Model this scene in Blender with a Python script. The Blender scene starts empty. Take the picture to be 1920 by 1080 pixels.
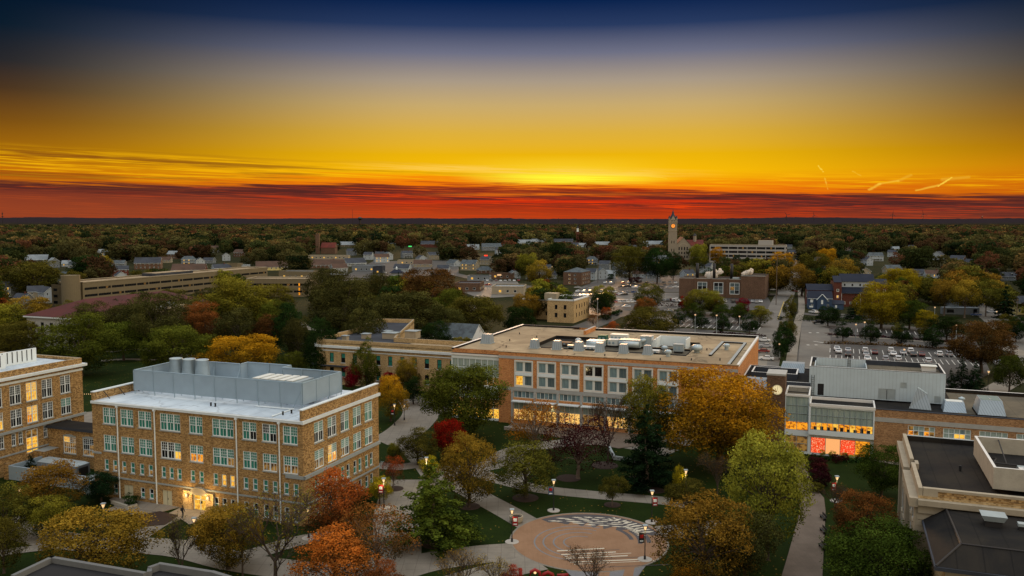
import bpy, bmesh, math, random
import numpy as np
from mathutils import Matrix, Vector
R = math.radians
SC = bpy.context.scene
COL = SC.collection
# ------------------------------------------------------------------ camera geometry (used to survey the site)
CH, CF, CP = 44.0, 1600.0, math.atan(128 / 1600)
TH = R(21)
def ray(px, py):
    a = px - 960; b = 540 - py
    return (a, b*math.sin(CP) + CF*math.cos(CP), b*math.cos(CP) - CF*math.sin(CP))
def G(px, py, z=0.0):
    d = ray(px, py); t = (z - CH)/d[2]
    return (d[0]*t, d[1]*t, z)
def PX(x, y, z):
    zz = z - CH; w = y*math.cos(CP) - zz*math.sin(CP); v = y*math.sin(CP) + zz*math.cos(CP)
    return (960 + CF*x/w, 540 - CF*v/w)
class Frame:
    def __init__(s, o, th=TH): s.o = o; s.th = th
    def w(s, a, b): return (s.o[0] + a*math.cos(s.th) + b*math.sin(s.th), s.o[1] - a*math.sin(s.th) + b*math.cos(s.th))
    def loc(s, pt):
        dx = pt[0]-s.o[0]; dy = pt[1]-s.o[1]
        return (dx*math.cos(s.th) - dy*math.sin(s.th), dx*math.sin(s.th) + dy*math.cos(s.th))
FB = Frame(G(567, 790, 15.4)); FU = Frame(G(948, 660, 15.5))

# ------------------------------------------------------------------ materials
def lin(c): return tuple(((v/12.92) if v <= .04045 else ((v+.055)/1.055)**2.4) for v in c)
def s8(r, g, b): return lin((r/255, g/255, b/255))
MATS = {}
class NT:
    def __init__(s, tree): s.t = tree; s.n = tree.nodes; s.l = tree.links
    def new(s, ty, **k):
        n = s.n.new(ty)
        for a, b in k.items(): setattr(n, a, b)
        return n
    def put(s, sock, v):
        if isinstance(v, bpy.types.NodeSocket): s.l.new(v, sock)
        elif isinstance(v, (tuple, list)) and len(v) == 3 and sock.type == 'RGBA': sock.default_value = (*v, 1)
        else: sock.default_value = v
    def m(s, op, a, b=None, c=None, clamp=False):
        n = s.new('ShaderNodeMath', operation=op, use_clamp=clamp)
        s.put(n.inputs[0], a)
        if b is not None: s.put(n.inputs[1], b)
        if c is not None: s.put(n.inputs[2], c)
        return n.outputs[0]
    def mix(s, f, a, b, bt='MIX'):
        n = s.new('ShaderNodeMix', data_type='RGBA', blend_type=bt)
        s.put(n.inputs[0], f); s.put(n.inputs[6], a); s.put(n.inputs[7], b)
        return n.outputs[2]
    def smooth(s, v, a, b, c=0., d=1.):
        n = s.new('ShaderNodeMapRange', interpolation_type='SMOOTHSTEP')
        s.put(n.inputs[0], v); n.inputs[1].default_value = a; n.inputs[2].default_value = b
        n.inputs[3].default_value = c; n.inputs[4].default_value = d
        return n.outputs[0]
    def noise(s, vec, scale, detail=3, rough=.55, dist=0.):
        n = s.new('ShaderNodeTexNoise'); n.inputs['Scale'].default_value = scale
        n.inputs['Detail'].default_value = detail; n.inputs['Roughness'].default_value = rough; n.inputs['Distortion'].default_value = dist
        if vec is not None: s.l.new(vec, n.inputs['Vector'])
        return n.outputs[0]
    def ramp(s, f, stops, interp='LINEAR'):
        n = s.new('ShaderNodeValToRGB'); cr = n.color_ramp; cr.interpolation = interp
        while len(cr.elements) < len(stops): cr.elements.new(.5)
        for e, (p, c) in zip(cr.elements, stops):
            e.position = p; e.color = (*c, 1) if len(c) == 3 else c
        s.put(n.inputs[0], f)
        return n.outputs[0]
    def xyz(s, x, y, z):
        n = s.new('ShaderNodeCombineXYZ'); s.put(n.inputs[0], x); s.put(n.inputs[1], y); s.put(n.inputs[2], z)
        return n.outputs[0]
def newmat(name):
    m = bpy.data.materials.new(name); m.use_nodes = True; m.node_tree.nodes.clear(); MATS[name] = m
    t = NT(m.node_tree); t.out = t.new('ShaderNodeOutputMaterial')
    return m, t
def bsdf(t, col, rough=.8, metal=0., spec=.3, bump=None, bumpd=.05):
    b = t.new('ShaderNodeBsdfPrincipled'); t.put(b.inputs['Base Color'], col); t.put(b.inputs['Roughness'], rough)
    b.inputs['Metallic'].default_value = metal; b.inputs['Specular IOR Level'].default_value = spec
    if bump is not None:
        bn = t.new('ShaderNodeBump'); bn.inputs['Strength'].default_value = .6; bn.inputs['Distance'].default_value = bumpd
        t.put(bn.inputs['Height'], bump); t.l.new(bn.outputs[0], b.inputs['Normal'])
    return b.outputs[0]
def coords(t, kind='Object'): return t.new('ShaderNodeTexCoord').outputs[kind]
def scaled(t, vec, s):
    n = t.new('ShaderNodeMapping'); t.l.new(vec, n.inputs[0]); n.inputs['Scale'].default_value = s
    return n.outputs[0]
def plain(name, c, rough=.7, metal=0., spec=.3, var=.18, scale=.8, emit=None):
    """painted / stone / metal surface with soft mottling and fine grain"""
    m, t = newmat(name); v = coords(t)
    n1 = t.noise(v, scale, 5, .6); n2 = t.noise(v, scale*14, 2)
    k = t.m('MULTIPLY_ADD', n1, 2*var, 1-var); k2 = t.m('MULTIPLY_ADD', n2, var, 1-var/2)
    kk = t.m('MULTIPLY', k, k2)
    col = t.mix(1., c, t.xyz(kk, kk, kk), 'MULTIPLY')
    t.l.new(bsdf(t, col, rough, metal, spec), t.out.inputs[0]); return m
def brick(name, stops, mort=None):
    m, t = newmat(name); v = coords(t)
    a = t.noise(scaled(t, v, (1.6, 1.6, 3)), 3.2, 3, .7); b = t.noise(v, .35, 4)
    sep = t.new('ShaderNodeSeparateXYZ'); t.l.new(v, sep.inputs[0])
    row = t.m('FRACT', t.m('MULTIPLY', sep.outputs[2], 2.6))
    mm = t.m('LESS_THAN', row, .16)
    w = t.new('ShaderNodeTexWhiteNoise', noise_dimensions='3D')
    sn = t.new('ShaderNodeVectorMath', operation='SNAP'); t.l.new(v, sn.inputs[0]); sn.inputs[1].default_value = (.24, .24, .13); t.l.new(sn.outputs[0], w.inputs[0])
    f = t.m('ADD', t.m('MULTIPLY', w.outputs[0], .5), t.m('MULTIPLY', a, .5))
    col = t.ramp(f, stops)
    sx = t.noise(scaled(t, v, (1.1, 1.1, .12)), 1.0, 4, .7); b = t.m('ADD', t.m('MULTIPLY', b, .55), t.m('MULTIPLY', sx, .45))
    k = t.m('MULTIPLY_ADD', b, 1.0, .5)
    col = t.mix(1., col, t.xyz(k, k, k), 'MULTIPLY')
    col = t.mix(t.m('MULTIPLY', mm, .3), col, (.12, .1, .08))
    t.l.new(bsdf(t, col, .85), t.out.inputs[0]); return m
def glow_(*a, **k): pass
def glow(name, c, s, c2=None, scale=1.2, diff=(.1, .08, .05), dark=None):
    """a lit interior seen through glass"""
    m, t = newmat(name); v = coords(t)
    col = c
    if c2 is not None:
        f = t.noise(scaled(t, v, (1, 1, 1.6)), scale, 3, .6)
        st = [(.36, c2), (.5, c), (.7, tuple(min(1, x*1.25) for x in c))]
        if dark is not None: st = [(.3, dark), (.42, c2), (.52, c), (.75, tuple(min(1, x*1.2) for x in c))]
        if name == 'red_mural': st = [(.38, dark), (.43, c2), (.48, c), (.7, (.8, .03, .01))]
        col = t.ramp(f, st)
    e = t.new('ShaderNodeEmission'); t.put(e.inputs[0], col); e.inputs[1].default_value = s
    g = t.new('ShaderNodeBsdfGlossy'); g.inputs[1].default_value = .1; g.inputs[0].default_value = (.06, .06, .06, 1)
    ad = t.new('ShaderNodeAddShader'); t.l.new(e.outputs[0], ad.inputs[0]); t.l.new(g.outputs[0], ad.inputs[1])
    t.l.new(ad.outputs[0], t.out.inputs[0]); return m
def glass(name, c, rough=.08, c2=None, spec=.6):
    m, t = newmat(name); v = coords(t)
    f = t.noise(scaled(t, v, (5, 5, .3)), 1.0, 2)
    col = t.mix(t.smooth(f, .4, .6), c, c2 or tuple(x*.55 for x in c))
    t.l.new(bsdf(t, col, rough, 0, spec), t.out.inputs[0]); return m
def ribbed(name, c, freq, amt=.35, rough=.6, metal=0., axis=0):
    m, t = newmat(name); v = coords(t)
    sep = t.new('ShaderNodeSeparateXYZ'); t.l.new(v, sep.inputs[0])
    ax = t.m('ADD', sep.outputs[0], sep.outputs[1]) if axis == 0 else sep.outputs[2]
    f = t.m('FRACT', t.m('MULTIPLY', ax, freq)); g = t.m('LESS_THAN', f, .14)
    n = t.noise(v, .5, 5); k = t.m('MULTIPLY', t.m('MULTIPLY_ADD', n, .3, .85), t.m('MULTIPLY_ADD', g, -amt, 1.))
    col = t.mix(1., c, t.xyz(k, k, k), 'MULTIPLY')
    t.l.new(bsdf(t, col, rough, metal), t.out.inputs[0]); return m
def roofmat(name, c, c2, rough=.85, seam=0., spec=.2, seamax=0, sc=.12, crack=0.):
    m, t = newmat(name); v = coords(t)
    n1 = t.noise(v, sc, 6, .65, .6); n2 = t.noise(v, 3., 3)
    f = t.m('ADD', t.m('MULTIPLY', t.smooth(n1, .35, .65), .8), t.m('MULTIPLY', n2, .25), clamp=True)
    col = t.mix(f, c, c2)
    if crack:
        dn = t.new('ShaderNodeTexNoise'); dn.inputs['Scale'].default_value = .35; dn.inputs['Detail'].default_value = 4; t.l.new(v, dn.inputs['Vector'])
        av = t.new('ShaderNodeVectorMath', operation='MULTIPLY_ADD'); t.l.new(dn.outputs['Color'], av.inputs[0]); av.inputs[1].default_value = (5, 5, 5); t.l.new(v, av.inputs[2])
        vo = t.new('ShaderNodeTexVoronoi', feature='DISTANCE_TO_EDGE'); vo.inputs['Scale'].default_value = .075; t.l.new(av.outputs[0], vo.inputs['Vector'])
        col = t.mix(t.smooth(vo.outputs['Distance'], .018, .006, 0, crack), col, tuple(x*.3 for x in c2))
        pa = t.noise(v, .05, 3, .5); col = t.mix(t.smooth(pa, .5, .62, 0, crack*.6), col, tuple(x*.8 for x in c2))
    if seam:
        sep = t.new('ShaderNodeSeparateXYZ'); t.l.new(v, sep.inputs[0])
        g = t.m('LESS_THAN', t.m('FRACT', t.m('MULTIPLY', sep.outputs[seamax], 1/seam)), .05)
        col = t.mix(t.m('MULTIPLY', g, .5), col, tuple(x*.45 for x in c))
    t.l.new(bsdf(t, col, rough, 0, spec), t.out.inputs[0]); return m
def leafmat(name, hi, lo, mid=None):
    m, t = newmat(name)
    a = t.new('ShaderNodeAttribute', attribute_name='lf'); h = t.new('ShaderNodeAttribute', attribute_name='ht')
    oi = t.new('ShaderNodeObjectInfo'); v = coords(t)
    n = t.noise(v, .5, 2)
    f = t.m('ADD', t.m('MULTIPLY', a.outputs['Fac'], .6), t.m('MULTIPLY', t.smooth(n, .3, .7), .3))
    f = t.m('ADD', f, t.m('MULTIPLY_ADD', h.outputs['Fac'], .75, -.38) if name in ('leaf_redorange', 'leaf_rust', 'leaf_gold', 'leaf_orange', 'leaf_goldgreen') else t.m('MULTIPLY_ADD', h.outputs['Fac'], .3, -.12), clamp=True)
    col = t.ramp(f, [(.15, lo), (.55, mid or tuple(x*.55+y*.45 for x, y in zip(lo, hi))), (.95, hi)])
    hs = t.new('ShaderNodeHueSaturation'); t.l.new(col, hs.inputs['Color'])
    t.put(hs.inputs['Hue'], t.m('MULTIPLY_ADD', oi.outputs['Random'], .03, .485)); t.put(hs.inputs['Value'], t.m('MULTIPLY_ADD', oi.outputs['Random'], .35, .8))
    d = t.new('ShaderNodeBsdfDiffuse'); t.l.new(hs.outputs[0], d.inputs[0])
    tr = t.new('ShaderNodeBsdfTranslucent'); t.l.new(hs.outputs[0], tr.inputs[0])
    mx = t.new('ShaderNodeMixShader'); mx.inputs[0].default_value = .12
    t.l.new(d.outputs[0], mx.inputs[1]); t.l.new(tr.outputs[0], mx.inputs[2]); t.l.new(mx.outputs[0], t.out.inputs[0]); return m

TAN = [(.2, (.10, .056, .02)), (.4, (.24, .142, .052)), (.55, (.36, .225, .088)), (.8, (.50, .34, .15))]
brick('tan_brick', TAN)
brick('pale_tan_brick', [(.2, (.24, .16, .07)), (.45, (.44, .31, .15)), (.8, (.6, .45, .24))])
brick('orange_brick', [(.2, (.28, .10, .035)), (.45, (.52, .22, .075)), (.8, (.65, .33, .13))])
brick('brown_brick', [(.2, (.07, .04, .025)), (.5, (.12, .07, .045)), (.8, (.18, .11, .075))])
brick('red_brick', [(.2, (.06, .015, .012)), (.5, (.11, .03, .02)), (.8, (.16, .055, .035))])
brick('wing_brick', [(.2, (.17, .09, .04)), (.5, (.34, .19, .09)), (.8, (.47, .29, .15))])
plain('white_stone', (.62, .70, .74), .6); plain('grey_stone', (.28, .32, .33), .75); plain('limestone', (.34, .30, .225), .8, var=.28)
plain('band_grey', (.36, .37, .36), .8, var=.25); plain('white_paint', (.70, .79, .83), .4, var=.06); plain('cream_paint', (.66, .69, .66), .5, var=.06)
plain('steel', (.30, .41, .49), .45, .3, var=.12); plain('dark_metal', (.02, .02, .022), .5, var=.1); plain('black', (.012, .012, .014), .7); plain('dark_stone', (.13, .14, .145), .8)
plain('galv', (.38, .46, .5), .4, .4, var=.2); plain('fascia_white', (.7, .7, .68), .5, var=.08); plain('door_cream', (.5, .48, .34), .6, var=.1)
plain('red_paint', (.26, .012, .012), .45, var=.08); plain('rust', (.3, .1, .04), .8); plain('wood', (.2, .12, .07), .8)
plain('green_metal', (.03, .12, .08), .6); plain('concrete_wall', (.38, .36, .30), .85, var=.3); plain('blue_board', (.035, .07, .14), .6, var=.1)
plain('yellow_siding', (.6, .52, .22), .7, var=.08); plain('cream_siding', (.3, .27, .2), .7, var=.08); plain('white_siding', (.36, .42, .47), .7, var=.08)
plain('grey_siding', (.17, .2, .23), .7, var=.08); plain('beige_panel', (.165, .138, .085), .8, var=.14); plain('office_panel', (.36, .36, .35), .8, var=.1)
plain('clock_face', (.85, .8, .55), .5); plain('bark', (.06, .045, .035), .9, var=.3, scale=3); plain('pale_bark', (.14, .11, .09), .9, var=.3, scale=3)
plain('skin', (.45, .27, .19), .6); plain('dark_cloth', (.02, .022, .03), .9); plain('mulch', (.035, .022, .018), .95, var=.4, scale=4)
ribbed('penthouse_metal', (.46, .56, .62), 1.6, .16, .5); ribbed('screen_mesh', (.27, .36, .44), 8, .2, .55); ribbed('zinc', (.30, .37, .43), 2.2, .5, .4, .3)
ribbed('long_siding', (.6, .66, .74), 4, .2, .7, axis=1)
roofmat('white_roof', (.62, .72, .80), (.38, .46, .54), .5, 3.1, .4, crack=.3); roofmat('pale_roof', (.24, .28, .31), (.15, .18, .2), .7, 0)
roofmat('gravel_roof', (.42, .33, .21), (.25, .19, .12), .9, 0, crack=.75)
roofmat('grey_brown_roof', (.14, .12, .085), (.07, .064, .05), .85, 2.6, .2); roofmat('tar_roof', (.009, .010, .012), (.026, .023, .019), .85, 2.4, .12)
roofmat('slate_roof', (.05, .06, .08), (.03, .035, .045), .8); roofmat('navy_roof', (.012, .018, .035), (.02, .026, .045), .8)
roofmat('maroon_roof', (.085, .012, .010), (.05, .009, .008), .75, 1.2, .3); roofmat('brown_roof', (.1, .06, .045), (.06, .04, .03), .85); roofmat('red_roof', (.14, .03, .02), (.08, .02, .018), .85)
roofmat('shingle_grey', (.10, .13, .15), (.05, .06, .07), .9, sc=.5)
glass('teal_blind', (.035, .25, .2), .25, (.02, .14, .115)); glass('dark_glass', (.012, .014, .018)); glass('grey_glass', (.07, .11, .13), .15, (.12, .16, .17))
glass('blind_grey', (.2, .3, .32), .3, (.13, .2, .23)); glass('sky_glass', (.26, .34, .33), .14, (.34, .42, .38)); glass('car_glass', (.02, .025, .03))
glow('lit_yellow', (1., .55, .07), 1.0, (.8, .33, .03), 1.6, dark=(.3, .11, .01)); glow('lit_orange', (1., .36, .02), 1.0, (.45, .12, .01), 1.8, dark=(.04, .02, .01)); glow('lit_dim', (.5, .26, .06), .5, (.16, .08, .03), 1.0, dark=(.02, .015, .01))
glow('shop_window', (1., .55, .14), 1.0, (.5, .2, .05), 1.1, dark=(.08, .02, .01)); glow('red_mural', (1., .07, .01), .95, (1., .2, .06), 4.5, dark=(1., .6, .35)); glow('mural_cream', (1., .45, .16), 1.0)
glow('lamp_glow', (1., .62, .28), 1.3); glow('lamp_dim', (1., .6, .3), .8); glow('clock_glow', (1., .3, .03), 1.1); glow('tube_light', (1., .95, .8), 2.2); glow('dial_glow', (1., .82, .45), .8)
glow('sign_red', (1., .05, .02), 1.5); glow('sign_green', (.1, .9, .2), 1.0)
def carp(name, c):
    m, t = newmat(name); b = t.new('ShaderNodeBsdfPrincipled'); b.inputs['Base Color'].default_value = (*c, 1); b.inputs['Roughness'].default_value = .3
    b.inputs['Coat Weight'].default_value = .5; n = t.noise(coords(t), 2.); t.put(b.inputs['Roughness'], t.m('MULTIPLY_ADD', n, .2, .2)); t.l.new(b.outputs[0], t.out.inputs[0])
for n_, c_ in dict(white=(.75, .78, .8), silver=(.4, .42, .45), black=(.015, .016, .018), grey=(.12, .13, .14), red=(.25, .015, .012), blue=(.02, .06, .2), maroon=(.1, .01, .015), tan=(.3, .25, .18)).items(): carp('car_'+n_, c_)
# ground covers
def grass(name, a, b_, sc=.15):
    m, t = newmat(name); v = coords(t)
    n1 = t.noise(v, sc, 6, .65); n2 = t.noise(v, 2.5, 4, .7)
    col = t.ramp(t.m('ADD', t.m('MULTIPLY', n1, .55), t.m('MULTIPLY', n2, .45)), [(.32, a), (.62, b_), (.72, (b_[0]*1.6+.02, b_[1]*1.3, b_[2]))])
    w = t.new('ShaderNodeTexVoronoi', feature='F1'); w.inputs['Scale'].default_value = 1.7; t.l.new(v, w.inputs['Vector']); sw = t.new('ShaderNodeSeparateColor'); t.l.new(w.outputs['Color'], sw.inputs[0])
    lit = t.m('MULTIPLY', t.m('LESS_THAN', w.outputs['Distance'], .2), t.m('LESS_THAN', sw.outputs[0], t.m('MULTIPLY', t.smooth(n1, .42, .6), .4)))
    col = t.mix(lit, col, t.ramp(sw.outputs[1], [(.2, (.16, .07, .015)), (.8, (.3, .2, .04))]))
    t.l.new(bsdf(t, col, .95, spec=.05, bump=n2, bumpd=.08), t.out.inputs[0])
grass('lawn', (.007, .015, .003), (.017, .03, .005)); grass('wild_ground', (.012, .017, .006), (.03, .03, .012), .03)
def paving(name, a, b_, joint, sc=.25, dk=.5):
    m, t = newmat(name); v = coords(t)
    sep = t.new('ShaderNodeSeparateXYZ'); t.l.new(v, sep.inputs[0])
    gx = t.m('LESS_THAN', t.m('FRACT', t.m('MULTIPLY', sep.outputs[0], 1/joint)), .03); gy = t.m('LESS_THAN', t.m('FRACT', t.m('MULTIPLY', sep.outputs[1], 1/joint)), .03)
    n1 = t.noise(v, sc, 6, .7); n2 = t.noise(v, 5, 2)
    f = t.m('ADD', t.m('MULTIPLY', t.smooth(n1, .3, .7), .7), t.m('MULTIPLY', n2, .3))
    col = t.mix(f, a, b_); col = t.mix(t.m('MULTIPLY', t.m('MAXIMUM', gx, gy), dk), col, (.04, .035, .03))
    t.l.new(bsdf(t, col, .85), t.out.inputs[0])
paving('concrete', (.16, .145, .12), (.24, .215, .18), 1.8); paving('plaza_brick', (.21, .115, .06), (.29, .17, .10), .6, dk=.25); paving('brick_walk', (.11, .085, .065), (.18, .14, .11), .5, dk=.4)
paving('grey_paver', (.16, .16, .17), (.2, .2, .21), .6, dk=.3); paving('dark_paver', (.06, .055, .06), (.09, .085, .09), .6, dk=.2); paving('cream_paver', (.55, .5, .4), (.62, .58, .47), .6, dk=.15)
def asph(name, a, b_, rough, sc=.06):
    m, t = newmat(name); v = coords(t); n1 = t.noise(v, sc, 7, .7); n2 = t.noise(v, .8, 4, .7)
    f = t.m('ADD', t.m('MULTIPLY', t.smooth(n1, .35, .65), .7), t.m('MULTIPLY', n2, .3))
    t.l.new(bsdf(t, t.mix(f, a, b_), rough, spec=.35), t.out.inputs[0])
asph('asphalt', (.035, .035, .035), (.064, .062, .058), .7); asph('old_concrete_road', (.08, .077, .072), (.155, .148, .132), .6); asph('lot_dark', (.027, .028, .03), (.05, .05, .05), .6)
plain('road_paint', (.7, .7, .66), .7, var=.15); plain('yellow_paint', (.55, .4, .08), .7); plain('kerb_stone', (.36, .34, .31), .85)
# foliage
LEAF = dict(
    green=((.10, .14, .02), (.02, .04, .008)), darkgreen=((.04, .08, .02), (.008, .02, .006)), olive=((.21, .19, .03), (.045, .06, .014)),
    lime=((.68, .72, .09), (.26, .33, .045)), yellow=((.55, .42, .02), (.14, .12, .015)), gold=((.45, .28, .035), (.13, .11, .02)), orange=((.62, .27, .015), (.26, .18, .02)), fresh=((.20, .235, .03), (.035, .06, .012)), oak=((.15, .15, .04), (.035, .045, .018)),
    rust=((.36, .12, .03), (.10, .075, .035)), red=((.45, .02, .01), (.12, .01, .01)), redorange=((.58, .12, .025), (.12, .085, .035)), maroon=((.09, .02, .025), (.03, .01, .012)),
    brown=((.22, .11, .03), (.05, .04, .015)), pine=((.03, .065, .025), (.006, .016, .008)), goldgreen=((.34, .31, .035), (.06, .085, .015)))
LEAF = {k: (tuple(x*.82 for x in h), tuple(x*.34 for x in l)) for k, (h, l) in LEAF.items()}  # dark tone cut well down to put crown shade into the leaf colour
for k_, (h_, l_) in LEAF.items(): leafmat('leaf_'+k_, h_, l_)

# ------------------------------------------------------------------ mesh builder
class MB:
    def __init__(s): s.v = []; s.f = []; s.mi = []; s.mats = []
    def mat(s, n):
        if n not in s.mats: s.mats.append(n)
        return s.mats.index(n)
    def face(s, pts, m):
        k = len(s.v); s.v += [tuple(p) for p in pts]; s.f.append(tuple(range(k, k+len(pts)))); s.mi.append(s.mat(m)); return s
    def box(s, x0, y0, z0, x1, y1, z1, m, top=None, bottom=True):
        a = [(x0,y0,z0),(x1,y0,z0),(x1,y1,z0),(x0,y1,z0),(x0,y0,z1),(x1,y0,z1),(x1,y1,z1),(x0,y1,z1)]
        k = len(s.v); s.v += a; mi = s.mat(m); mt = s.mat(top) if top else mi
        fs = [(0,1,5,4),(1,2,6,5),(2,3,7,6),(3,0,4,7)]
        for q in fs: s.f.append(tuple(k+i for i in q)); s.mi.append(mi)
        s.f.append((k+4,k+5,k+6,k+7)); s.mi.append(mt)
        if bottom: s.f.append((k+3,k+2,k+1,k)); s.mi.append(mi)
        return s
    def prism(s, poly, z0, z1, m, top=None, bottom=False):
        """poly: ccw list of (x, y)"""
        k = len(s.v); n = len(poly); s.v += [(x,y,z0) for x,y in poly] + [(x,y,z1) for x,y in poly]
        mi = s.mat(m); mt = s.mat(top) if top else mi
        for i in range(n):
            j = (i+1) % n; s.f.append((k+i,k+j,k+n+j,k+n+i)); s.mi.append(mi)
        s.f.append(tuple(k+n+i for i in range(n))); s.mi.append(mt)
        if bottom: s.f.append(tuple(k+n-1-i for i in range(n))); s.mi.append(mi)
        return s
    def frustum(s, x0, y0, x1, y1, z0, a0, b0, a1, b1, z1, m, top=None):
        a = [(x0,y0,z0),(x1,y0,z0),(x1,y1,z0),(x0,y1,z0),(a0,b0,z1),(a1,b0,z1),(a1,b1,z1),(a0,b1,z1)]
        k = len(s.v); s.v += a; mi = s.mat(m); mt = s.mat(top) if top else mi
        for q in [(0,1,5,4),(1,2,6,5),(2,3,7,6),(3,0,4,7)]: s.f.append(tuple(k+i for i in q)); s.mi.append(mi)
        s.f.append((k+4,k+5,k+6,k+7)); s.mi.append(mt); return s
    def tube(s, pts, rad, m, n=8, cap=True):
        if not isinstance(rad, (list, tuple)): rad = [rad]*len(pts)
        k = len(s.v); mi = s.mat(m)
        for i, p in enumerate(pts):
            p = Vector(p); a = Vector(pts[max(i-1, 0)]); b = Vector(pts[min(i+1, len(pts)-1)]); d = (b-a).normalized() if (b-a).length > 1e-9 else Vector((0,0,1))
            u = d.cross(Vector((0,0,1)) if abs(d.z) < .9 else Vector((1,0,0))).normalized(); w = d.cross(u)
            for j in range(n):
                an = 2*math.pi*j/n; q = p + (u*math.cos(an) + w*math.sin(an))*rad[i]; s.v.append(tuple(q))
        for i in range(len(pts)-1):
            for j in range(n):
                j2 = (j+1) % n; s.f.append((k+i*n+j, k+(i+1)*n+j, k+(i+1)*n+j2, k+i*n+j2)); s.mi.append(mi)
        if cap:
            e = k+(len(pts)-1)*n; s.f.append(tuple(e+j for j in range(n))[::-1]); s.mi.append(mi); s.f.append(tuple(k+j for j in range(n))); s.mi.append(mi)
        return s
    def lathe(s, prof, m, n=16, c=(0, 0)):
        k = len(s.v); mi = s.mat(m)
        for r, z in prof:
            for j in range(n): an = 2*math.pi*j/n; s.v.append((c[0]+r*math.cos(an), c[1]+r*math.sin(an), z))
        for i in range(len(prof)-1):
            for j in range(n):
                j2 = (j+1) % n; s.f.append((k+i*n+j, k+i*n+j2, k+(i+1)*n+j2, k+(i+1)*n+j)); s.mi.append(mi)
        e = k+(len(prof)-1)*n; s.f.append(tuple(e+j for j in range(n))); s.mi.append(mi)
        return s
    def mesh(s, name):
        me = bpy.data.meshes.new(name); me.from_pydata(s.v, [], s.f); me.polygons.foreach_set('material_index', s.mi)
        for q in s.mats: me.materials.append(MATS[q])
        me.update(); return me
    def build(s, name, parent=None, smooth=False):
        me = s.mesh(name)
        if smooth: me.polygons.foreach_set('use_smooth', [True]*len(me.polygons))
        return link(name, me, parent)
def link(name, data, parent=None, loc=None, rz=0., scale=None):
    o = bpy.data.objects.new(name, data); COL.objects.link(o)
    if parent is not None: o.parent = parent
    if loc is not None: o.location = loc
    if rz: o.rotation_euler = (0, 0, rz)
    if scale is not None: o.scale = scale
    return o
def tag(o, label=None, cat=None, group=None, kind=None):
    if label: o['label'] = label
    if cat: o['category'] = cat
    if group: o['group'] = group
    if kind: o['kind'] = kind
    return o
def thing(name, label, cat, loc=(0, 0, 0), rz=0., group=None, scale=None):
    return tag(link(name, None, None, (loc[0], loc[1], loc[2] if len(loc) > 2 else 0.), rz, scale), label, cat, group)
def copy_tree(o, parent=None):
    c = o.copy(); COL.objects.link(c)
    if parent is not None: c.parent = parent
    for ch in list(o.children): copy_tree(ch, c)
    return c

# ------------------------------------------------------------------ facades
def facade(mb, p0, p1, z0, z1, holes, m, depth=.28, reveal=None):
    """wall sheet from p0 to p1 (left to right seen from outside) with rectangular openings (a0,a1,b0,b1)"""
    dx = p1[0]-p0[0]; dy = p1[1]-p0[1]; L = math.hypot(dx, dy); d = (dx/L, dy/L); inn = (-d[1], d[0])
    def P(a, z, dp=0.): return (p0[0]+d[0]*a+inn[0]*dp, p0[1]+d[1]*a+inn[1]*dp, z)
    xs = sorted({0., L, *[h[0] for h in holes], *[h[1] for h in holes]}); zs = sorted({z0, z1, *[h[2] for h in holes], *[h[3] for h in holes]})
    for i in range(len(xs)-1):
        # merge vertically adjacent solid cells
        run = None
        for j in range(len(zs)-1):
            cx = (xs[i]+xs[i+1])/2; cz = (zs[j]+zs[j+1])/2
            hole = any(h[0] < cx < h[1] and h[2] < cz < h[3] for h in holes)
            if not hole and run is None: run = zs[j]
            if hole and run is not None: mb.face([P(xs[i], run), P(xs[i+1], run), P(xs[i+1], zs[j]), P(xs[i], zs[j])], m); run = None
        if run is not None: mb.face([P(xs[i], run), P(xs[i+1], run), P(xs[i+1], z1), P(xs[i], z1)], m)
    rm = reveal or m
    for a0, a1, b0, b1 in [h[:4] for h in holes]:
        mb.face([P(a0,b0), P(a0,b0,depth), P(a0,b1,depth), P(a0,b1)], rm); mb.face([P(a1,b0,depth), P(a1,b0), P(a1,b1), P(a1,b1,depth)], rm)
        mb.face([P(a0,b1), P(a0,b1,depth), P(a1,b1,depth), P(a1,b1)], rm); mb.face([P(a0,b0,depth), P(a0,b0), P(a1,b0), P(a1,b0,depth)], rm)
WC = {}
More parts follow.
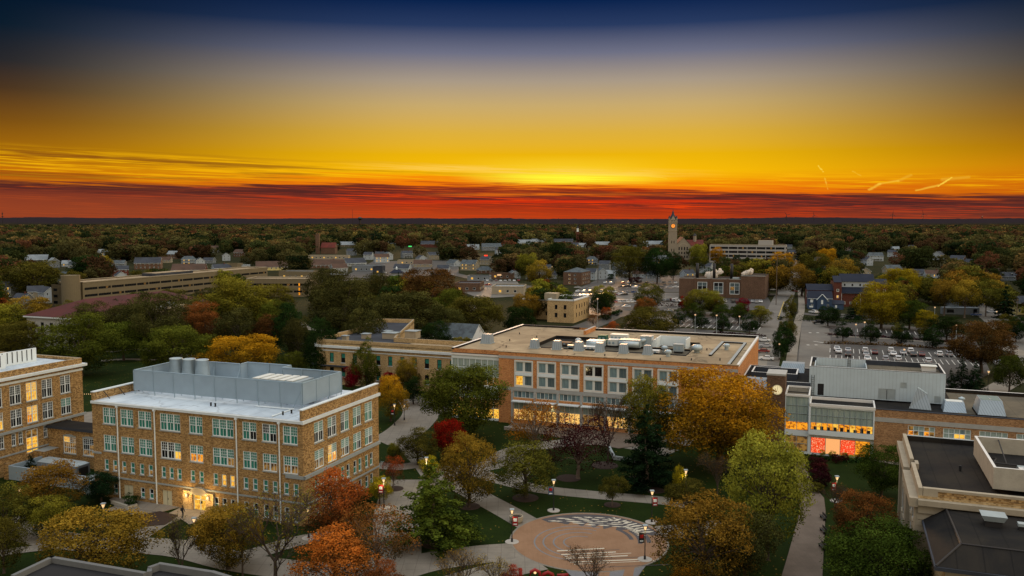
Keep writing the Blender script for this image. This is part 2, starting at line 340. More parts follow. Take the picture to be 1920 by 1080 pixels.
def window_meshes(w, h, cols, rows, grid, fm, sill, split=.5, fw=.11, mw=.14):
    key = (round(w, 2), round(h, 2), cols, rows, grid, fm, sill, split, fw, mw)
    if key in WC: return WC[key]
    e = .004; f = MB(); ya, yb = .06, .2
    f.box(e, ya, e, fw, yb, h-e, fm); f.box(w-fw, ya, e, w-e, yb, h-e, fm); f.box(fw, ya, e, w-fw, yb, fw, fm); f.box(fw, ya, h-fw, w-fw, yb, h-e, fm)
    cw = (w-2*fw-(cols-1)*mw)/cols; zs = [fw] + ([fw+(h-2*fw)*split] if rows == 2 else []) + [h-fw]
    if rows > 2: zs = [fw+(h-2*fw)*i/rows for i in range(rows+1)]
    for c in range(cols):
        x = fw+c*(cw+mw)
        if c: f.box(x-mw, ya+.005, fw, x, yb, h-fw, fm)
        for z in zs[1:-1]: f.box(x, ya+.02, z-.04, x+cw, yb, z+.04, fm)
        if grid:
            gx, gz = grid
            for k in range(1, gx): xx = x+cw*k/gx; f.box(xx-.018, ya+.04, zs[-2]+.04 if rows == 2 else fw, xx+.018, yb-.01, h-fw, fm)
            for k in range(1, gz): zz = zs[-2]+(zs[-1]-zs[-2])*k/gz; f.box(x, ya+.045, zz-.018, x+cw, yb-.012, zz+.018, fm)
            if rows == 2:
                xx = x+cw/2; f.box(xx-.02, ya+.04, fw, xx+.02, yb-.01, zs[1]-.04, fm)
    p = MB()
    for c in range(cols):
        x = fw+c*(cw+mw)
        for r in range(len(zs)-1):
            p.v += [(x-.03, .17, zs[r]-.02), (x+cw+.03, .17, zs[r]-.02), (x+cw+.03, .17, zs[r+1]+.02), (x-.03, .17, zs[r+1]+.02)]
            k = len(p.v)-4; p.f.append((k, k+1, k+2, k+3)); p.mi.append(len(p.mi))
    nslots = len(p.mi); p.mats = ['dark_glass']*nslots
    pm = bpy.data.meshes.new('window'); pm.from_pydata(p.v, [], p.f); pm.polygons.foreach_set('material_index', p.mi)
    for q in range(nslots): pm.materials.append(MATS['dark_glass'])
    sm = None
    if sill: sm = MB().box(-.08, -.1, -.14, w+.08, .06, -.004, sill).mesh('sill')
    WC[key] = (pm, f.mesh('frame'), sm, nslots); return WC[key]
def window(parent, p, d, z, w, h, cols=2, rows=2, grid=None, fm='white_paint', sill=None, fill='dark_glass', split=.5, fw=.11, mw=.14, label=None):
    """opening's lower left corner at p (outer plane), direction d; fill: name, list per pane, or function(slot)"""
    pm, f, sm, ns = window_meshes(w, h, cols, rows, grid, fm, sill, split, fw, mw)
    rz = math.atan2(d[1], d[0])
    o = link('window', pm, parent, (p[0], p[1], z), rz)
    for i in range(ns):
        q = fill[i % len(fill)] if isinstance(fill, (list, tuple)) else fill
        s_ = o.material_slots[i]; s_.link = 'OBJECT'; s_.material = MATS[q]
    if label: o['label'] = label
    link('frame', f, o)
    if sm is not None: link('sill', sm, o)
    return o
def along(p0, p1):
    L = math.hypot(p1[0]-p0[0], p1[1]-p0[1]); return ((p1[0]-p0[0])/L, (p1[1]-p0[1])/L), L
def wall_with_windows(mb, parent, p0, p1, z0, z1, wins, m, **kw):
    """wins: list of dict(a=,z=,w=,h=, ...window args)"""
    d, L = along(p0, p1)
    facade(mb, p0, p1, z0, z1, [(q['a'], q['a']+q['w'], q['z'], q['z']+q['h']) for q in wins], m, **kw)
    for q in wins:
        q = dict(q); a = q.pop('a'); z = q.pop('z'); w = q.pop('w'); h = q.pop('h')
        window(parent, (p0[0]+d[0]*a, p0[1]+d[1]*a), d, z, w, h, **q)
def ring(mb, x0, y0, x1, y1, z0, z1, t, m, top=None):
    """parapet ring inside the rectangle, four butted pieces"""
    mb.box(x0, y0, z0, x1, y0+t, z1, m, top); mb.box(x0, y1-t, z0, x1, y1, z1, m, top)
    mb.box(x0, y0+t, z0, x0+t, y1-t, z1, m, top); mb.box(x1-t, y0+t, z0, x1, y1-t, z1, m, top)
SKYK = 1.0
# ------------------------------------------------------------------ trees
def cards_mesh(name, c, nrm, size, lf, ht, rng, mat):
    """one small kite-shaped leaf clump per centre c with normal nrm"""
    n = len(c)
    t = np.cross(nrm, rng.normal(size=(n, 3))); t /= np.linalg.norm(t, axis=1)[:, None]+1e-9; b = np.cross(nrm, t)
    s = size[:, None]*(.7+.6*rng.random((n, 1)))
    bend = nrm*s*.25
    v = np.stack([c-t*s*.5, c-b*s*.33+bend*.4, c+t*s*.55, c+b*s*.33-bend*.4], 1).reshape(-1, 3)
    me = bpy.data.meshes.new(name); me.vertices.add(4*n); me.vertices.foreach_set('co', v.astype(np.float32).ravel())
    me.loops.add(4*n); me.loops.foreach_set('vertex_index', np.arange(4*n, dtype=np.int32)); me.polygons.add(n)
    me.polygons.foreach_set('loop_start', np.arange(0, 4*n, 4, dtype=np.int32)); me.polygons.foreach_set('loop_total', np.full(n, 4, dtype=np.int32))
    for nm, arr in (('lf', lf), ('ht', ht)):
        a = me.attributes.new(nm, 'FLOAT', 'FACE'); a.data.foreach_set('value', arr.astype(np.float32))
    me.update(calc_edges=True)
    if mat: me.materials.append(MATS[mat])
    return me
def unit(v): return v/(np.linalg.norm(v, axis=1)[:, None]+1e-9)
def crown_data(seed, n, card, shape='round', clumps=46, cr=1.25):
    """nominal tree: 10 m tall, crown about 8 m across"""
    rng = np.random.default_rng(seed)
    zb, zt = {'round': (1.1, 10), 'oval': (1.3, 10), 'pyramid': (1.2, 10), 'spread': (2.6, 10), 'vase': (2.8, 10), 'shrub': (0.1, 10), 'young': (3.2, 10)}[shape]
    zc = (zb+zt)/2; hz = (zt-zb)/2
    cc = []; tries = 0
    while len(cc) < clumps and tries < 20000:
        tries += 1
        u = rng.normal(size=3); u /= np.linalg.norm(u); r = .30+.62*rng.random()**.5
        p = u*r*np.array([4., 4., hz]); h = (p[2]+hz)/(2*hz)
        if shape == 'pyramid': k = (1.12-h)*1.0+.06; p[:2] *= min(1.15, k*1.15)
        elif shape == 'vase': p[:2] *= .45+.8*h**.7
        elif shape == 'spread': p[2] *= .85; p[:2] *= .95+.15*(1-abs(h-.45))
        elif shape == 'oval': p[:2] *= 1.05-.3*h
        p[2] += zc
        if all(np.sum((p-q)**2) > (cr*.72)**2 for q in cc): cc.append(p)
    cc = np.array(cc); k = len(cc); rad = cr*(.7+.65*rng.random(k))
    if shape == 'pyramid': rad *= (1.15-.55*(cc[:, 2]-zb)/(zt-zb))
    idx = rng.choice(k, n, p=rad**2/np.sum(rad**2))
    ctr = np.array([0, 0, zc-.15*hz])
    out = unit((cc-ctr)/np.array([4, 4, hz]))
    u = unit(rng.normal(size=(n, 3)) + out[idx]*.75 + np.array([0, 0, .35]))
    rr = (.6+.55*rng.random(n)**.8)
    # lumpy surface on every clump
    rr *= 1+.22*np.sin(5.1*u[:, 0]+idx*1.7)*np.sin(4.3*u[:, 1]+idx)+.12*np.sin(9*u[:, 2]+idx*2.2)
    c = cc[idx]+u*(rad[idx]*rr)[:, None]*np.array([1.08, 1.08, .85])
    nr = unit(u+rng.normal(size=(n, 3))*.75)
    lf = np.clip(.55*rng.random(n)+.45*rng.random(k)[idx], 0, 1)
    ht = np.clip((c[:, 2]-zb)/(zt-zb), 0, 1)
    return c, nr, np.full(n, card), lf, ht, cc, rng
def conifer_data(seed, n, card, layers=17, droop=.35, width=3.2):
    rng = np.random.default_rng(seed); cs = []; 
    for i in range(layers):
        h = i/(layers-1); z = .9+h*8.8; r = width*(1-h)**.85*(.85+.3*rng.random())+.15; nb = int(6+8*(1-h))
        for b in range(nb): cs.append((z+.3*rng.random(), r*(.75+.4*rng.random()), rng.random()*6.283))
    cs = np.array(cs); w = cs[:, 1]/cs[:, 1].sum(); idx = rng.choice(len(cs), n, p=w); t = rng.random(n)**.55
    z, r, a = cs[idx, 0], cs[idx, 1], cs[idx, 2]
    spread = .16+.3*(1-t)*.6
    d = r*t; x = np.cos(a)*d+rng.normal(size=n)*spread*r*.35; y = np.sin(a)*d+rng.normal(size=n)*spread*r*.35
    zz = z-droop*d+rng.normal(size=n)*.12+.25*t*t*r*.3
    c = np.stack([x, y, zz], 1); nr = unit(np.stack([np.cos(a)*.4, np.sin(a)*.4, np.ones(n)], 1)+rng.normal(size=(n, 3))*.6)
    lf = np.clip(.5*rng.random(n)+.5*rng.random(len(cs))[idx], 0, 1); ht = np.clip(zz/10, 0, 1)
    return c, nr, np.full(n, card), lf, ht, None, rng
def trunk_mb(cc, seed, mat='bark', r0=.26, zb=2.2, nl=14, lean=.2):
    mb = MB(); rnd = random.Random(seed)
    top = (rnd.uniform(-lean, lean), rnd.uniform(-lean, lean), 6.2)
    pts = [(0, 0, -.2), (.02, 0, .25), (rnd.uniform(-.1, .1), rnd.uniform(-.1, .1), zb), (top[0]*.6, top[1]*.6, 4.2), top]
    mb.tube(pts, [r0*1.45, r0, r0*.8, r0*.5, r0*.2], mat, 8)
    if cc is not None:
        for q in cc[:nl] if len(cc) > nl else cc:
            q = Vector(q); s = Vector(pts[2]).lerp(Vector(pts[3]), rnd.random())
            mid = s.lerp(q, .5)+Vector((0, 0, .35)); mb.tube([s, mid, q], [r0*.42, r0*.24, r0*.08], mat, 5, False)
            for k in range(2):
                e = q+Vector((rnd.uniform(-1, 1), rnd.uniform(-1, 1), rnd.uniform(-.2, 1)))*.9; mb.tube([mid.lerp(q, .4), e], [r0*.14, r0*.04], mat, 4, False)
    return mb
def bare_mb(seed, mat='bark', depth=5, spread=.62, r0=.2, h0=2.2, nb=3, multi=1):
    mb = MB(); rnd = random.Random(seed); tips = []
    def grow(p, d, L, r, k):
        q = p+d*L*.5+Vector((rnd.uniform(-1, 1), rnd.uniform(-1, 1), rnd.uniform(-.2, .6)))*L*.07; e = q+(d+Vector((0, 0, .12))).normalized()*L*.5
        mb.tube([p, q, e], [max(r, .012), max(r*.84, .012), max(r*.68, .01)], mat, 6 if k > 3 else 3, False)
        if k == 0: tips.append(e); return
        for i in range(nb if k > 1 else 3):
            a = rnd.uniform(0, 6.283); u = d.orthogonal().normalized(); w = d.cross(u); sp = spread*rnd.uniform(.6, 1.25)
            nd = (d+(u*math.cos(a)+w*math.sin(a))*sp+Vector((0, 0, .14))).normalized()
            grow(e if i else e, nd, L*rnd.uniform(.62, .86), r*.62, k-1)
        if k > 1: grow(q, (d+Vector((rnd.uniform(-1, 1), rnd.uniform(-1, 1), .2))*.8).normalized(), L*.5, r*.4, k-2)
    for i in range(multi):
        a = 6.283*i/multi; d = Vector((math.cos(a)*.35*(multi > 1), math.sin(a)*.35*(multi > 1), 1)).normalized()
        grow(Vector((0, 0, -.1)), d, h0, r0, depth)
    return mb, tips
TREES = {}
def reg(key, data, trunk):
    c, nr, sz, lf, ht, cc, rng = data
    TREES[key] = (cards_mesh('crown', c, nr, sz, lf, ht, rng, 'leaf_green'), trunk)
def make_species():
    for i in range(3):
        d = crown_data(10+i, 32000, .17, 'round', 74, 1.08); reg(f'big{i}', d, trunk_mb(d[5], i).mesh('trunk'))
    for i in range(3):
        d = crown_data(20+i, 14000, .23, 'round', 50, 1.18); reg(f'round{i}', d, trunk_mb(d[5], i+5).mesh('trunk'))
    for i in range(2):
        d = crown_data(30+i, 13000, .21, 'oval', 50, 1.08); reg(f'oval{i}', d, trunk_mb(d[5], i+9).mesh('trunk'))
        d = crown_data(40+i, 11000, .22, 'pyramid', 46, 1.1); reg(f'pyramid{i}', d, trunk_mb(d[5], i+12, zb=1.5).mesh('trunk'))
        d = crown_data(50+i, 9000, .24, 'spread', 34, 1.2); reg(f'spread{i}', d, trunk_mb(d[5], i+14, 'pale_bark', .2, 2.8).mesh('trunk'))
        d = crown_data(60+i, 5200, .2, 'oval', 40, 1.15); reg(f'sparse{i}', d, trunk_mb(d[5], i+16, 'pale_bark', .22, 2., 26).mesh('trunk'))
        d = crown_data(65+i, 19000, .175, 'oval', 62, .98); reg(f'airy{i}', d, trunk_mb(d[5], i+18, 'bark', .24, 2., 30).mesh('trunk'))
        d = conifer_data(70+i, 13000, .2); reg(f'conifer{i}', d, trunk_mb(None, i, r0=.2).mesh('trunk'))
        d = conifer_data(75+i, 14000, .22, 13, .12, 3.7); reg(f'pine{i}', d, trunk_mb(None, i, 'pale_bark', r0=.24).mesh('trunk'))
        d = crown_data(80+i, 2600, .5, 'shrub', 26, 1.5); reg(f'shrub{i}', d, MB().tube([(0,0,-.1),(0,0,5)], [.2,.1], 'bark', 6).mesh('stem'))
    for i in range(4):
        d = crown_data(90+i, 4200, .4, 'round', 38, 1.25); reg(f'mid{i}', d, trunk_mb(d[5], i+20, nl=8).mesh('trunk'))
    for i in range(2):
        d = crown_data(100+i, 1900, .6, 'pyramid', 30, 1.25); reg(f'midpyr{i}', d, trunk_mb(d[5], i+24, nl=4, zb=1.5).mesh('trunk'))
        d = conifer_data(110+i, 1900, .55, 10); reg(f'midcon{i}', d, trunk_mb(None, i).mesh('trunk'))
    for i in range(4):
        d = crown_data(120+i, 1300, .65, 'round', 26, 1.4); reg(f'far{i}', d, trunk_mb(None, i+30).mesh('trunk'))
    for i in range(3):
        mb, tips = bare_mb(130+i, 'bark', 6 if i else 5, .62, .17, 2.3, 3, 1 if i else 3)
        T = np.array([tuple(t) for t in tips]); top = T[:, 2].max(); wd = np.abs(T[:, :2]).max()
        mb.v = [(x*4/wd, y*4/wd, z*10/top) for x, y, z in mb.v]; T = T*np.array([4/wd, 4/wd, 10/top])
        rng = np.random.default_rng(i); n = 1500; c = T[rng.integers(0, len(T), n)]+rng.normal(size=(n, 3))*.28
        cm = cards_mesh('crown', c, unit(rng.normal(size=(n, 3))), np.full(n, .16), rng.random(n), np.clip(c[:, 2]/10, 0, 1), rng, 'leaf_green')
        TREES[f'bare{i}'] = (cm, mb.mesh('trunk'))
make_species()
NTREE = [0]; TREE_LOG = []
WORD = dict(green='green', darkgreen='dark green', olive='olive green', lime='lime green', yellow='yellow', gold='golden brown', orange='orange', rust='rust coloured', red='bright red',
            redorange='red orange', fresh='leafy green', oak='grey green', maroon='maroon', brown='brown', pine='dark evergreen', goldgreen='yellow green')
def tree(kind, leaf, x, y, w, h, label=None, group=None, z=0., cat='tree', name=None):
    """w = crown width, h = height in metres"""
    NTREE[0] += 1
    cm, tm = TREES[kind]
    rz = (NTREE[0]*2.399) % 6.283
    nm = name or {'con': 'spruce_tree', 'pin': 'pine_tree', 'bar': 'bare_tree', 'shr': 'shrub'}.get(kind[:3], 'broadleaf_tree')
    if kind.startswith('midcon'): nm = 'spruce_tree'
    if nm == 'shrub': cat = 'shrub'
    k = 6.6 if 'con' in kind else (7.6 if 'pine' in kind else (7. if 'oval' in kind or 'sparse' in kind else 8.6))
    t = thing(nm, label, cat, (x, y, z), rz, group, (w/k, w/k, h/10.2))
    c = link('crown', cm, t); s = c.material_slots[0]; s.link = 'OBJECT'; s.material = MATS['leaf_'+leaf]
    link(tm.name.split('.')[0], tm, t)
    TREE_LOG.append((t, leaf, w, h)); return t
def tree_px(kind, leaf, cx, top, base, wpx, label=None, group=None, **kw):
    """surveyed from its foot (cx, base), the pixel height of its top and its pixel width"""
    g = G(cx, base); dist = g[1]*math.cos(CP)+CH*math.sin(CP)
    # height of the point above the foot seen at row `top`
    d = ray(cx, top); z = CH+d[2]*g[1]/d[1]
    return tree(kind, leaf, g[0], g[1], wpx*dist/CF, max(1., z), label, group, **kw)
# ------------------------------------------------------------------ campus buildings
def bthing(name, label, cat, fr, a=0, b=0, rot=0.): 
    x, y = fr.w(a, b); return thing(name, label, cat, (x, y, 0), -fr.th+rot)
PROUD = .003
def cornice(mb, p0, p1, z0, z1, out, m, ext=0.):
    d, L = along(p0, p1); n = (d[1], -d[0]); e = ext
    a = (p0[0]-d[0]*e, p0[1]-d[1]*e); b = (p1[0]+d[0]*e, p1[1]+d[1]*e)
    k = .004
    q = [(a[0]+n[0]*k, a[1]+n[1]*k), (a[0]+n[0]*out, a[1]+n[1]*out), (b[0]+n[0]*out, b[1]+n[1]*out), (b[0]+n[0]*k, b[1]+n[1]*k)]
    mb.prism(q, z0, z1, m, bottom=True)
# ---- the four storey hall with the screened roof plant
def brick_hall():
    t = bthing('brick_hall', 'four storey tan brick hall with white roof and grey metal screen around its roof plant', 'building', FB)
    W0, D0 = 39.6, 21.4
    cols = [(-37.4,2.6,2),(-33.8,2.6,2),(-30.2,2.6,2),(-25.9,3.9,3),(-20.3,2.5,2),(-16.0,3.9,3),(-10.5,2.5,2),(-7.0,2.5,2),(-3.4,2.5,2)]
    wins = []; rnd = random.Random(4)
    T, D, L, O, Dm = 'teal_blind', 'dark_glass', 'lit_yellow', 'lit_orange', 'lit_dim'
    pat1 = {0:[T]*4, 1:[T]*4, 2:[T]*4, 3:[T]*6, 4:[T]*4, 5:[T]*6, 6:[T,T,D,T], 7:[T,D,D,T], 8:[T]*4}
    pat2 = {0:[T]*4, 1:[T]*4, 2:[T]*4, 3:[D,D,D,D,L,T], 4:[O,T,O,T], 5:[T,T,T,T,Dm,T], 6:[T]*4, 7:[Dm,T,Dm,T], 8:[Dm,T,Dm,T]}
    for i, (a, w, c) in enumerate(cols):
        wins.append(dict(a=a+W0, z=11.85, w=w, h=2.65, cols=c, grid=(3, 3), sill='grey_stone', fill=pat1[i], mw=.2, split=.48))
        wins.append(dict(a=a+W0, z=7.5, w=w, h=2.6, cols=c, grid=(3, 3), sill='grey_stone', fill=pat2[i], mw=.2, split=.48))
        n = 3 if c == 3 else 2; ww = .85; gap = (w-n*ww)/(n-1) if n > 1 else 0
        for k in range(n):
            f = [Dm, T] if i in (0, 1, 2) and (i+k) % 2 else ([L, L] if i == 5 and k > 0 else [T, T])
            wins.append(dict(a=a+W0+k*(ww+gap), z=4.4, w=ww, h=1.75, cols=1, sill='grey_stone', fill=f))
            if i in (1, 3) or (i == 4): continue
            z4 = .75 if i < 5 else .5
            wins.append(dict(a=a+W0+k*(ww+gap), z=z4, w=ww, h=1.6 if i < 5 else 2.0, cols=1, sill='grey_stone', fill=[T, D]))
    # lower front openings: doors and portico
    doors = [(-33.6, 1.9), (-25.9, 1.9)]
    holes = [(q['a'], q['a']+q['w'], q['z'], q['z']+q['h']) for q in wins]+[(a+W0, a+W0+w, .0, 2.45) for a, w in doors]+[(-19.9+W0, -17.3+W0, 0., 2.5)]
    mb = MB(); p0, p1 = (-W0, 0), (0, 0); facade(mb, p0, p1, 0, 15.1, holes, 'tan_brick')
    for q in wins:
        q = dict(q); a = q.pop('a'); z = q.pop('z'); w = q.pop('w'); h = q.pop('h'); window(t, (-W0+a, 0), (1, 0), z, w, h, **q)
    sw = []
    sp1 = [[D,T,D,T],[D,T,D,D],[D,D,T,T],[T,T,D,T],[T,T,T,T]]; sp2 = [[Dm,T,Dm,T],[L,L,O,T],[Dm,T,D,T],[T,T,D,T],[T,T,D,T]]
    for i, a in enumerate([2.85, 6.35, 9.9, 13.45, 17.0]):
        sw.append(dict(a=a, z=11.45, w=2.4, h=3.05, cols=2, grid=(3, 4), sill='grey_stone', fill=sp1[i], mw=.2, split=.5)); sw.append(dict(a=a, z=7.55, w=2.4, h=2.75, cols=2, grid=(3, 4), sill=None, fill=sp2[i], mw=.2))
        for k in range(2):
            sw.append(dict(a=a+k*1.5, z=3.9, w=.9, h=2.1, cols=1, sill='grey_stone', fill=[T, D] if (i+k) % 2 else [T, T])); sw.append(dict(a=a+k*1.5, z=.6, w=.9, h=1.9, cols=1, sill='grey_stone', fill=[T, D]))
    wall_with_windows(mb, t, (0, 0), (0, D0), 0, 15.4, sw, 'tan_brick')
    facade(mb, (0, D0), (-W0, D0), 0, 15.1, [], 'tan_brick'); facade(mb, (-W0, D0), (-W0, 0), 0, 15.4, [], 'tan_brick')
    # end parapets (thick low walls along the two short sides)
    mb.box(-.45, .0, 15.4, 0, D0, 16.9, 'tan_brick'); mb.box(-W0, 0, 15.4, -W0+.45, D0, 16.7, 'tan_brick')
    mb.build('wall', t)
    c = MB()
    c.box(-.75, -.28, 15.104, .28, D0+.2, 15.396, 'white_stone') if False else None
    cornice(c, (0, -.28), (0, D0+.2), 14.95, 15.4, .3, 'white_stone'); cornice(c, (-W0, 0), (0, 0), 14.98, 15.36, .27, 'white_stone')
    c.box(-.6, -.1, 16.9, .08, D0+.1, 17.05, 'white_stone'); c.box(-W0-.08, -.1, 16.7, -W0+.6, D0+.1, 16.85, 'white_stone')
    c.build('cornice', t)
    b = MB(); cornice(b, (0, -.16), (0, D0), 6.9, 7.35, .35, 'grey_stone'); cornice(b, (0, -.1), (0, D0), 2.95, 3.2, .14, 'grey_stone')
    cornice(b, (-W0, 0), (0, 0), 3.25, 3.5, .1, 'grey_stone'); cornice(b, (-3, 0), (.35, 0), 6.9, 7.35, .16, 'grey_stone'); cornice(b, (-W0-.2, 0), (-37.9, 0), 6.9, 7.2, .16, 'grey_stone')
    b.build('stone_band', t)
    r = MB(); r.box(-W0+.45, .02, 15.1, -.45, D0-.02, 15.42, 'fascia_white', 'white_roof'); r.build('roof', t)
    br = MB()
    for i in range(6):
        y = 2+i*3.1; br.tube([(-W0+.5, y, 16.5), (-W0+1.7, y, 15.42)], .07, 'dark_metal', 5)
    br.build('parapet_brace', t)
    for x in (-34.3, -26.85, -11.5, -3.95):
        MB().tube([(x, -.14, .1), (x, -.14, 14.7)], .1, 'white_paint', 8).box(x-.2, -.3, 14.7, x+.2, -.02, 14.98, 'white_paint').build('drainpipe', t)
    # mechanical screen
    s = MB(); pts = [(-37.0, 6.2), (-4.2, 6.2), (-4.2, 17.0), (-15.5, 17.0), (-15.5, 19.3), (-24.5, 19.3), (-24.5, 17.4), (-30, 17.4), (-37.0, 14.6)]
    for i in range(len(pts)):
        a, b_ = pts[i], pts[(i+1) % len(pts)]; d, L = along(a, b_); n = (-d[1]*.06, d[0]*.06)
        s.prism([(a[0], a[1]), (b_[0], b_[1]), (b_[0]+n[0], b_[1]+n[1]), (a[0]+n[0], a[1]+n[1])], 16.1, 19.35, 'screen_mesh', bottom=True)
    s.build('screen_panel', t)
    f = MB()
    for i in range(len(pts)):
        a, b_ = pts[i], pts[(i+1) % len(pts)]; d, L = along(a, b_); k = max(1, round(L/4.2)); n = (-d[1], d[0])
        f.tube([(a[0]+n[0]*.12, a[1]+n[1]*.12, 19.42), (b_[0]+n[0]*.12, b_[1]+n[1]*.12, 19.42)], .09, 'steel', 6)
        for q in range(k):
            x = a[0]+d[0]*L*q/k; y = a[1]+d[1]*L*q/k
            f.tube([(x+n[0]*.2, y+n[1]*.2, 15.42), (x+n[0]*.2, y+n[1]*.2, 19.4)], .08, 'steel', 6); f.tube([(x+n[0]*.2, y+n[1]*.2, 18.6), (x+n[0]*1.8, y+n[1]*1.8, 15.45)], .05, 'steel', 5)
            f.box(x-.04+d[0]*.02-n[0]*.05, y-.04-n[1]*.05, 16.1, x+.04-n[0]*.02, y+.04-n[1]*.02, 19.36, 'steel')
    f.build('screen_frame', t)
    for i, (x, y) in enumerate([(-35.0+.6, 13.0), (-32.2+.4, 13.2), (-29.6+.4, 13.4)]):
        m = MB(); m.lathe([(1.25, 17.4), (1.3, 17.55), (1.0, 20.3), (1.08, 20.35), (1.08, 20.5), (.95, 20.5), (.9, 20.2), (0.02, 20.1)], 'galv', 20, (x, y))
        for k in range(4): m.tube([(x+.8*math.cos(k*1.57+.6), y+.8*math.sin(k*1.57+.6), 15.4), (x+.8*math.cos(k*1.57+.6), y+.8*math.sin(k*1.57+.6), 17.45)], .1, 'steel', 5)
        m.build('exhaust_stack', t, True)
    m = MB(); m.box(-16, 9.2, 16.2, -7, 13.4, 18.9, 'galv')
    for k in range(7): m.box(-16+k*1.3, 9.15, 18.9, -16+k*1.3+.08, 13.45, 19.0, 'steel')
    for k in range(5): m.box(-15.5+k*1.6, 9.0, 18.95, -15.5+k*1.6+1.1, 13.3, 19.08, 'cream_paint')
    m.frustum(-7, 9.6, -5.4, 12.6, 16.6, -7, 9.8, -6.3, 12.2, 18.6, 'galv'); m.build('air_handler', t)
    m = MB().tube([(-5.6, .5, 15.55), (-5.6, 5.8, 15.55)], .1, 'white_paint', 6).tube([(-12, 5.2, 15.6), (-5.2, 5.4, 15.6)], .09, 'white_paint', 6); m.build('roof_pipe', t)
    for x, y in [(-19, 3.4), (-18, 3.2), (-4.9, 2.2), (-4.4, 3.6)]: MB().lathe([(.13, 15.42), (.13, 15.9), (.18, 15.95), (.02, 16)], 'black', 8, (x, y)).build('vent_pipe', t)
    for (a, w) in doors:
        m = MB(); m.box(a+.02, .1, .02, a+w-.02, .2, 2.43, 'door_cream'); m.box(a+w/2-.015, .08, .02, a+w/2+.015, .1, 2.4, 'black')
        d_ = m.build('door', t); MB().box(a+w/2+.08, .04, 1.0, a+w/2+.14, .1, 1.25, 'dark_metal').build('handle', d_)
    # portico
    m = MB(); m.box(-21.6, -.35, 0, -19.9, .0-.004, 3.0, 'pale_tan_brick'); m.box(-17.3, -.35, 0, -15.9, -.004, 3.0, 'pale_tan_brick')
    m.box(-20.2, -.5, 2.6, -17.0, -.36, 3.0, 'limestone'); n = 9
    arc = [(-18.6+1.5*math.cos(math.pi*k/(n-1)), 2.98+.75*math.sin(math.pi*k/(n-1))) for k in range(n)]
    for k in range(n-1):
        x0, z0 = arc[k]; x1, z1 = arc[k+1]
        m.face([(x0, -.45, 2.98), (x0, -.45, z0), (x1, -.45, z1), (x1, -.45, 2.98)], 'limestone'); m.face([(x0, -.45, z0), (x0, -.01, z0), (x1, -.01, z1), (x1, -.45, z1)], 'limestone')
    m.build('portico', t)
    window(t, (-19.9, 0), (1, 0), 0.0, 2.6, 2.5, cols=2, rows=2, fill='lit_yellow', split=.7)
    for x in (-20.6, -16.6):
        l_ = MB().box(x-.05, -.62, 2.3, x+.05, -.35, 2.4, 'dark_metal').build('wall_lantern', t)
        MB().lathe([(.1, 2.1), (.17, 2.2), (.17, 2.6), (.04, 2.7)], 'lamp_glow', 8, (x, -.72)).build('lamp_globe', l_)
        wx, wy = FB.w(x, -1.3); ld = bpy.data.lights.new('lantern_light', 'POINT'); ld.energy = 210; ld.color = (1, .62, .22); ld.shadow_soft_size = .3
        link('lantern_light', ld, None, (wx, wy, 2.5))
    return t
brick_hall()
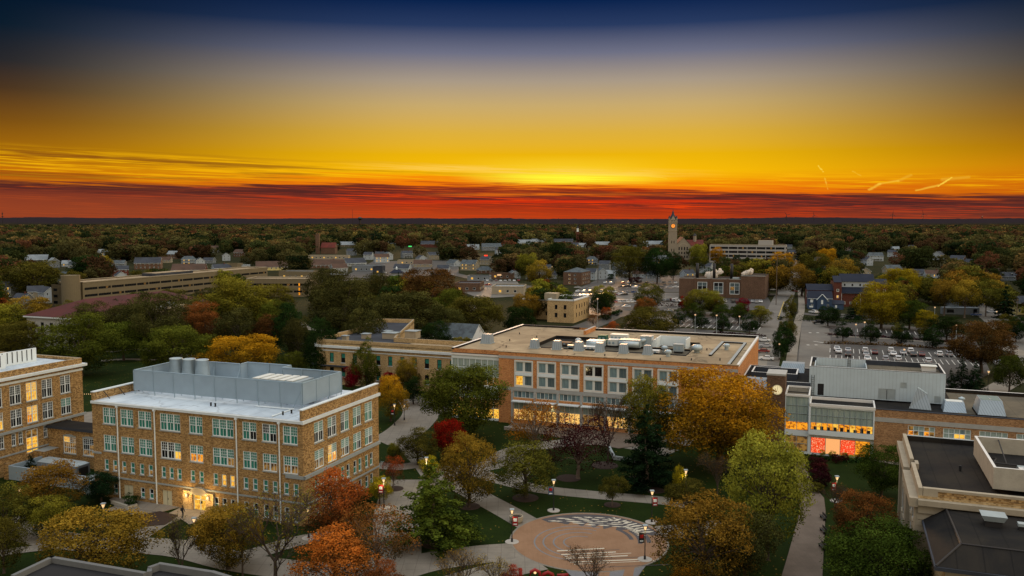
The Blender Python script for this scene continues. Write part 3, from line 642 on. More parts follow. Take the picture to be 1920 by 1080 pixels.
# ---- far left hall and its link
def west_hall():
    t = bthing('brick_hall', 'tan brick hall cut by the picture edge with white cornice and tall paired windows', 'building', FB, -62, 0)
    B0, B1 = -22.0, 18.6; mb = MB(); wins = []
    D, L, O, T, Dm = 'dark_glass', 'lit_yellow', 'lit_orange', 'teal_blind', 'lit_dim'
    cols = [14.0-.35, 9.75, 6.6, 3.4, -.2, -3.8, -7.4, -11, -14.6]
    for i, y in enumerate(cols):
        fa = [[D]*4, [D]*4, [L]*4, [D]*4, [D]*4][i % 5]; fb = [[D, T, D, T], [D]*4, [O, L, L, L], [D]*4, [O, Dm, L, Dm]][i % 5]
        wins.append(dict(a=y-B0, z=12.1, w=2.2, h=3.3, cols=2, grid=(3, 4), sill='grey_stone', fill=fa, mw=.2)); wins.append(dict(a=y-B0, z=8.2, w=2.2, h=3.0, cols=2, grid=(3, 3), sill='grey_stone', fill=fb, mw=.2))
        if i != 2:
            for k in range(2): wins.append(dict(a=y-B0+k*1.35, z=4.9, w=.85, h=2.2, cols=1, grid=(2, 2), sill='grey_stone', fill=[D, D] if i else [T, D]))
        if i < 2: continue
    facade_p0, facade_p1 = (0, B0), (0, B1)
    d_hole = (6.2-B0, 8.6-B0, 2.9, 7.0)
    hs = [(q['a'], q['a']+q['w'], q['z'], q['z']+q['h']) for q in wins]+[d_hole]
    facade(mb, facade_p0, facade_p1, 0, 17.6, hs, 'tan_brick')
    for q in wins:
        q = dict(q); a = q.pop('a'); z = q.pop('z'); w = q.pop('w'); h = q.pop('h'); window(t, (0, B0+a), (0, 1), z, w, h, **q)
    dw = window(t, (0, 6.2), (0, 1), 2.9, 2.4, 4.1, cols=2, rows=3, fill=['lit_yellow', 'lit_yellow', 'lit_dim'], split=.6)
    facade(mb, (0, B1), (-50, B1), 0, 17.6, [], 'tan_brick'); facade(mb, (-50, B0), (0, B0), 0, 17.6, [], 'tan_brick'); facade(mb, (-50, B1), (-50, B0), 0, 17.6, [], 'tan_brick')
    ring(mb, -50, B0, -.001, B1-.001, 17.6, 18.1, .4, 'tan_brick', 'limestone'); mb.build('wall', t)
    MB().prism([(-49.6, B0+.4), (-.4, B0+.4), (-.4, B1-.4), (-49.6, B1-.4)], 17.4, 17.5, 'tar_roof', 'white_roof').build('roof', t)
    c = MB(); cornice(c, (0, B0), (0, B1), 16.6, 17.05, .7, 'white_stone', .6); cornice(c, (0, B0), (0, B1), 15.75, 16.15, .12, 'white_stone', .1); cornice(c, (0, B1), (-50, B1), 16.6, 17.05, .7, 'white_stone'); c.build('cornice', t)
    c = MB(); cornice(c, (0, B0), (0, B1), 7.3, 7.7, .35, 'grey_stone', .3); cornice(c, (0, B0), (0, B1), 3.4, 3.65, .15, 'grey_stone'); c.build('stone_band', t)
    s = MB()
    for (x0, y0, x1, y1) in [(-6, 2, -6, 7.5), (-8, 8, -8, 15.5)]:
        s.box(x0-.15, y0, 17.5, x0+.15, y1, 20.0, 'white_paint')
        k = int((y1-y0)/1.0)
        for i in range(k): s.box(x0+.16, y0+.4+i, 17.9, x0+.24, y0+.52+i, 19.9, 'dark_metal')
    s.build('roof_screen', t)
    s = MB(); s.box(-38, 2, 17.5, -28, 12, 21.6, 'pale_tan_brick'); ring(s, -38.5, 1.5, -27.5, 12.5, 21.6, 22.3, .6, 'white_stone'); s.prism([(-37.9, 2.1), (-28.1, 2.1), (-28.1, 11.9), (-37.9, 11.9)], 21.6, 21.9, 'slate_roof'); s.build('roof_tower', t)
west_hall()
def link_wing():
    t = bthing('connecting_wing', 'low brick wing with tall arched windows and black roof joining two tan halls', 'building', FB, -61.9, 10.6)
    L_ = 22.2; mb = MB(); wins = []
    fills = [['lit_dim', 'lit_dim', 'lit_yellow', 'lit_dim'], ['lit_dim', 'dark_glass', 'dark_glass', 'lit_dim'], ['dark_glass'], ['dark_glass', 'lit_dim']]
    for i in range(4): wins.append(dict(a=3.6+i*4.6, z=2.3, w=3.0, h=3.1, cols=2, rows=3, grid=(3, 3), fill=fills[i], sill='grey_stone', mw=.1))
    wall_with_windows(mb, t, (0.0, 0), (L_, 0), 0, 6.6, wins, 'tan_brick')
    facade(mb, (L_, 3.6), (0, 3.6), 0, 6.6, [], 'tan_brick')
    for i in range(4):   # segmental heads over the openings
        a = 3.6+i*4.6
        for k in range(5): mb.box(a+k*.6+.0, -.03, 5.42+.0, a+k*.6+.59, -.004, 5.55+.28*math.sin(math.pi*(k+.5)/5), 'grey_stone')
    mb.build('wall', t)
    MB().box(.02, -.35, 6.6, L_-.02, 4.0, 7.1, 'slate_roof', 'tar_roof').build('roof', t)
    mb = MB(); mb.box(.0, -3.2, 0, 2.6, -.01, 3.2, 'tan_brick', 'grey_stone'); mb.build('entry_stair', t)
link_wing()
def enclosure():
    t = bthing('equipment_yard', 'walled yard with grey metal panels between the two tan brick halls', 'enclosure', FB, -60, 1)
    m = MB(); m.box(0, 0, 0, 20, .3, 2.4, 'screen_mesh'); m.box(0, .3, 0, .3, 8, 2.4, 'screen_mesh'); m.box(-.8, -.3, 0, -.01, .6, 2.7, 'tan_brick'); m.build('panel_wall', t)
    t = bthing('generator', 'long white generator housing standing in the walled yard', 'generator', FB, -57, 4)
    m = MB(); m.box(0, 0, .3, 9, 2.8, 2.6, 'grey_siding'); m.frustum(0, 0, 9, 2.8, 2.6, .4, .7, 8.6, 2.1, 3.0, 'galv')
    for k in range(1, 8): m.box(k*1.1, -.02, .5, k*1.1+.05, 0, 2.5, 'steel')
    m.box(-.2, -.2, 0, 9.2, 3, .3, 'concrete_wall'); m.build('housing', t)
    MB().box(9.001, .5, .6, 9.12, 2.3, 2.2, 'dark_metal').build('louvre', t)
    t = bthing('transformer_box', 'grey metal transformer cabinet beside the corner of the screened hall', 'utility box', FB, -42.6, 2.0)
    m = MB(); m.box(0, -2.4, 0, 2.4, 0, 2.3, 'galv'); m.frustum(-.06, -2.46, 2.46, .06, 2.3, .2, -2.2, 2.2, -.2, 2.5, 'galv'); m.build('cabinet', t)
    MB().box(.9, -2.46, .5, .95, -2.41, 2.1, 'dark_metal').box(1.4, -2.46, .5, 1.45, -2.41, 2.1, 'dark_metal').build('door_seam', t)
enclosure()
# ---- student union
def hood(t, x, y, z, w=1.9, d=2.0, h=2.0):
    m = MB(); m.frustum(x-w/2, y, x+w/2, y+d, z, x-w*.36, y+.35, x+w*.4, y+d-.1, z+h, 'zinc'); m.box(x-w/2-.12, y-.1, z-.02, x+w/2+.12, y+d+.1, z+.18, 'galv')
    m.build('skylight_hood', t)
def union():
    t = bthing('student_union', 'long orange brick student union with flat gravel roof and lit ground floor shopfront', 'building', FU)
    WU, DU, HU = 48.9, 44.5, 15.5; mb = MB(); wins = []
    G_, B_, D, O = 'grey_glass', 'blind_grey', 'dark_glass', 'lit_yellow'
    for i in range(7):
        a = 2.15+i*5.17
        for r, z in enumerate((11.35, 8.35)):
            f = [B_, G_]
            if r == 0 and i == 3: f = [D, D]
            if r == 1 and i == 0: f = [O, G_]
            wins.append(dict(a=a+.12, z=z, w=3.8, h=2.25, cols=2, rows=1, fm='cream_paint', fill=f, mw=.5, fw=.16))
    for i in range(8):
        a = 1.6+i*5.17
        wins.append(dict(a=a+.25, z=5.75, w=4.6, h=1.45, cols=5, rows=1, fm='cream_paint', fill=['blind_grey', 'grey_glass'], mw=.08, fw=.08))
        wins.append(dict(a=a+.25, z=.9, w=4.6, h=3.9, cols=4, rows=2, fm='cream_paint', fill=[['shop_window', 'shop_window', 'shop_window', 'lit_dim', 'shop_window', 'lit_dim', 'lit_dim', 'lit_dim'][i], 'sky_glass'], mw=.09, fw=.09, split=.6))
    hs = [(q['a'], q['a']+q['w'], q['z'], q['z']+q['h']) for q in wins]
    facade(mb, (0, 0), (WU, 0), 0, HU, hs, 'orange_brick', depth=.3)
    for q in wins:
        q = dict(q); a = q.pop('a'); z = q.pop('z'); w = q.pop('w'); h = q.pop('h'); window(t, (a, 0), (1, 0), z, w, h, **q)
    facade(mb, (WU, 0), (WU, DU), 0, HU, [], 'orange_brick'); facade(mb, (WU, DU), (-13.2, DU+2), 0, HU, [], 'orange_brick')
    facade(mb, (-13.2, DU+2), (-13.2, 1.2), 0, HU, [], 'orange_brick'); facade(mb, (-1.6, 1.2), (-1.6, 0), 0, HU, [], 'orange_brick'); facade(mb, (-1.6, 0), (0, 0), 0, HU, [], 'orange_brick')
    facade(mb, (-13.2, 1.2), (-1.6, 1.2), 14.2, HU, [], 'orange_brick')
    mb.build('wall', t)
    b = MB(); cornice(b, (-1.6, 0), (WU, 0), 14.15, 14.75, .08, 'band_grey'); cornice(b, (0, 0), (42.6, 0), 7.25, 8.0, .12, 'band_grey'); cornice(b, (-1.6, 0), (0, 0), 7.3, 7.9, .1, 'band_grey')
    for i in range(9): b.box(1.6+i*5.17-.3, -.14, 0, 1.6+i*5.17+.2, -.004, 7.25, 'band_grey')
    b.build('stone_band', t)
    for i in range(7):
        a = 2.15+i*5.17; MB().box(a-.1, -.12, 8.05, a+.115, -.004, 13.9, 'cream_paint').box(a+3.925, -.12, 8.05, a+4.15, -.004, 13.9, 'cream_paint').box(a+.115, -.12, 10.62, a+3.925, -.004, 11.33, 'white_paint').box(a+.115, -.12, 13.62, a+3.925, -.004, 13.9, 'cream_paint').box(a+.115, -.12, 8.05, a+3.925, -.004, 8.33, 'cream_paint').build('bay_surround', t)
    for i in range(8):
        a = 1.6+i*5.17; MB().prism([(a+.25, -1.6), (a+4.85, -1.6), (a+4.85, -.15), (a+.25, -.15)], 5.05, 5.25, 'white_paint', bottom=True).build('sun_shade', t)
    # roof: gravel field with a sunken plant deck
    r = MB(); hx0, hx1, hy0, hy1 = 1.6, 37, 10.2, 30.5
    z = 15.2
    for (x0, y0, x1, y1) in [(-12.8, 1.6, hx0, DU+1), (hx1, .5, WU-.4, DU-.4), (hx0, .5, hx1, hy0), (hx0, hy1, hx1, DU-.4)]:
        r.prism([(x0, y0), (x1, y0), (x1, y1), (x0, y1)], 15.0, z, 'gravel_roof')
    for (x0, y0, x1, y1, nx) in [(hx0, hy0, hx1, hy0+.05, 0)]: pass
    r.box(hx0, hy1-.15, 14.5, hx1, hy1-.003, 15.32, 'tar_roof'); r.box(hx0+.003, hy0, 14.5, hx0+.15, hy1-.16, 15.32, 'tar_roof'); r.box(hx1-.15, hy0, 14.5, hx1-.003, hy1-.16, 15.32, 'tar_roof')
    r.prism([(hx0, hy0), (hx1, hy0), (hx1, hy1), (hx0, hy1)], 14.4, 14.55, 'gravel_roof', 'grey_brown_roof'); r.build('roof', t)
    d = MB(); d.box(hx0+.2, hy0+.05, 14.55, hx1-.2, hy0+5.4, 14.62, 'tar_roof'); d.box(5.5, 17.8, 14.55, 10.5, 18.6, 14.9, 'tar_roof'); d.box(10, 21.5, 14.55, 36, 22.1, 15.0, 'tar_roof', 'gravel_roof'); d.box(hx0+.2, 26.5, 14.55, 12, hy1-.2, 14.62, 'tar_roof'); d.build('roof_deck', t)  # front black strip puts the shadow of the recess edge into the colour
    c = MB()
    c.box(-1.7, -.1, HU, WU+.1, .5, HU+.12, 'gravel_roof'); c.box(WU-.35, .5, HU-.3, WU+.1, DU-.5, HU+.16, 'fascia_white'); c.box(8, DU-.5, HU-.5, WU+.1, DU+.1, HU+.3, 'tar_roof', 'fascia_white')
    c.box(-13.4, 1.2, HU-.3, -12.75, DU+2, HU+.14, 'tar_roof', 'fascia_white'); c.box(-13.2, DU+1.2, HU-.3, 3, DU+2.1, HU+.1, 'tar_roof', 'slate_roof')
    c.box(41.5, 12, 15.2, 42.1, 33.4, 15.55, 'tar_roof', 'grey_stone'); c.box(42.1, 32.8, 15.2, 46.6, 33.4, 15.55, 'tar_roof', 'grey_stone'); c.box(46.6, 1.2, 15.2, 47.2, 33.4, 15.55, 'tar_roof', 'grey_stone')
    c.build('coping', t)
    m = MB(); m.box(7.3, 35, 15.0, 7.9, DU, 16.3, 'orange_brick', 'grey_stone'); m.build('parapet', t)
    for x in (3.3, 8.6, 13.7, 18.4, 23.7, 29.0): hood(t, x, 8.4, 15.2)
    hood(t, -9.6, 11.5, 15.2, 2.6, 2.4, 2.2)
    # plant on the sunken deck
    def unit(x, y, w, dd, h, mt='galv', z=14.7, name='air_handler'):
        h = max(.7, h-1.0)
        m = MB(); m.box(x, y, z+.3, x+w, y+dd, z+h, mt); m.box(x+.2, y+.2, z-.2, x+w-.2, y+dd-.2, z+.3, 'dark_metal')
        for k in range(int(w/.9)): m.box(x+.2+k*.9, y-.03, z+.6, x+.7+k*.9, y-.001, z+h-.4, 'steel')
        m.box(x-.05, y-.05, z+h, x+w+.05, y+dd+.05, z+h+.08, mt); m.build(name, t)
    unit(5.2, 18.5, 3.6, 2, 1.4, 'wood'); unit(11.4, 13.8, 4.8, 2.6, 1.3, 'fascia_white'); unit(13.2, 17.5, 3.8, 2.8, 2.6); unit(17.2, 20.8, 2.4, 2.2, 2.6, 'cream_paint'); unit(20.3, 19.4, 4.8, 2.8, 2.9); unit(24.6, 22, 2.6, 2.4, 3.6)
    unit(14, 24, 2, 2, 3, 'green_metal'); unit(16.5, 26, 4, 2.4, 3.1, 'cream_paint'); unit(33, 17.2, 2.2, 1.8, 2.8, 'galv'); unit(27.5, 13.6, 3.0, 1.8, 1.6, 'fascia_white'); unit(9.4, 14.6, 1.2, 1.2, 1.0, 'galv', name='roof_vent')
    m = MB(); m.tube([(13.4, 16.8, 15.7), (17, 16.8, 15.7)], .75, 'galv', 14); m.tube([(20.5, 18.6, 15.8), (25, 18.6, 15.8)], .7, 'galv', 14); m.tube([(24.4, 21, 16), (26.5, 23.2, 16.9)], .5, 'galv', 12); m.build('duct', t, True)
    m = MB(); m.box(26.6, 22.4, 14.5, 34.8, 22.6, 14.9, 'galv'); m.box(28, 28.0, 14.5, 35, 28.2, 16.9, 'white_paint'); m.box(34.8, 22.6, 14.5, 35, 28.0, 16.9, 'white_paint'); m.box(28, 23, 14.5, 28.2, 28.0, 16.9, 'white_paint'); m.frustum(26.4, 22.6, 27.99, 28, 14.5, 27.6, 22.6, 27.98, 28, 16.6, 'white_paint'); m.build('well_wall', t)
    for x, y, z_ in [(9.5, 23, 14.55), (10.5, 19.5, 14.55), (33.6, 8.4, 15.2), (44, 22, 15.2), (31, 18, 14.55)]:
        MB().lathe([(.45, z_), (.45, z_+.7), (.75, z_+.8), (.75, z_+1.2), (.4, z_+1.45), (.02, z_+1.5)], 'galv', 12, (x, y)).build('roof_vent', t)
    m = MB().lathe([(.6, 15.2), (.6, 15.8), (1.2, 15.9), (1.2, 16.6), (.7, 17), (.02, 17.05)], 'galv', 14, (38.5, 15.6)); m.build('roof_fan', t, True)
    for x, y in [(-3, 8), (-6, 18), (-2, 26), (39, 5), (40, 20), (44.5, 7), (21, 4), (33, 3), (-8, 30)]: MB().lathe([(.12, 15.2), (.12, 15.6), (.2, 15.65), (.02, 15.7)], 'dark_metal', 8, (x, y)).build('vent_pipe', t)
    # glazed entrance bay
    wins = [dict(a=.05, z=7.6, w=11.5, h=5.9, cols=8, rows=3, fm='white_paint', fill=['lit_dim', 'sky_glass', 'sky_glass'], mw=.1, fw=.14), dict(a=.05, z=.4, w=11.5, h=6.6, cols=8, rows=3, fm='white_paint', fill=['lit_yellow', 'lit_dim', 'sky_glass'], mw=.1, fw=.14)]
    g = MB(); wall_with_windows(g, t, (-13.2, .6), (-1.6, .6), 0, 14.2, wins, 'white_paint', depth=.25); g.box(-13.4, .3, 14.2, -1.61, 1.19, 14.6, 'fascia_white', 'tar_roof'); g.build('entrance_bay', t)
    # lettering
    for k, (txt, zz) in enumerate([('BOWEN-THOMPSON', 12.75), ('STUDENT UNION', 11.75)]):
        cu = bpy.data.curves.new('lettering', 'FONT'); cu.body = txt; cu.size = .95; cu.extrude = .05; cu.materials.append(MATS['white_paint']); cu.resolution_u = 2
        tmp = bpy.data.objects.new('tmp', cu); COL.objects.link(tmp); me = bpy.data.meshes.new_from_object(tmp); bpy.data.objects.remove(tmp); o = link('lettering', me, t, (39.3, -.06, zz)); o.rotation_euler = (R(90), 0, 0)
    return t
union()
# ---- glass wing, clock pier and low east wing (one complex east of the union)
def east_wing():
    t = bthing('glass_wing', 'glass fronted wing with lit orange interior under a large pale metal penthouse', 'building', FU, 0, 0)
    y0 = -3.0; mb = MB()
    # left glass part x 58..62.3 z to 12, right part x 62.3..73.6 z to 9.9
    S, Y, O_ = 'sky_glass', 'lit_yellow', 'lit_orange'
    w1 = [dict(a=.1, z=.4, w=4.1, h=3.0, cols=2, rows=2, fm='galv', fill=['lit_dim', 'lit_dim'], mw=.09, fw=.1), dict(a=.1, z=4.4, w=4.1, h=6.4, cols=2, rows=4, fm='galv', fill=['lit_orange', S, S, S], mw=.09, fw=.1)]
    wall_with_windows(mb, t, (58.0, y0), (62.3, y0), 0, 10.9, w1, 'white_paint', depth=.25)
    w2 = [dict(a=.3, z=4.9, w=10.8, h=4.3, cols=11, rows=3, fm='galv', fill=[O_, S, S, Y, S, S, O_, S, S], mw=.08, fw=.1)]
    wall_with_windows(mb, t, (62.3, y0-.8), (73.6, y0-.8), 4.0, 9.4, w2, 'white_paint', depth=.25)
    facade(mb, (73.6, y0-.8), (73.6, 4), 0, 9.4, [], 'white_paint'); facade(mb, (62.3, y0), (62.3, y0-.8), 4.0, 9.4, [], 'white_paint')
    facade(mb, (62.3, 6), (62.3, y0), 9.4, 10.9, [], 'white_paint')
    for k in range(2): pass
    mb.face([(62.3, y0-.8, 4.0), (62.3, y0, 4.0), (73.6, y0, 4.0), (73.6, y0-.8, 4.0)], 'white_paint')
    wall_with_windows(mb, t, (62.3, y0), (73.6, y0), 0, 3.996, [dict(a=.4, z=.3, w=10.4, h=3.1, cols=4, rows=1, fm='galv', fill=['lit_yellow', 'red_mural', 'mural_cream', 'red_mural'][1:] + ['lit_orange'], mw=.1, fw=.1)], 'white_paint', depth=.25)
    mb.build('wall', t)
    m = MB(); ring(m, 57.95, y0-.05, 62.35, 6, 10.9, 11.25, .25, 'fascia_white'); ring(m, 62.36, y0-.9, 73.7, 3.0, 9.4, 9.95, .25, 'fascia_white'); m.build('coping', t)
    r = MB(); r.prism([(58.2, y0+.2), (62.1, y0+.2), (62.1, 6), (58.2, 6)], 10.7, 10.85, 'grey_brown_roof'); r.box(58.3, 0.8, 10.85, 62.0, 1.3, 10.95, 'tar_roof'); r.prism([(62.6, y0-.6), (73.5, y0-.6), (73.5, 2.8), (62.6, 2.8)], 9.2, 9.35, 'tar_roof')
    r.prism([(49, -1), (62.3, 6), (62.3, 24), (49, 24)], 11.0, 11.6, 'slate_roof', 'tar_roof') if False else r.box(48.95, 6.1, 8, 62.2, 24, 11.6, 'slate_roof', 'tar_roof')
    r.build('roof', t)
    m = MB(); ring(m, 50.5, 10, 59.5, 17, 11.6, 12.8, .3, 'slate_roof', 'fascia_white'); ring(m, 48.96, 6.11, 62.2, 23.99, 11.6, 11.9, .3, 'slate_roof', 'fascia_white'); m.build('roof_curb', t)
    m = MB(); m.frustum(49.6, -1, 54.6, 3.4, 11.2, 50.4, 0.5, 54.2, 3.0, 13.0, 'zinc'); m.box(49.4, -1.2, 8, 54.8, 6.0, 11.2, 'wing_brick', 'tar_roof'); m.build('skylight_hood', t)
    m = MB(); m.frustum(55.5, 19, 60.5, 23, 11.6, 56, 20, 60.5, 22.5, 13.4, 'zinc'); m.build('skylight_hood', t)
    # mural lettering shape (an arch emblem) in the lit window
    m = MB()
    for k in range(9):
        a = math.pi*k/8; a2 = math.pi*(k+1)/8
        if k == 8: break
        m.face([(69.4+1.0*math.cos(a), y0+.12, 1.9+.7*math.sin(a)), (69.4+.8*math.cos(a), y0+.12, 1.9+.5*math.sin(a)), (69.4+.8*math.cos(a2), y0+.12, 1.9+.5*math.sin(a2)), (69.4+1.0*math.cos(a2), y0+.12, 1.9+.7*math.sin(a2))][::-1], 'sign_red')
    m.face([(68.3, y0+.12, 1.5), (70.5, y0+.12, 1.5), (70.5, y0+.12, 1.75), (68.3, y0+.12, 1.75)], 'sign_red'); m.build('wall_emblem', t)
    for x in (64.7, 68.0, 70.5): MB().box(x, y0-.45, 8.3, x+1.9, y0-.4, 8.38, 'tube_light').build('ceiling_light', t)
    rnd = random.Random(3)
    for k in range(9):
        x = 63.2+k*1.15; MB().box(x, y0-.66, 4.55+.0, x+.55, y0-.6, 5.5+rnd.random()*.3, 'black').build('chair_back', t)
    # penthouse
    p = MB(); px0, px1, py0, py1, pz0, pz1 = 61.9, 86.0, 6.2, 18.4, 9.5, 15.2
    facade(p, (px0, py0), (px1, py0), pz0, pz1, [(1.6, 2.75, 9.6, 11.9), (12.6, 15.6, 9.6, 11.7), (16.4, 17.5, 12.0, 13.1), (22.3, 23.4, 9.6, 10.9)], 'penthouse_metal', depth=.12)
    facade(p, (px1, py0), (px1, py1), pz0, pz1, [], 'penthouse_metal'); facade(p, (px1, py1), (px0, py1), pz0-9, pz1, [], 'penthouse_metal'); facade(p, (px0, py1), (px0, py0), pz0-1, pz1, [], 'penthouse_metal')
    ring(p, px0+.001, py0+.001, px1-.001, py1-.001, pz1-.9, pz1+.1, .25, 'slate_roof', 'fascia_white'); pr = p.build('penthouse', t)
    MB().prism([(px0+.2, py0+.2), (px1-.2, py0+.2), (px1-.2, py1-.2), (px0+.2, py1-.2)], pz1-1.0, pz1-.9, 'grey_brown_roof').build('penthouse_roof', pr)
    w = MB(); ring(w, px0+.9, py0+1.2, px0+10.5, py1-4, pz1-.9, pz1+.05, .15, 'penthouse_metal'); w.prism([(px0+1.1, py1-4.4), (px0+10.4, py1-4.4), (px0+10.4, py1-4.2), (px0+1.1, py1-4.2)], pz1-.9, pz1+.6, 'penthouse_metal'); w.build('inner_parapet', pr)
    m = MB()
    for q in (0, .45): m.tube([(69+q, py1-4.45, pz1-.9), (69+q, py1-4.45, pz1+1.4)], .05, 'dark_metal', 5)
    for q in range(6): m.tube([(69, py1-4.45, pz1-.5+q*.33), (69.45, py1-4.45, pz1-.5+q*.33)], .03, 'dark_metal', 5)
    m.build('ladder', pr)
    m = MB().box(px0+1.6, py0+.06, 9.6, px0+2.75, py0+.11, 11.9, 'black'); m.build('door', pr)
    m = MB().box(px0+12.6, py0+.05, 9.6, px0+14.05, py0+.11, 11.7, 'galv').box(px0+14.15, py0+.05, 9.6, px0+15.6, py0+.11, 11.7, 'galv'); m.build('louvre', pr)
    MB().box(px0+16.4, py0+.05, 12.0, px0+17.5, py0+.11, 13.1, 'galv').build('louvre', pr); MB().box(px0+22.3, py0+.05, 9.6, px0+23.4, py0+.11, 10.9, 'galv').build('louvre', pr)
    m = MB(); m.box(82.5, 13.0, 14.4, 85, 15, 15.4, 'fascia_white'); m.box(82.3, 12.8, 15.4, 85.2, 15.2, 15.5, 'cream_paint'); m.build('roof_unit', pr)
    m = MB()
    for q in (0, .5): m.tube([(62.35+q, 6.0, 9.4), (62.35+q, 6.0, 13.6)], .05, 'dark_metal', 5)
    for q in range(9): m.tube([(62.35, 6.0, 9.7+q*.42), (62.85, 6.0, 9.7+q*.42)], .03, 'dark_metal', 5)
    m.build('ladder', t)
    # clock pier
    t2 = bthing('clock_pier', 'tall brown brick pier with a round lit clock between union and glass wing', 'clock tower', FU, 54.6, -3.2)
    m = MB(); m.box(0, 0, 0, 3.3, 5.0, 14.6, 'brown_brick'); m.build('pier', t2); MB().box(-.1, -.1, 14.6, 3.4, 5.1, 14.95, 'band_grey').build('coping', t2)
    f = MB(); f.tube([(1.9, -.02, 11.9), (1.9, -.14, 11.9)], .95, 'clock_face', 28); fo = f.build('clock_face', t2)
    f = MB(); f.tube([(1.9, -.145, 11.9), (1.9, -.16, 11.9)], .82, 'dial_glow', 28); f.build('dial', fo)
    h = MB()
    for k in range(12):
        a = k*math.pi/6; h.box(1.9+.68*math.sin(a)-.03, -.185, 11.9+.68*math.cos(a)-.05, 1.9+.68*math.sin(a)+.03, -.165, 11.9+.68*math.cos(a)+.05, 'black')
    h.tube([(1.9, -.19, 11.9), (1.78, -.19, 11.45)], .035, 'black', 5); h.tube([(1.9, -.2, 11.9), (2.0, -.2, 12.5)], .025, 'black', 5); h.build('clock_hand', fo)
    # low east wing
    t3 = bthing('low_brick_wing', 'low brown brick wing with dark flat roof and three angular metal skylights', 'building', FU, 73.6, -3)
    mb = MB(); wins = []; L_ = 60
    fl = [['lit_orange', 'lit_dim', 'lit_dim', 'sky_glass', 'blind_grey', 'sky_glass'], ['sky_glass', 'sky_glass', 'sky_glass', 'sky_glass', 'lit_yellow', 'sky_glass', 'lit_yellow', 'blind_grey'], ['blind_grey', 'sky_glass']]
    for i in range(9): wins.append(dict(a=5.6+i*5.7, z=5.2, w=4.4, h=1.8, cols=5, rows=2, fm='white_paint', fill=fl[min(i, 2)], mw=.08, fw=.1))
    wall_with_windows(mb, t3, (0.02, 0), (L_, 0), 0, 9.5, wins, 'wing_brick'); facade(mb, (L_, 0), (L_, 24), 0, 9.5, [], 'wing_brick'); facade(mb, (L_, 24), (12.6, 24), 0, 9.5, [], 'wing_brick'); facade(mb, (0.02, 20), (0.02, 0), 0, 9.5, [], 'wing_brick')
    mb.build('wall', t3)
    m = MB(); cornice(m, (0, 0), (L_, 0), 7.3, 8.1, .1, 'band_grey')
    for i in range(9): m.box(5.2+i*5.7, -1.0, 4.75, 10.4+i*5.7, -.12, 4.95, 'white_paint')
    m.build('stone_band', t3)
    r = MB(); r.prism([(-11.5, 3.3), (-.0, 3.3), (0, .3), (L_-.3, .3), (L_-.3, 23.7), (-11.5, 23.7)], 8.9, 9.2, 'tar_roof'); r.prism([(14, 3), (L_-1, 3), (L_-1, 23), (14, 23)], 9.2, 9.24, 'grey_brown_roof'); r.build('roof', t3)
    m = MB(); m.box(0, -.06, 9.5, L_, .35, 9.62, 'slate_roof'); m.box(12.6, 23.6, 9.3, L_, 24.1, 9.9, 'tar_roof', 'fascia_white'); m.build('coping', t3)
    m = MB(); m.frustum(10.9, 2.0, 16.4, 6.0, 9.2, 12.0, 3.6, 15.6, 5.4, 11.4, 'zinc')
    m = MB(); b0 = [(6.0, 4.6), (9.7, 4.2), (9.9, 7.4), (6.8, 7.6)]; tz = [(7.4, 5.4, 13.0), (9.0, 5.2, 12.0), (9.1, 6.0, 12.0), (7.6, 6.2, 13.0)]
    for i in range(4): j = (i+1) % 4; m.face([(*b0[i], 9.2), (*b0[j], 9.2), tz[j], tz[i]], 'zinc')
    m.face(tz, 'galv'); m.build('skylight', t3)
    m = MB(); m.frustum(11.6, 3.6, 15.4, 7.6, 9.2, 12.0, 5.0, 15.1, 7.3, 10.9, 'zinc'); m.face([(12.2, 5.1, 10.92), (14.9, 5.1, 10.92), (14.9, 7.2, 10.92), (12.2, 7.2, 10.92)], 'cream_paint'); m.build('skylight', t3)
    m = MB(); m.box(16.8, 1.4, 9.2, 21.4, 8.2, 9.6, 'tar_roof'); m.frustum(16.9, 1.5, 21.3, 8.1, 9.6, 17.4, 2.8, 20.8, 7.4, 12.0, 'zinc'); 
    for k in range(3):
        for q in range(2): m.box(17.55+q*1.6, 3.0+k*1.45, 12.0, 19.0+q*1.6, 4.3+k*1.45, 12.06, 'sky_glass')
    m.build('skylight', t3)
    for x, y in [(15.6, 12.5), (20.8, 14), (30, 10)]: MB().lathe([(.35, 9.2), (.35, 9.9), (.6, 10), (.6, 10.3), (.02, 10.6)], 'galv', 10, (x, y)).build('roof_vent', t3)
east_wing()
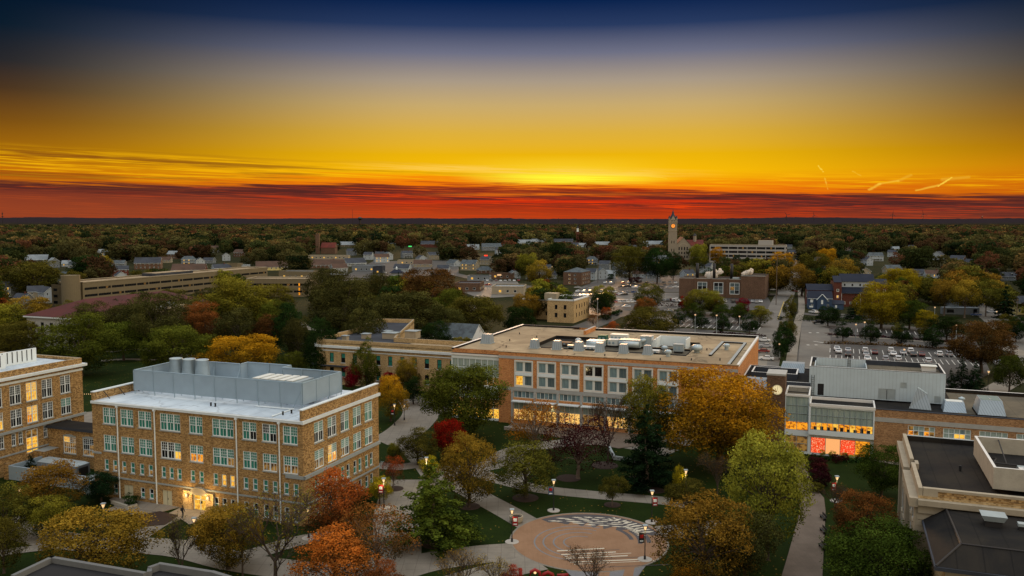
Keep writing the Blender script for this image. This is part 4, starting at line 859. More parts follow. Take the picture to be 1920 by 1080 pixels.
# ---- stone trimmed hall at the lower right
def stone_hall():
    FW = Frame(G(1722, 914, 14.1)); t = thing('stone_hall', 'stone trimmed hall with black hipped annexe roof and flat tar roof', 'building', (FW.o[0], FW.o[1], 0), -TH)
    H_ = 13.2; W_, D_ = 45, 26.; mb = MB(); wins = []
    for i in range(3):
        y = 2.2+i*2.8
        for z, h in ((8.6, 3.2), (4.4, 3.0), (.9, 2.4)): wins.append(dict(a=D_-y-1.6, z=z, w=1.6, h=h, cols=1, rows=2, fm='slate' if False else 'white_paint', fill=['dark_glass'], sill='limestone'))
    for i in range(4):
        y = 13.4+i*2.7
        for z, h in ((8.6, 3.2), (4.4, 3.0), (.9, 2.4)): wins.append(dict(a=D_-y-1.6, z=z, w=1.6, h=h, cols=1, rows=2, fm='white_paint', fill=['dark_glass'], sill='limestone'))
    wall_with_windows(mb, t, (0, D_), (0, 0), 0, H_, wins, 'limestone', reveal='limestone')
    facade(mb, (0, 0), (W_, 0), 0, H_, [], 'pale_tan_brick'); facade(mb, (W_, 0), (W_, D_), 0, H_, [], 'pale_tan_brick'); facade(mb, (W_, D_), (0, D_), 0, H_, [], 'pale_tan_brick')
    mb.build('wall', t)
    q = MB()
    for k in range(17): q.box(-.08, -.12, k*.75+.02, 1.7, -.004, k*.75+.71, 'limestone')
    q.build('quoin', t)
    for y in (-.05, 10.6, 11.9, D_-1.3): MB().box(-.45 if y in (10.6, 11.9) else -.3, y, 0, -.004, y+1.2, H_-1.4, 'limestone').build('pilaster', t)
    c = MB(); cornice(c, (0, D_), (0, 12.4), H_-1.2, H_-.2, .7, 'limestone'); cornice(c, (0, 11.0), (0, -.5), H_-1.2, H_-.2, .9, 'limestone'); cornice(c, (0, 0), (W_, 0), H_-1.9, H_-.9, .3, 'limestone'); cornice(c, (0, 0), (W_, 0), H_-.9, H_-.3, .8, 'limestone', .02)
    c.build('cornice', t)
    for k in range(2): pass
    p = MB(); p.box(0, 0, H_, .45, 10.8, H_+.9, 'limestone'); p.box(0, 12.5, H_, .45, D_, H_+.9, 'limestone'); p.box(.5, 10.8, H_, .9, 12.5, H_+.75, 'limestone')
    p.box(.5, 0, H_, 2.0, .6, H_+.9, 'limestone'); p.box(2.0, .03, H_, W_, .55, H_+.62, 'tan_brick'); p.box(2.0, 0, H_+.62, W_, .6, H_+.9, 'limestone'); p.box(.5, D_-.4, H_, W_, D_, H_+.75, 'tar_roof', 'grey_stone'); p.build('parapet', t)
    MB().prism([(.5, .6), (W_-.1, .6), (W_-.1, D_-.4), (.5, D_-.4)], H_-.1, H_+.03, 'tar_roof', 'tar_roof').build('roof', t)
    # penthouse box on legs
    b = MB(); x0, y0, x1, y1, zb, zt = 7.9, 3.7, 34, 18.8, 13.75, 16.1
    for seg in [((x0, y1), (x0, y0), 'concrete_wall'), ((x0, y0), (x1, y0), 'concrete_wall'), ((x1, y0), (x1, y1), 'concrete_wall'), ((x1, y1), (x0, y1), 'concrete_wall')]: facade(b, seg[0], seg[1], zb, zt, [], seg[2])
    ring(b, x0+.001, y0+.001, x1-.001, y1-.001, zb+.01, zt+.12, .3, 'concrete_wall', 'fascia_white')
    for y in (6, 9, 12, 15.5): b.box(x0+.1, y, H_, x0+.35, y+.25, zb, 'dark_metal')
    ph = b.build('penthouse', t); MB().prism([(x0+.3, y0+.3), (x1-.3, y0+.3), (x1-.3, y1-.3), (x0+.3, y1-.3)], zb+.3, zb+.5, 'tar_roof').build('penthouse_roof', ph)
    u = MB(); u.box(11.0, 5.6, 14.25, 13.6, 7.6, 15.5, 'fascia_white'); u.lathe([(.8, 15.5), (.8, 15.7), (.7, 15.7), (.6, 15.6), (.02, 15.58)], 'dark_metal', 16, (12.2, 6.6)); u.box(11.2, 8.4, 14.25, 12.2, 9.6, 15.2, 'galv'); u.build('roof_unit', ph)
    u = MB(); u.tube([(10.6, 18.4, 16.0), (10.7, 13, 14.4)], .08, 'dark_metal', 6); u.tube([(8.6, 12.6, 14.5), (16, 12.2, 14.4)], .09, 'dark_metal', 6); u.tube([(9.0, 14.5, 14.5), (9.6, 13.2, 14.9), (9.2, 12.4, 14.5)], .07, 'dark_metal', 6); u.build('pipe', ph)
    MB().lathe([(.15, 13.2), (.15, 13.9), (.02, 13.95)], 'dark_metal', 8, (5.6, 12)).build('vent_pipe', t)
    # hipped annexe in front
    a = MB(); ax0, ax1, ay0, ay1, ez, rz = .6, 40, -14, -.15, 10.55, 12.1
    facade(a, (ax0+.9, ay0+.9), (ax1, ay0+.9), 0, ez, [], 'limestone'); facade(a, (ax0+.9, -.15), (ax0+.9, ay0+.9), 0, ez, [], 'pale_tan_brick'); a.build('annexe_wall', t)
    rf = MB(); mx = 2.8; my0 = -11.3
    e0, e1, e2 = (ax0, -.15, ez), (ax0, ay0, ez), (ax1, ay0, ez)
    k0, k1, k2, k3 = (mx, -.15, rz), (mx+.2, my0, rz), (ax1, my0, rz), (ax1, -.15, rz)
    rf.face([e0, e1, k1, k0], 'tar_roof'); rf.face([e1, e2, k2, k1], 'tar_roof'); rf.face([k0, k1, k2, k3], 'tar_roof'); rf.box(ax0-.15, ay0-.15, ez-.4, ax1, -.16, ez-.03, 'slate_roof')
    an = rf.build('annexe_roof', t)
    MB().tube([(k0[0], k0[1]-.1, k0[2]+.05), (k1[0], k1[1], k1[2]+.05)], .13, 'dark_metal', 6).tube([(k1[0], k1[1], k1[2]+.05), (k2[0], k2[1], k2[2]+.05)], .08, 'dark_metal', 6).tube([(e1[0], e1[1], e1[2]+.05), (k1[0], k1[1], k1[2]+.05)], .1, 'dark_metal', 6).build('ridge_cap', an)
    v = MB(); v.frustum(5.9, -5.0, 7.7, -3.4, 12.7, 5.6, -5.2, 8.0, -3.2, 13.3, 'galv', 'galv'); v.box(6.0, -4.9, 12.0, 7.6, -3.5, 12.7, 'dark_metal'); v.build('roof_vent', an)
    v = MB(); v.box(9.0, -5.0, 12.5, 10.3, -4.2, 12.8, 'galv'); v.box(9.1, -4.9, 12.0, 10.2, -4.3, 12.5, 'dark_metal'); v.build('roof_vent', an)
stone_hall()
# ---- dark roof corner at the lower left
def corner_roof():
    z = 22.0; P = [G(20, 1078, z), G(97, 1042, z), G(275, 1072, z), G(277, 1064, z), G(300, 1056, z), G(400, 1072, z), G(436, 1083, z), G(440, 1200, z), G(-60, 1200, z), G(-60, 1120, z)]
    t = thing('dark_parapet_roof', 'black flat roof with pale stone coping at the bottom left', 'building', (P[1][0], P[1][1], 0)); o = P[1]
    poly = [(p[0]-o[0], p[1]-o[1]) for p in P][::-1]
    MB().prism(poly, 0, z-.35, 'brown_brick', 'black').build('wall', t)
    c = MB()
    for i in range(6):
        a = P[i]; b = P[i+1]; a = (a[0]-o[0], a[1]-o[1]); b = (b[0]-o[0], b[1]-o[1]); d, L = along(a, b)
        if L < .4: continue
        n = (d[1]*.28, -d[0]*.28); c.prism([(a[0], a[1]), (a[0]+n[0], a[1]+n[1]), (b[0]+n[0], b[1]+n[1]), (b[0], b[1])], z-.35, z+.02*i*(1 if i > 2 else 0), 'dark_stone', bottom=True)
    c.build('coping', t)
corner_roof()
# ---- hall behind with curved corner, flat roofs
def mid_hall():
    t = bthing('curved_corner_hall', 'two storey tan brick hall with rounded corner and white cornice left of the union', 'building', FU, 0, 0)
    Y0 = 24.0; X0, X1 = -62.5, -13.3; H_ = 11.3; mb = MB(); wins = []
    for i in range(13):
        a = 2.4+i*3.55
        f = 'dark_glass' if i in (1, 4, 8) else 'teal_blind'
        if i == 10: f = 'lit_orange'
        wins.append(dict(a=a, z=6.0, w=1.25, h=2.5, cols=1, rows=2, fm='dark_metal', fill=[f, 'teal_blind'], sill='white_stone')); wins.append(dict(a=a, z=1.9 if i > 2 else 2.2, w=1.25, h=2.4, cols=1, rows=2, fm='dark_metal', fill=['teal_blind', 'dark_glass'] if i % 3 else ['dark_glass'], sill='white_stone'))
    wall_with_windows(mb, t, (X0, Y0), (X1, Y0), 0, H_, wins, 'pale_tan_brick')
    cv = [(X0+3.4*0-3.2*math.sin(a*math.pi/8)-0, Y0+3.0*(1-math.cos(a*math.pi/8))) for a in range(5)]
    cv = [(X0-3.2*math.sin(a*math.pi/8), Y0+3.2*(1-math.cos(a*math.pi/8))) for a in range(5)]
    for i in range(4): facade(mb, cv[i+1], cv[i], 0, H_+.5, [(.4, .9, 5.8, 8.6), (.4, .9, 2.2, 4.4)] if i in (1, 2) else [], 'pale_tan_brick', depth=.5, reveal='dark_glass')
    facade(mb, (X0-3.2, Y0+20), (X0-3.2, Y0+3.2), 0, H_+.5, [], 'pale_tan_brick')
    wr = [(X0-3.2, 44), (-72.5, 72), (-60.5, 73.5), (-45.5, 33.5)]
    facade(mb, (wr[3][0], wr[3][1]), (wr[2][0], wr[2][1]), 0, H_, [], 'pale_tan_brick') if False else None
    ww = [dict(a=3+i*4.0, z=7.0, w=1.3, h=2.4, cols=1, rows=2, fm='dark_metal', fill=['teal_blind']) for i in range(9)]
    wall_with_windows(mb, t, (-45.5, 33.5), (-60.5, 73.5), 0, H_+.2, ww, 'pale_tan_brick')
    facade(mb, (-60.5, 73.5), (-72.5, 72), 0, H_+.2, [], 'pale_tan_brick'); facade(mb, (-72.5, 72), (X0-3.2, 44), 0, H_+.2, [], 'pale_tan_brick')
    facade(mb, (X1, 33.5), (-45.5, 33.5), 0, H_, [], 'pale_tan_brick')
    mb.build('wall', t)
    c = MB(); cornice(c, (X0, Y0), (X1, Y0), 9.9, 10.5, .55, 'white_stone'); cornice(c, (X0, Y0), (X1, Y0), 9.0, 9.25, .12, 'white_stone')
    for i in range(4): cornice(c, cv[i+1], cv[i], 9.9, 10.5, .55, 'white_stone'); cornice(c, cv[i+1], cv[i], 5.0, 5.2, 1.4 if i in (1, 2) else .5, 'slate_roof')
    cornice(c, (X0, Y0), (X0+8, Y0), 5.0, 5.2, 1.2, 'slate_roof')
    c.build('cornice', t)
    r = MB(); r.prism([(X0-3.0, Y0+3.4), (X0, Y0+.3), (X1-.1, Y0+.3), (X1-.1, 33.2), (-45.8, 33.4), (-60.7, 73.1), (-72.2, 71.7), (X0-3.0, 44)], H_-.8, H_-.5, 'gravel_roof', 'slate_roof'); r.prism([(-40, Y0+.4), (X1-.2, Y0+.4), (X1-.2, 33), (-40, 33)], H_-.5, H_-.4, 'gravel_roof'); r.build('roof', t)
    p = MB()
    for a, b in [((X0, Y0), (X1, Y0)), ((X1, 33.5), (-45.5, 33.5)), ((-45.5, 33.5), (-60.5, 73.5)), ((-60.5, 73.5), (-72.5, 72)), ((-72.5, 72), (X0-3.2, 44)), ((X0-3.2, 44), (X0-3.2, Y0+3.2))]:
        d, L = along(a, b); n = (-d[1]*.35, d[0]*.35); p.prism([a, b, (b[0]+n[0], b[1]+n[1]), (a[0]+n[0], a[1]+n[1])], H_-.45, H_+.75, 'pale_tan_brick', 'limestone')
    p.build('parapet', t)
    for (x, y, w, d_, h) in [(-52, 38, 4, 3, 1.6), (-46.5, 41, 3.4, 3, 2), (-57.5, 36, 2, 2, 1.3), (-60, 30, 1.4, 1.4, 1.4), (-56, 46, 2, 1.5, 1)]:
        u = MB(); u.box(x, y, 10.8, x+w, y+d_, 10.8+h, 'limestone'); u.box(x-.2, y-.2, 10.8+h, x+w+.2, y+d_+.2, 10.95+h, 'galv'); u.build('roof_unit', t)
mid_hall()
def flat_block(name, label, pts, h, m, roofm, rows, ww=1.3, wh=1.6, gap=3.2, fm='white_paint', fills=('dark_glass',), par=.5, z0=2.0, storey=3.4, band=None, cols=1, cat='building', group=None, wrows=1, proj=None, skip=()):
    """flat roofed block; pts ccw footprint in world metres, first edge faces the camera"""
    o = pts[0]; t = thing(name, label, cat, (o[0], o[1], 0), 0, group); q = [(p[0]-o[0], p[1]-o[1]) for p in pts]; mb = MB(); n = len(q); k = 0
    for i in range(n):
        a, b = q[i], q[(i+1) % n]; d, L = along(a, b); vis = (d[1]*(-(o[0]+a[0]))+(-d[0])*(-(o[1]+a[1]))) > 0
        wins = []
        if vis and i not in skip:
            c = int((L-1.5)/gap)
            for r in range(rows):
                for j in range(c):
                    k += 1; wins.append(dict(a=(L-c*gap)/2+j*gap+(gap-ww)/2, z=z0+r*storey, w=ww, h=wh, cols=cols, rows=wrows, fm=fm, fill=fills[(k*7+r) % len(fills)]))
        wall_with_windows(mb, t, a, b, 0, h, wins, m)
    mb.build('wall', t); MB().prism(q, h-.45 if par else h, h-.3 if par else h+.15, roofm).build('roof', t)
    if par:
        p = MB()
        for i in range(n):
            a, b = q[i], q[(i+1) % n]; d, L = along(a, b); nn = (-d[1]*.4, d[0]*.4); p.prism([a, b, (b[0]+nn[0], b[1]+nn[1]), (a[0]+nn[0], a[1]+nn[1])], h, h+par, band or m, bottom=False)
        p.build('parapet', t)
    return t, q
def rect(o, w, d, th=TH):
    f = Frame(o, th); return [f.w(0, 0), f.w(w, 0), f.w(w, d), f.w(0, d)]
# small tan office beyond the union
o_ = G(1076, 606)
o2 = Frame(o_, TH).w(-12, 0)
t, q = flat_block('tan_brick_office', 'small two storey tan brick office with white cornice beyond the union roof', rect(o2, 12, 24, TH), 9.4, 'pale_tan_brick', 'slate_roof', 2, 1.2, 1.9, 4.0, 'dark_metal', ('dark_glass',), .6, 2.2, 3.5, 'white_stone')
flat_block('tan_brick_office', 'flat roofed tan wing attached behind the small two storey office', rect(Frame(o_, TH).w(-27, 9), 14.8, 15, TH), 8.4, 'pale_tan_brick', 'gravel_roof', 2, 1.2, 1.7, 4.4, 'dark_metal', ('dark_glass',), .4, 1.8, 3.4, 'white_stone')
b_ = MB(); b_.box(0, 0, 9.1, 5.5, 4.5, 12, 'cream_siding'); 
t4 = b_.build('roof_room', t); t4.location = (-1.0, 6, 0); t4.rotation_euler = (0, 0, -TH)
# white house behind the union
def gable(name, label, x, y, rz, w, d, e, r, wm, rm, cat='house', group=None, wins=True, dormer=False, porch=False, ridge='x', chim=False, fill='dark_glass', hip=0.):
    """gabled house centred on x, y; ridge along local x"""
    t = thing(name, label, cat, (x, y, 0), rz, group); mb = MB(); hw, hd = w/2, d/2
    ws = []
    if wins:
        n = max(1, int(w/3.4)); g = w/n
        for zz in ([1.2, 4.0] if e > 5 else [1.1]):
            for i in range(n): ws.append(dict(a=g*i+g/2-.5, z=zz, w=1.0, h=1.4, cols=1, rows=2, fm='white_paint', fill=fill if (i+int(zz)) % 3 else 'dark_glass'))
    wall_with_windows(mb, t, (-hw, -hd), (hw, -hd), 0, e, ws, wm, depth=.12)
    for s in (1, -1):
        g2 = [dict(a=d/2-.5+k, z=zz, w=1.0, h=1.3, cols=1, rows=2, fm='white_paint', fill='dark_glass') for zz in ([1.2, 4.0] if e > 5 else [1.1]) for k in (-d*.25, d*.25)] if wins else []
        if s == 1: wall_with_windows(mb, t, (hw, -hd), (hw, hd), 0, e, g2, wm, depth=.12)
        else: wall_with_windows(mb, t, (-hw, hd), (-hw, -hd), 0, e, g2, wm, depth=.12)
        if not hip: mb.face([(s*hw, -hd*s, e), (s*hw, hd*s, e), (s*hw, 0, r)], wm)
    facade(mb, (hw, hd), (-hw, hd), 0, e, [], wm); mb.build('wall', t)
    rf = MB(); o = .45; sl = (r-e)/hd; ez = e-o*sl; hx = hw+(.35 if not hip else o); th_ = .16; rx = hw+.35-hip*hd
    for s in (1, -1):
        a, b, c, d_ = (-hx, -s*(hd+o), ez), (hx, -s*(hd+o), ez), (rx, 0, r), (-rx, 0, r)
        f = [a, b, c, d_] if s == 1 else [b, a, d_, c]
        rf.face([(p[0], p[1], p[2]+th_) for p in f], rm); rf.face(f[::-1], 'white_paint')
        rf.face([a, b, (b[0], b[1], b[2]+th_), (a[0], a[1], a[2]+th_)] if s == 1 else [b, a, (a[0], a[1], a[2]+th_), (b[0], b[1], b[2]+th_)], 'white_paint')
        if not hip:
            for xx in (-hx, hx):
                rf.face([(xx, -s*(hd+o), ez), (xx, -s*(hd+o), ez+th_), (xx, 0, r+th_), (xx, 0, r)], 'white_paint')
    if hip:
        for s in (1, -1): rf.face([(s*hx, -s*(hd+o), ez+th_), (s*hx, s*(hd+o), ez+th_), (s*rx, 0, r+th_)], rm)
    rfo = rf.build('roof', t)
    if chim: MB().box(hw*.3, -.35, e, hw*.3+.7, .35, r+1.0, 'red_brick').build('chimney', rfo)
    if dormer:
        for k in (-1, 1):
            dm = MB(); cx = k*w*.22; y0 = -hd*.75; z0 = e+(hd-abs(y0))*sl; dm.box(cx-.8, y0, z0-.3, cx+.8, 0, z0+1.3, wm)
            dm.face([(cx-1, y0-.2, z0+1.2), (cx, y0-.2, z0+2.1), (cx, .2, z0+2.1), (cx-1, .2, z0+1.2)][::-1], rm); dm.face([(cx+1, y0-.2, z0+1.2), (cx+1, .2, z0+1.2), (cx, .2, z0+2.1), (cx, y0-.2, z0+2.1)][::-1], rm)
            dm.face([(cx-.8, y0-.01, z0+1.3), (cx+.8, y0-.01, z0+1.3), (cx, y0-.01, z0+2.05)], 'white_paint'); dm.box(cx-.4, y0-.03, z0+.15, cx+.4, y0-.005, z0+1.1, 'dark_glass'); dm.build('dormer', t)
    if porch:
        m = MB(); m.box(-hw*.8, -hd-2.2, 2.4, hw*.8, -hd-.01, 2.6, 'white_paint', rm)
        for k in range(4): m.box(-hw*.8+k*hw*.52, -hd-2.1, 0, -hw*.8+k*hw*.52+.15, -hd-1.95, 2.4, 'white_paint')
        m.build('porch', t)
    return t
g_ = G(835, 668)
g_ = G(838, 657)
gable('white_house', 'white boarded house with mottled grey roof tucked behind the union roof', g_[0], g_[1]+4, -R(22), 23, 10, 5.0, 8.8, 'long_siding', 'shingle_grey', 'house')
# ------------------------------------------------------------------ middle distance
KEEP = []   # picture boxes of things that show, (x0, y0, x1, y1): trees in front keep clear of them
def keep(x0, y0, x1, y1): KEEP.append((x0, y0, x1, y1))
# red roofed hall
FK = Frame(G(50, 592, 11.0))
def hip_hall():
    t = thing('hip_roofed_hall', 'grey stone hall with long maroon hipped roof among trees at the left', 'building', (*FK.o[:2], 0), -TH); W_, D_ = 27, 62; mb = MB()
    ws = [dict(a=2.2+i*4.2, z=z, w=1.5, h=h, cols=1, rows=2, fm='dark_metal', fill='dark_glass') for i in range(6) for z, h in ((1.2, 3), (5.6, 3.4))]
    wall_with_windows(mb, t, (0, 0), (W_, 0), 0, 10.8, ws, 'band_grey')
    ws = [dict(a=3+i*4.6, z=z, w=1.5, h=h, cols=1, rows=2, fm='dark_metal', fill='dark_glass') for i in range(13) for z, h in ((1.2, 3), (5.6, 3.4))]
    wall_with_windows(mb, t, (W_, 0), (W_, D_), 0, 10.8, ws, 'band_grey'); facade(mb, (W_, D_), (0, D_), 0, 10.8, [], 'band_grey'); facade(mb, (0, D_), (0, 0), 0, 10.8, [], 'band_grey'); mb.build('wall', t)
    r = MB(); e = .8; z0, z1 = 11.1, 16.2; a, b, c, d = (-e, -e, z0), (W_+e, -e, z0), (W_+e, D_+e, z0), (-e, D_+e, z0); k0, k1 = (W_/2, 12, z1), (W_/2, D_-12, z1)
    r.face([a, b, k0], 'maroon_roof'); r.face([b, c, k1, k0], 'maroon_roof'); r.face([c, d, k1], 'maroon_roof'); r.face([d, a, k0, k1], 'maroon_roof'); r.box(-e, -e, 10.6, W_+e, D_+e, 11.05, 'white_stone'); r.build('roof', t)
    m = MB(); m.box(W_+.8, 18, 0, W_+14, 44, 12.6, 'beige_panel', 'gravel_roof'); m.build('flat_annexe', t)
    m = MB(); m.box(W_+3, 30, 12.6, W_+8, 33, 14.2, 'galv'); m.box(W_+9, 22, 12.6, W_+11, 25, 13.8, 'white_paint'); m.build('roof_unit', t)
hip_hall(); keep(50, 575, 122, 632); keep(148, 545, 235, 575)
# long beige block with stair tower
def ribbon_block(name, label, pts, h, rows, skip=(), band=1.25, z0=1.2, storey=3.5, m='beige_panel', roofm='gravel_roof'):
    o = pts[0]; t = thing(name, label, 'building', (o[0], o[1], 0)); q = [(p[0]-o[0], p[1]-o[1]) for p in pts]; mb = MB()
    for i in range(4):
        a, b = q[i], q[(i+1) % 4]; d, L = along(a, b); vis = (d[1]*(-(o[0]+a[0]))-d[0]*(-(o[1]+a[1]))) > 0; ws = []
        if vis and i not in skip:
            n = max(1, round(L/9)); g = (L-1.6)/n
            for r in range(rows):
                for j in range(n): ws.append(dict(a=.8+j*g+.3, z=z0+r*storey, w=g-.6, h=band, cols=max(2, int(g/1.5)), rows=1, fm='dark_metal', fill=['dark_glass', 'dark_glass', 'dark_glass', 'lit_dim' if (j+r) % 3 == 0 else 'dark_glass'], mw=.12))
        wall_with_windows(mb, t, a, b, 0, h, ws, m)
    mb.build('wall', t); MB().prism(q, h-.6, h-.35, roofm).build('roof', t); p = MB()
    for i in range(4):
        a, b = q[i], q[(i+1) % 4]; d, L = along(a, b); nn = (-d[1]*.5, d[0]*.5); p.prism([a, b, (b[0]+nn[0], b[1]+nn[1]), (a[0]+nn[0], a[1]+nn[1])], h, h+.3, 'limestone')
    p.build('coping', t); return t
FL = Frame((-218., 432.)); P_ = lambda a, b: FL.w(a, b)
t = ribbon_block('classroom_block', 'long low beige classroom block with ribbon windows and a blank stair tower at its end', [P_(-16, 0), P_(0, 0), P_(0, 150), P_(-16, 150)], 12.2, 3, (0,))
m = MB(); q0 = P_(-16, 0)
def lp(a, b): x, y = P_(a, b); return (x-q0[0], y-q0[1])
m.lathe([(4.4, 0), (4.4, 16.2), (4.1, 16.2), (4.1, 16.0)], 'beige_panel', 28, lp(-3.0, -4.5)); m.build('stair_tower', t)
m = MB(); m.prism([lp(-14.5, -6), lp(-5.5, -6), lp(-5.5, -.01), lp(-14.5, -.01)], 0, 11.4, 'beige_panel', 'gravel_roof')
for k in range(3): m.prism([lp(-13.2, -6.08), lp(-10.6, -6.08), lp(-10.6, -6.01), lp(-13.2, -6.01)], 1.6+k*3.2, 3.0+k*3.2, 'dark_glass', bottom=True); m.build('end_bay', t)
m = MB(); m.prism([lp(-14, 54), lp(-4, 54), lp(-4, 84), lp(-14, 84)], 11.8, 13.6, 'slate_roof', 'gravel_roof'); m.build('roof_room', t)
keep(92, 515, 158, 562); keep(158, 508, 420, 548)
o_ = G(462, 556); p_ = rect(o_, 37, 18, R(3)); t = ribbon_block('classroom_block', 'shorter beige block with ribbon windows partly lit behind the trees', p_, 10.2, 2, (1,), z0=2.4, storey=3.9)
m = MB(); 
for k in range(3): m.box(30.5, -1.75+.0, 1+k*2.6, 31.3, -1.5, 2.6+k*2.6, 'lit_orange')
m.box(29.8, -1.5, 0, 32, -.7, 9.9, 'dark_glass'); m.build('stair_window', t)
keep(478, 522, 577, 552)
# power plant
def plant():
    F = Frame(G(1273, 556)); t = thing('brick_power_plant', 'brown brick power plant with three black chimneys and tall lit windows', 'building', (*F.o[:2], 0), -TH); W_, D_ = 47.5, 26; mb = MB()
    ws = [dict(a=a, z=2.2, w=5.4, h=6.6, cols=2, rows=3, fm='white_paint', fill=f, mw=.2, fw=.3) for a, f in ((10.4, ['grey_glass', 'dark_glass', 'grey_glass']), (19.4, ['grey_glass', 'grey_glass', 'dark_glass']), (28.3, ['grey_glass', 'lit_dim', 'grey_glass', 'dark_glass', 'grey_glass', 'grey_glass']))]
    wall_with_windows(mb, t, (0, 0), (W_-13, 0), 0, 10.6, ws, 'brown_brick', depth=.4); mb.box(W_-13, -1, 0, W_, D_, 12.7, 'brown_brick', 'tar_roof')
    facade(mb, (W_-13, D_), (0, D_), 0, 10.6, [], 'brown_brick'); facade(mb, (0, D_), (0, 0), 0, 10.6, [], 'brown_brick')
    for a in (8.6, 17.4, 26.4): mb.box(a, -.6, 0, a+1.2, -.004, 10.8, 'brown_brick')
    mb.build('wall', t); MB().box(.1, .1, 10.0, W_-13.1, D_-.1, 10.3, 'tar_roof').build('roof', t); p = MB(); p.box(0, 0, 10.6, W_-13, .4, 10.85, 'band_grey'); p.box(W_-13.1, -1.1, 12.7, W_+.1, -.5, 12.95, 'band_grey'); p.build('coping', t)
    for a in (9.0, 18.6, 28.4): MB().tube([(a, 8, 10.2), (a, 8, 19.0)], .85, 'dark_metal', 14).build('chimney', t, True)
    MB().box(29.5, 2.5, 10.3, 33, 5, 11.5, 'galv').build('roof_unit', t)
    for i, (a, b, c0, w, h) in enumerate([(18.5, 13, 10.3, 12, 6.4), (38, 10, 12.7, 7, 4.0)]):
        rng = np.random.default_rng(7+i); bm = bmesh.new()
        for k in range(16):
            f = rng.random(); r = (.9+1.5*(1-f))*(1 if i == 0 else .6); x = (f-.45)*w*.5+(rng.random()-.5)*w*.6*(1-f*.6); z = f*h*.75+.4
            bmesh.ops.create_icosphere(bm, subdivisions=2, radius=r, matrix=Matrix.Translation((x, rng.random()*3, z)) @ Matrix.Diagonal((1.1, 1, .9, 1)))
        for v in bm.verts:
            v.co += Vector((math.sin(v.co.z*2.7+v.co.x), math.sin(v.co.x*2.3), math.sin(v.co.y*3+v.co.x*1.9)))*.22
        me = bpy.data.meshes.new('steam_cloud'); bm.to_mesh(me); bm.free(); me.polygons.foreach_set('use_smooth', [True]*len(me.polygons)); me.materials.append(MATS['steam'])
        o = link('steam_cloud', me, None, (*F.w(a, b), c0)); tag(o, ['wide white steam cloud rising between the power plant chimneys', 'small wisp of steam above the blank end tower of the power plant'][i], 'steam', kind='stuff')
m_, t_ = newmat('steam'); d_ = t_.new('ShaderNodeBsdfDiffuse'); d_.inputs[0].default_value = (.9, .86, .8, 1); tl = t_.new('ShaderNodeBsdfTranslucent'); tl.inputs[0].default_value = (.95, .88, .78, 1)
x1 = t_.new('ShaderNodeMixShader'); x1.inputs[0].default_value = .6; t_.l.new(d_.outputs[0], x1.inputs[1]); t_.l.new(tl.outputs[0], x1.inputs[2]); tp = t_.new('ShaderNodeBsdfTransparent'); x2 = t_.new('ShaderNodeMixShader')
lw = t_.new('ShaderNodeLayerWeight'); lw.inputs[0].default_value = .35; t_.put(x2.inputs[0], t_.smooth(lw.outputs['Facing'], .12, .8)); t_.l.new(x1.outputs[0], x2.inputs[1]); t_.l.new(tp.outputs[0], x2.inputs[2]); t_.l.new(x2.outputs[0], t_.out.inputs[0])
plant(); keep(1274, 497, 1436, 548)
# office block
F_ = Frame(G(1330, 492)); t = ribbon_block('office_block', 'pale grey four storey office block with dark window bands on the skyline side of town', [F_.w(0, 0), F_.w(75, 0), F_.w(75, 18), F_.w(0, 18)], 18.2, 4, (), 2.3, 1.8, 4.1, 'office_panel')
m = MB(); a_ = F_.w(52, 4); a0 = F_.w(0, 0); m.prism([(F_.w(*c)[0]-a0[0], F_.w(*c)[1]-a0[1]) for c in ((48, 4), (62, 4), (62, 14), (48, 14))], 17.8, 23, 'office_panel', 'limestone'); m.tube([(F_.w(54, 8)[0]-a0[0], F_.w(54, 8)[1]-a0[1], 23), (F_.w(54, 8)[0]-a0[0], F_.w(54, 8)[1]-a0[1], 34)], .15, 'dark_metal', 5); m.build('roof_room', t)
keep(1330, 455, 1457, 482)
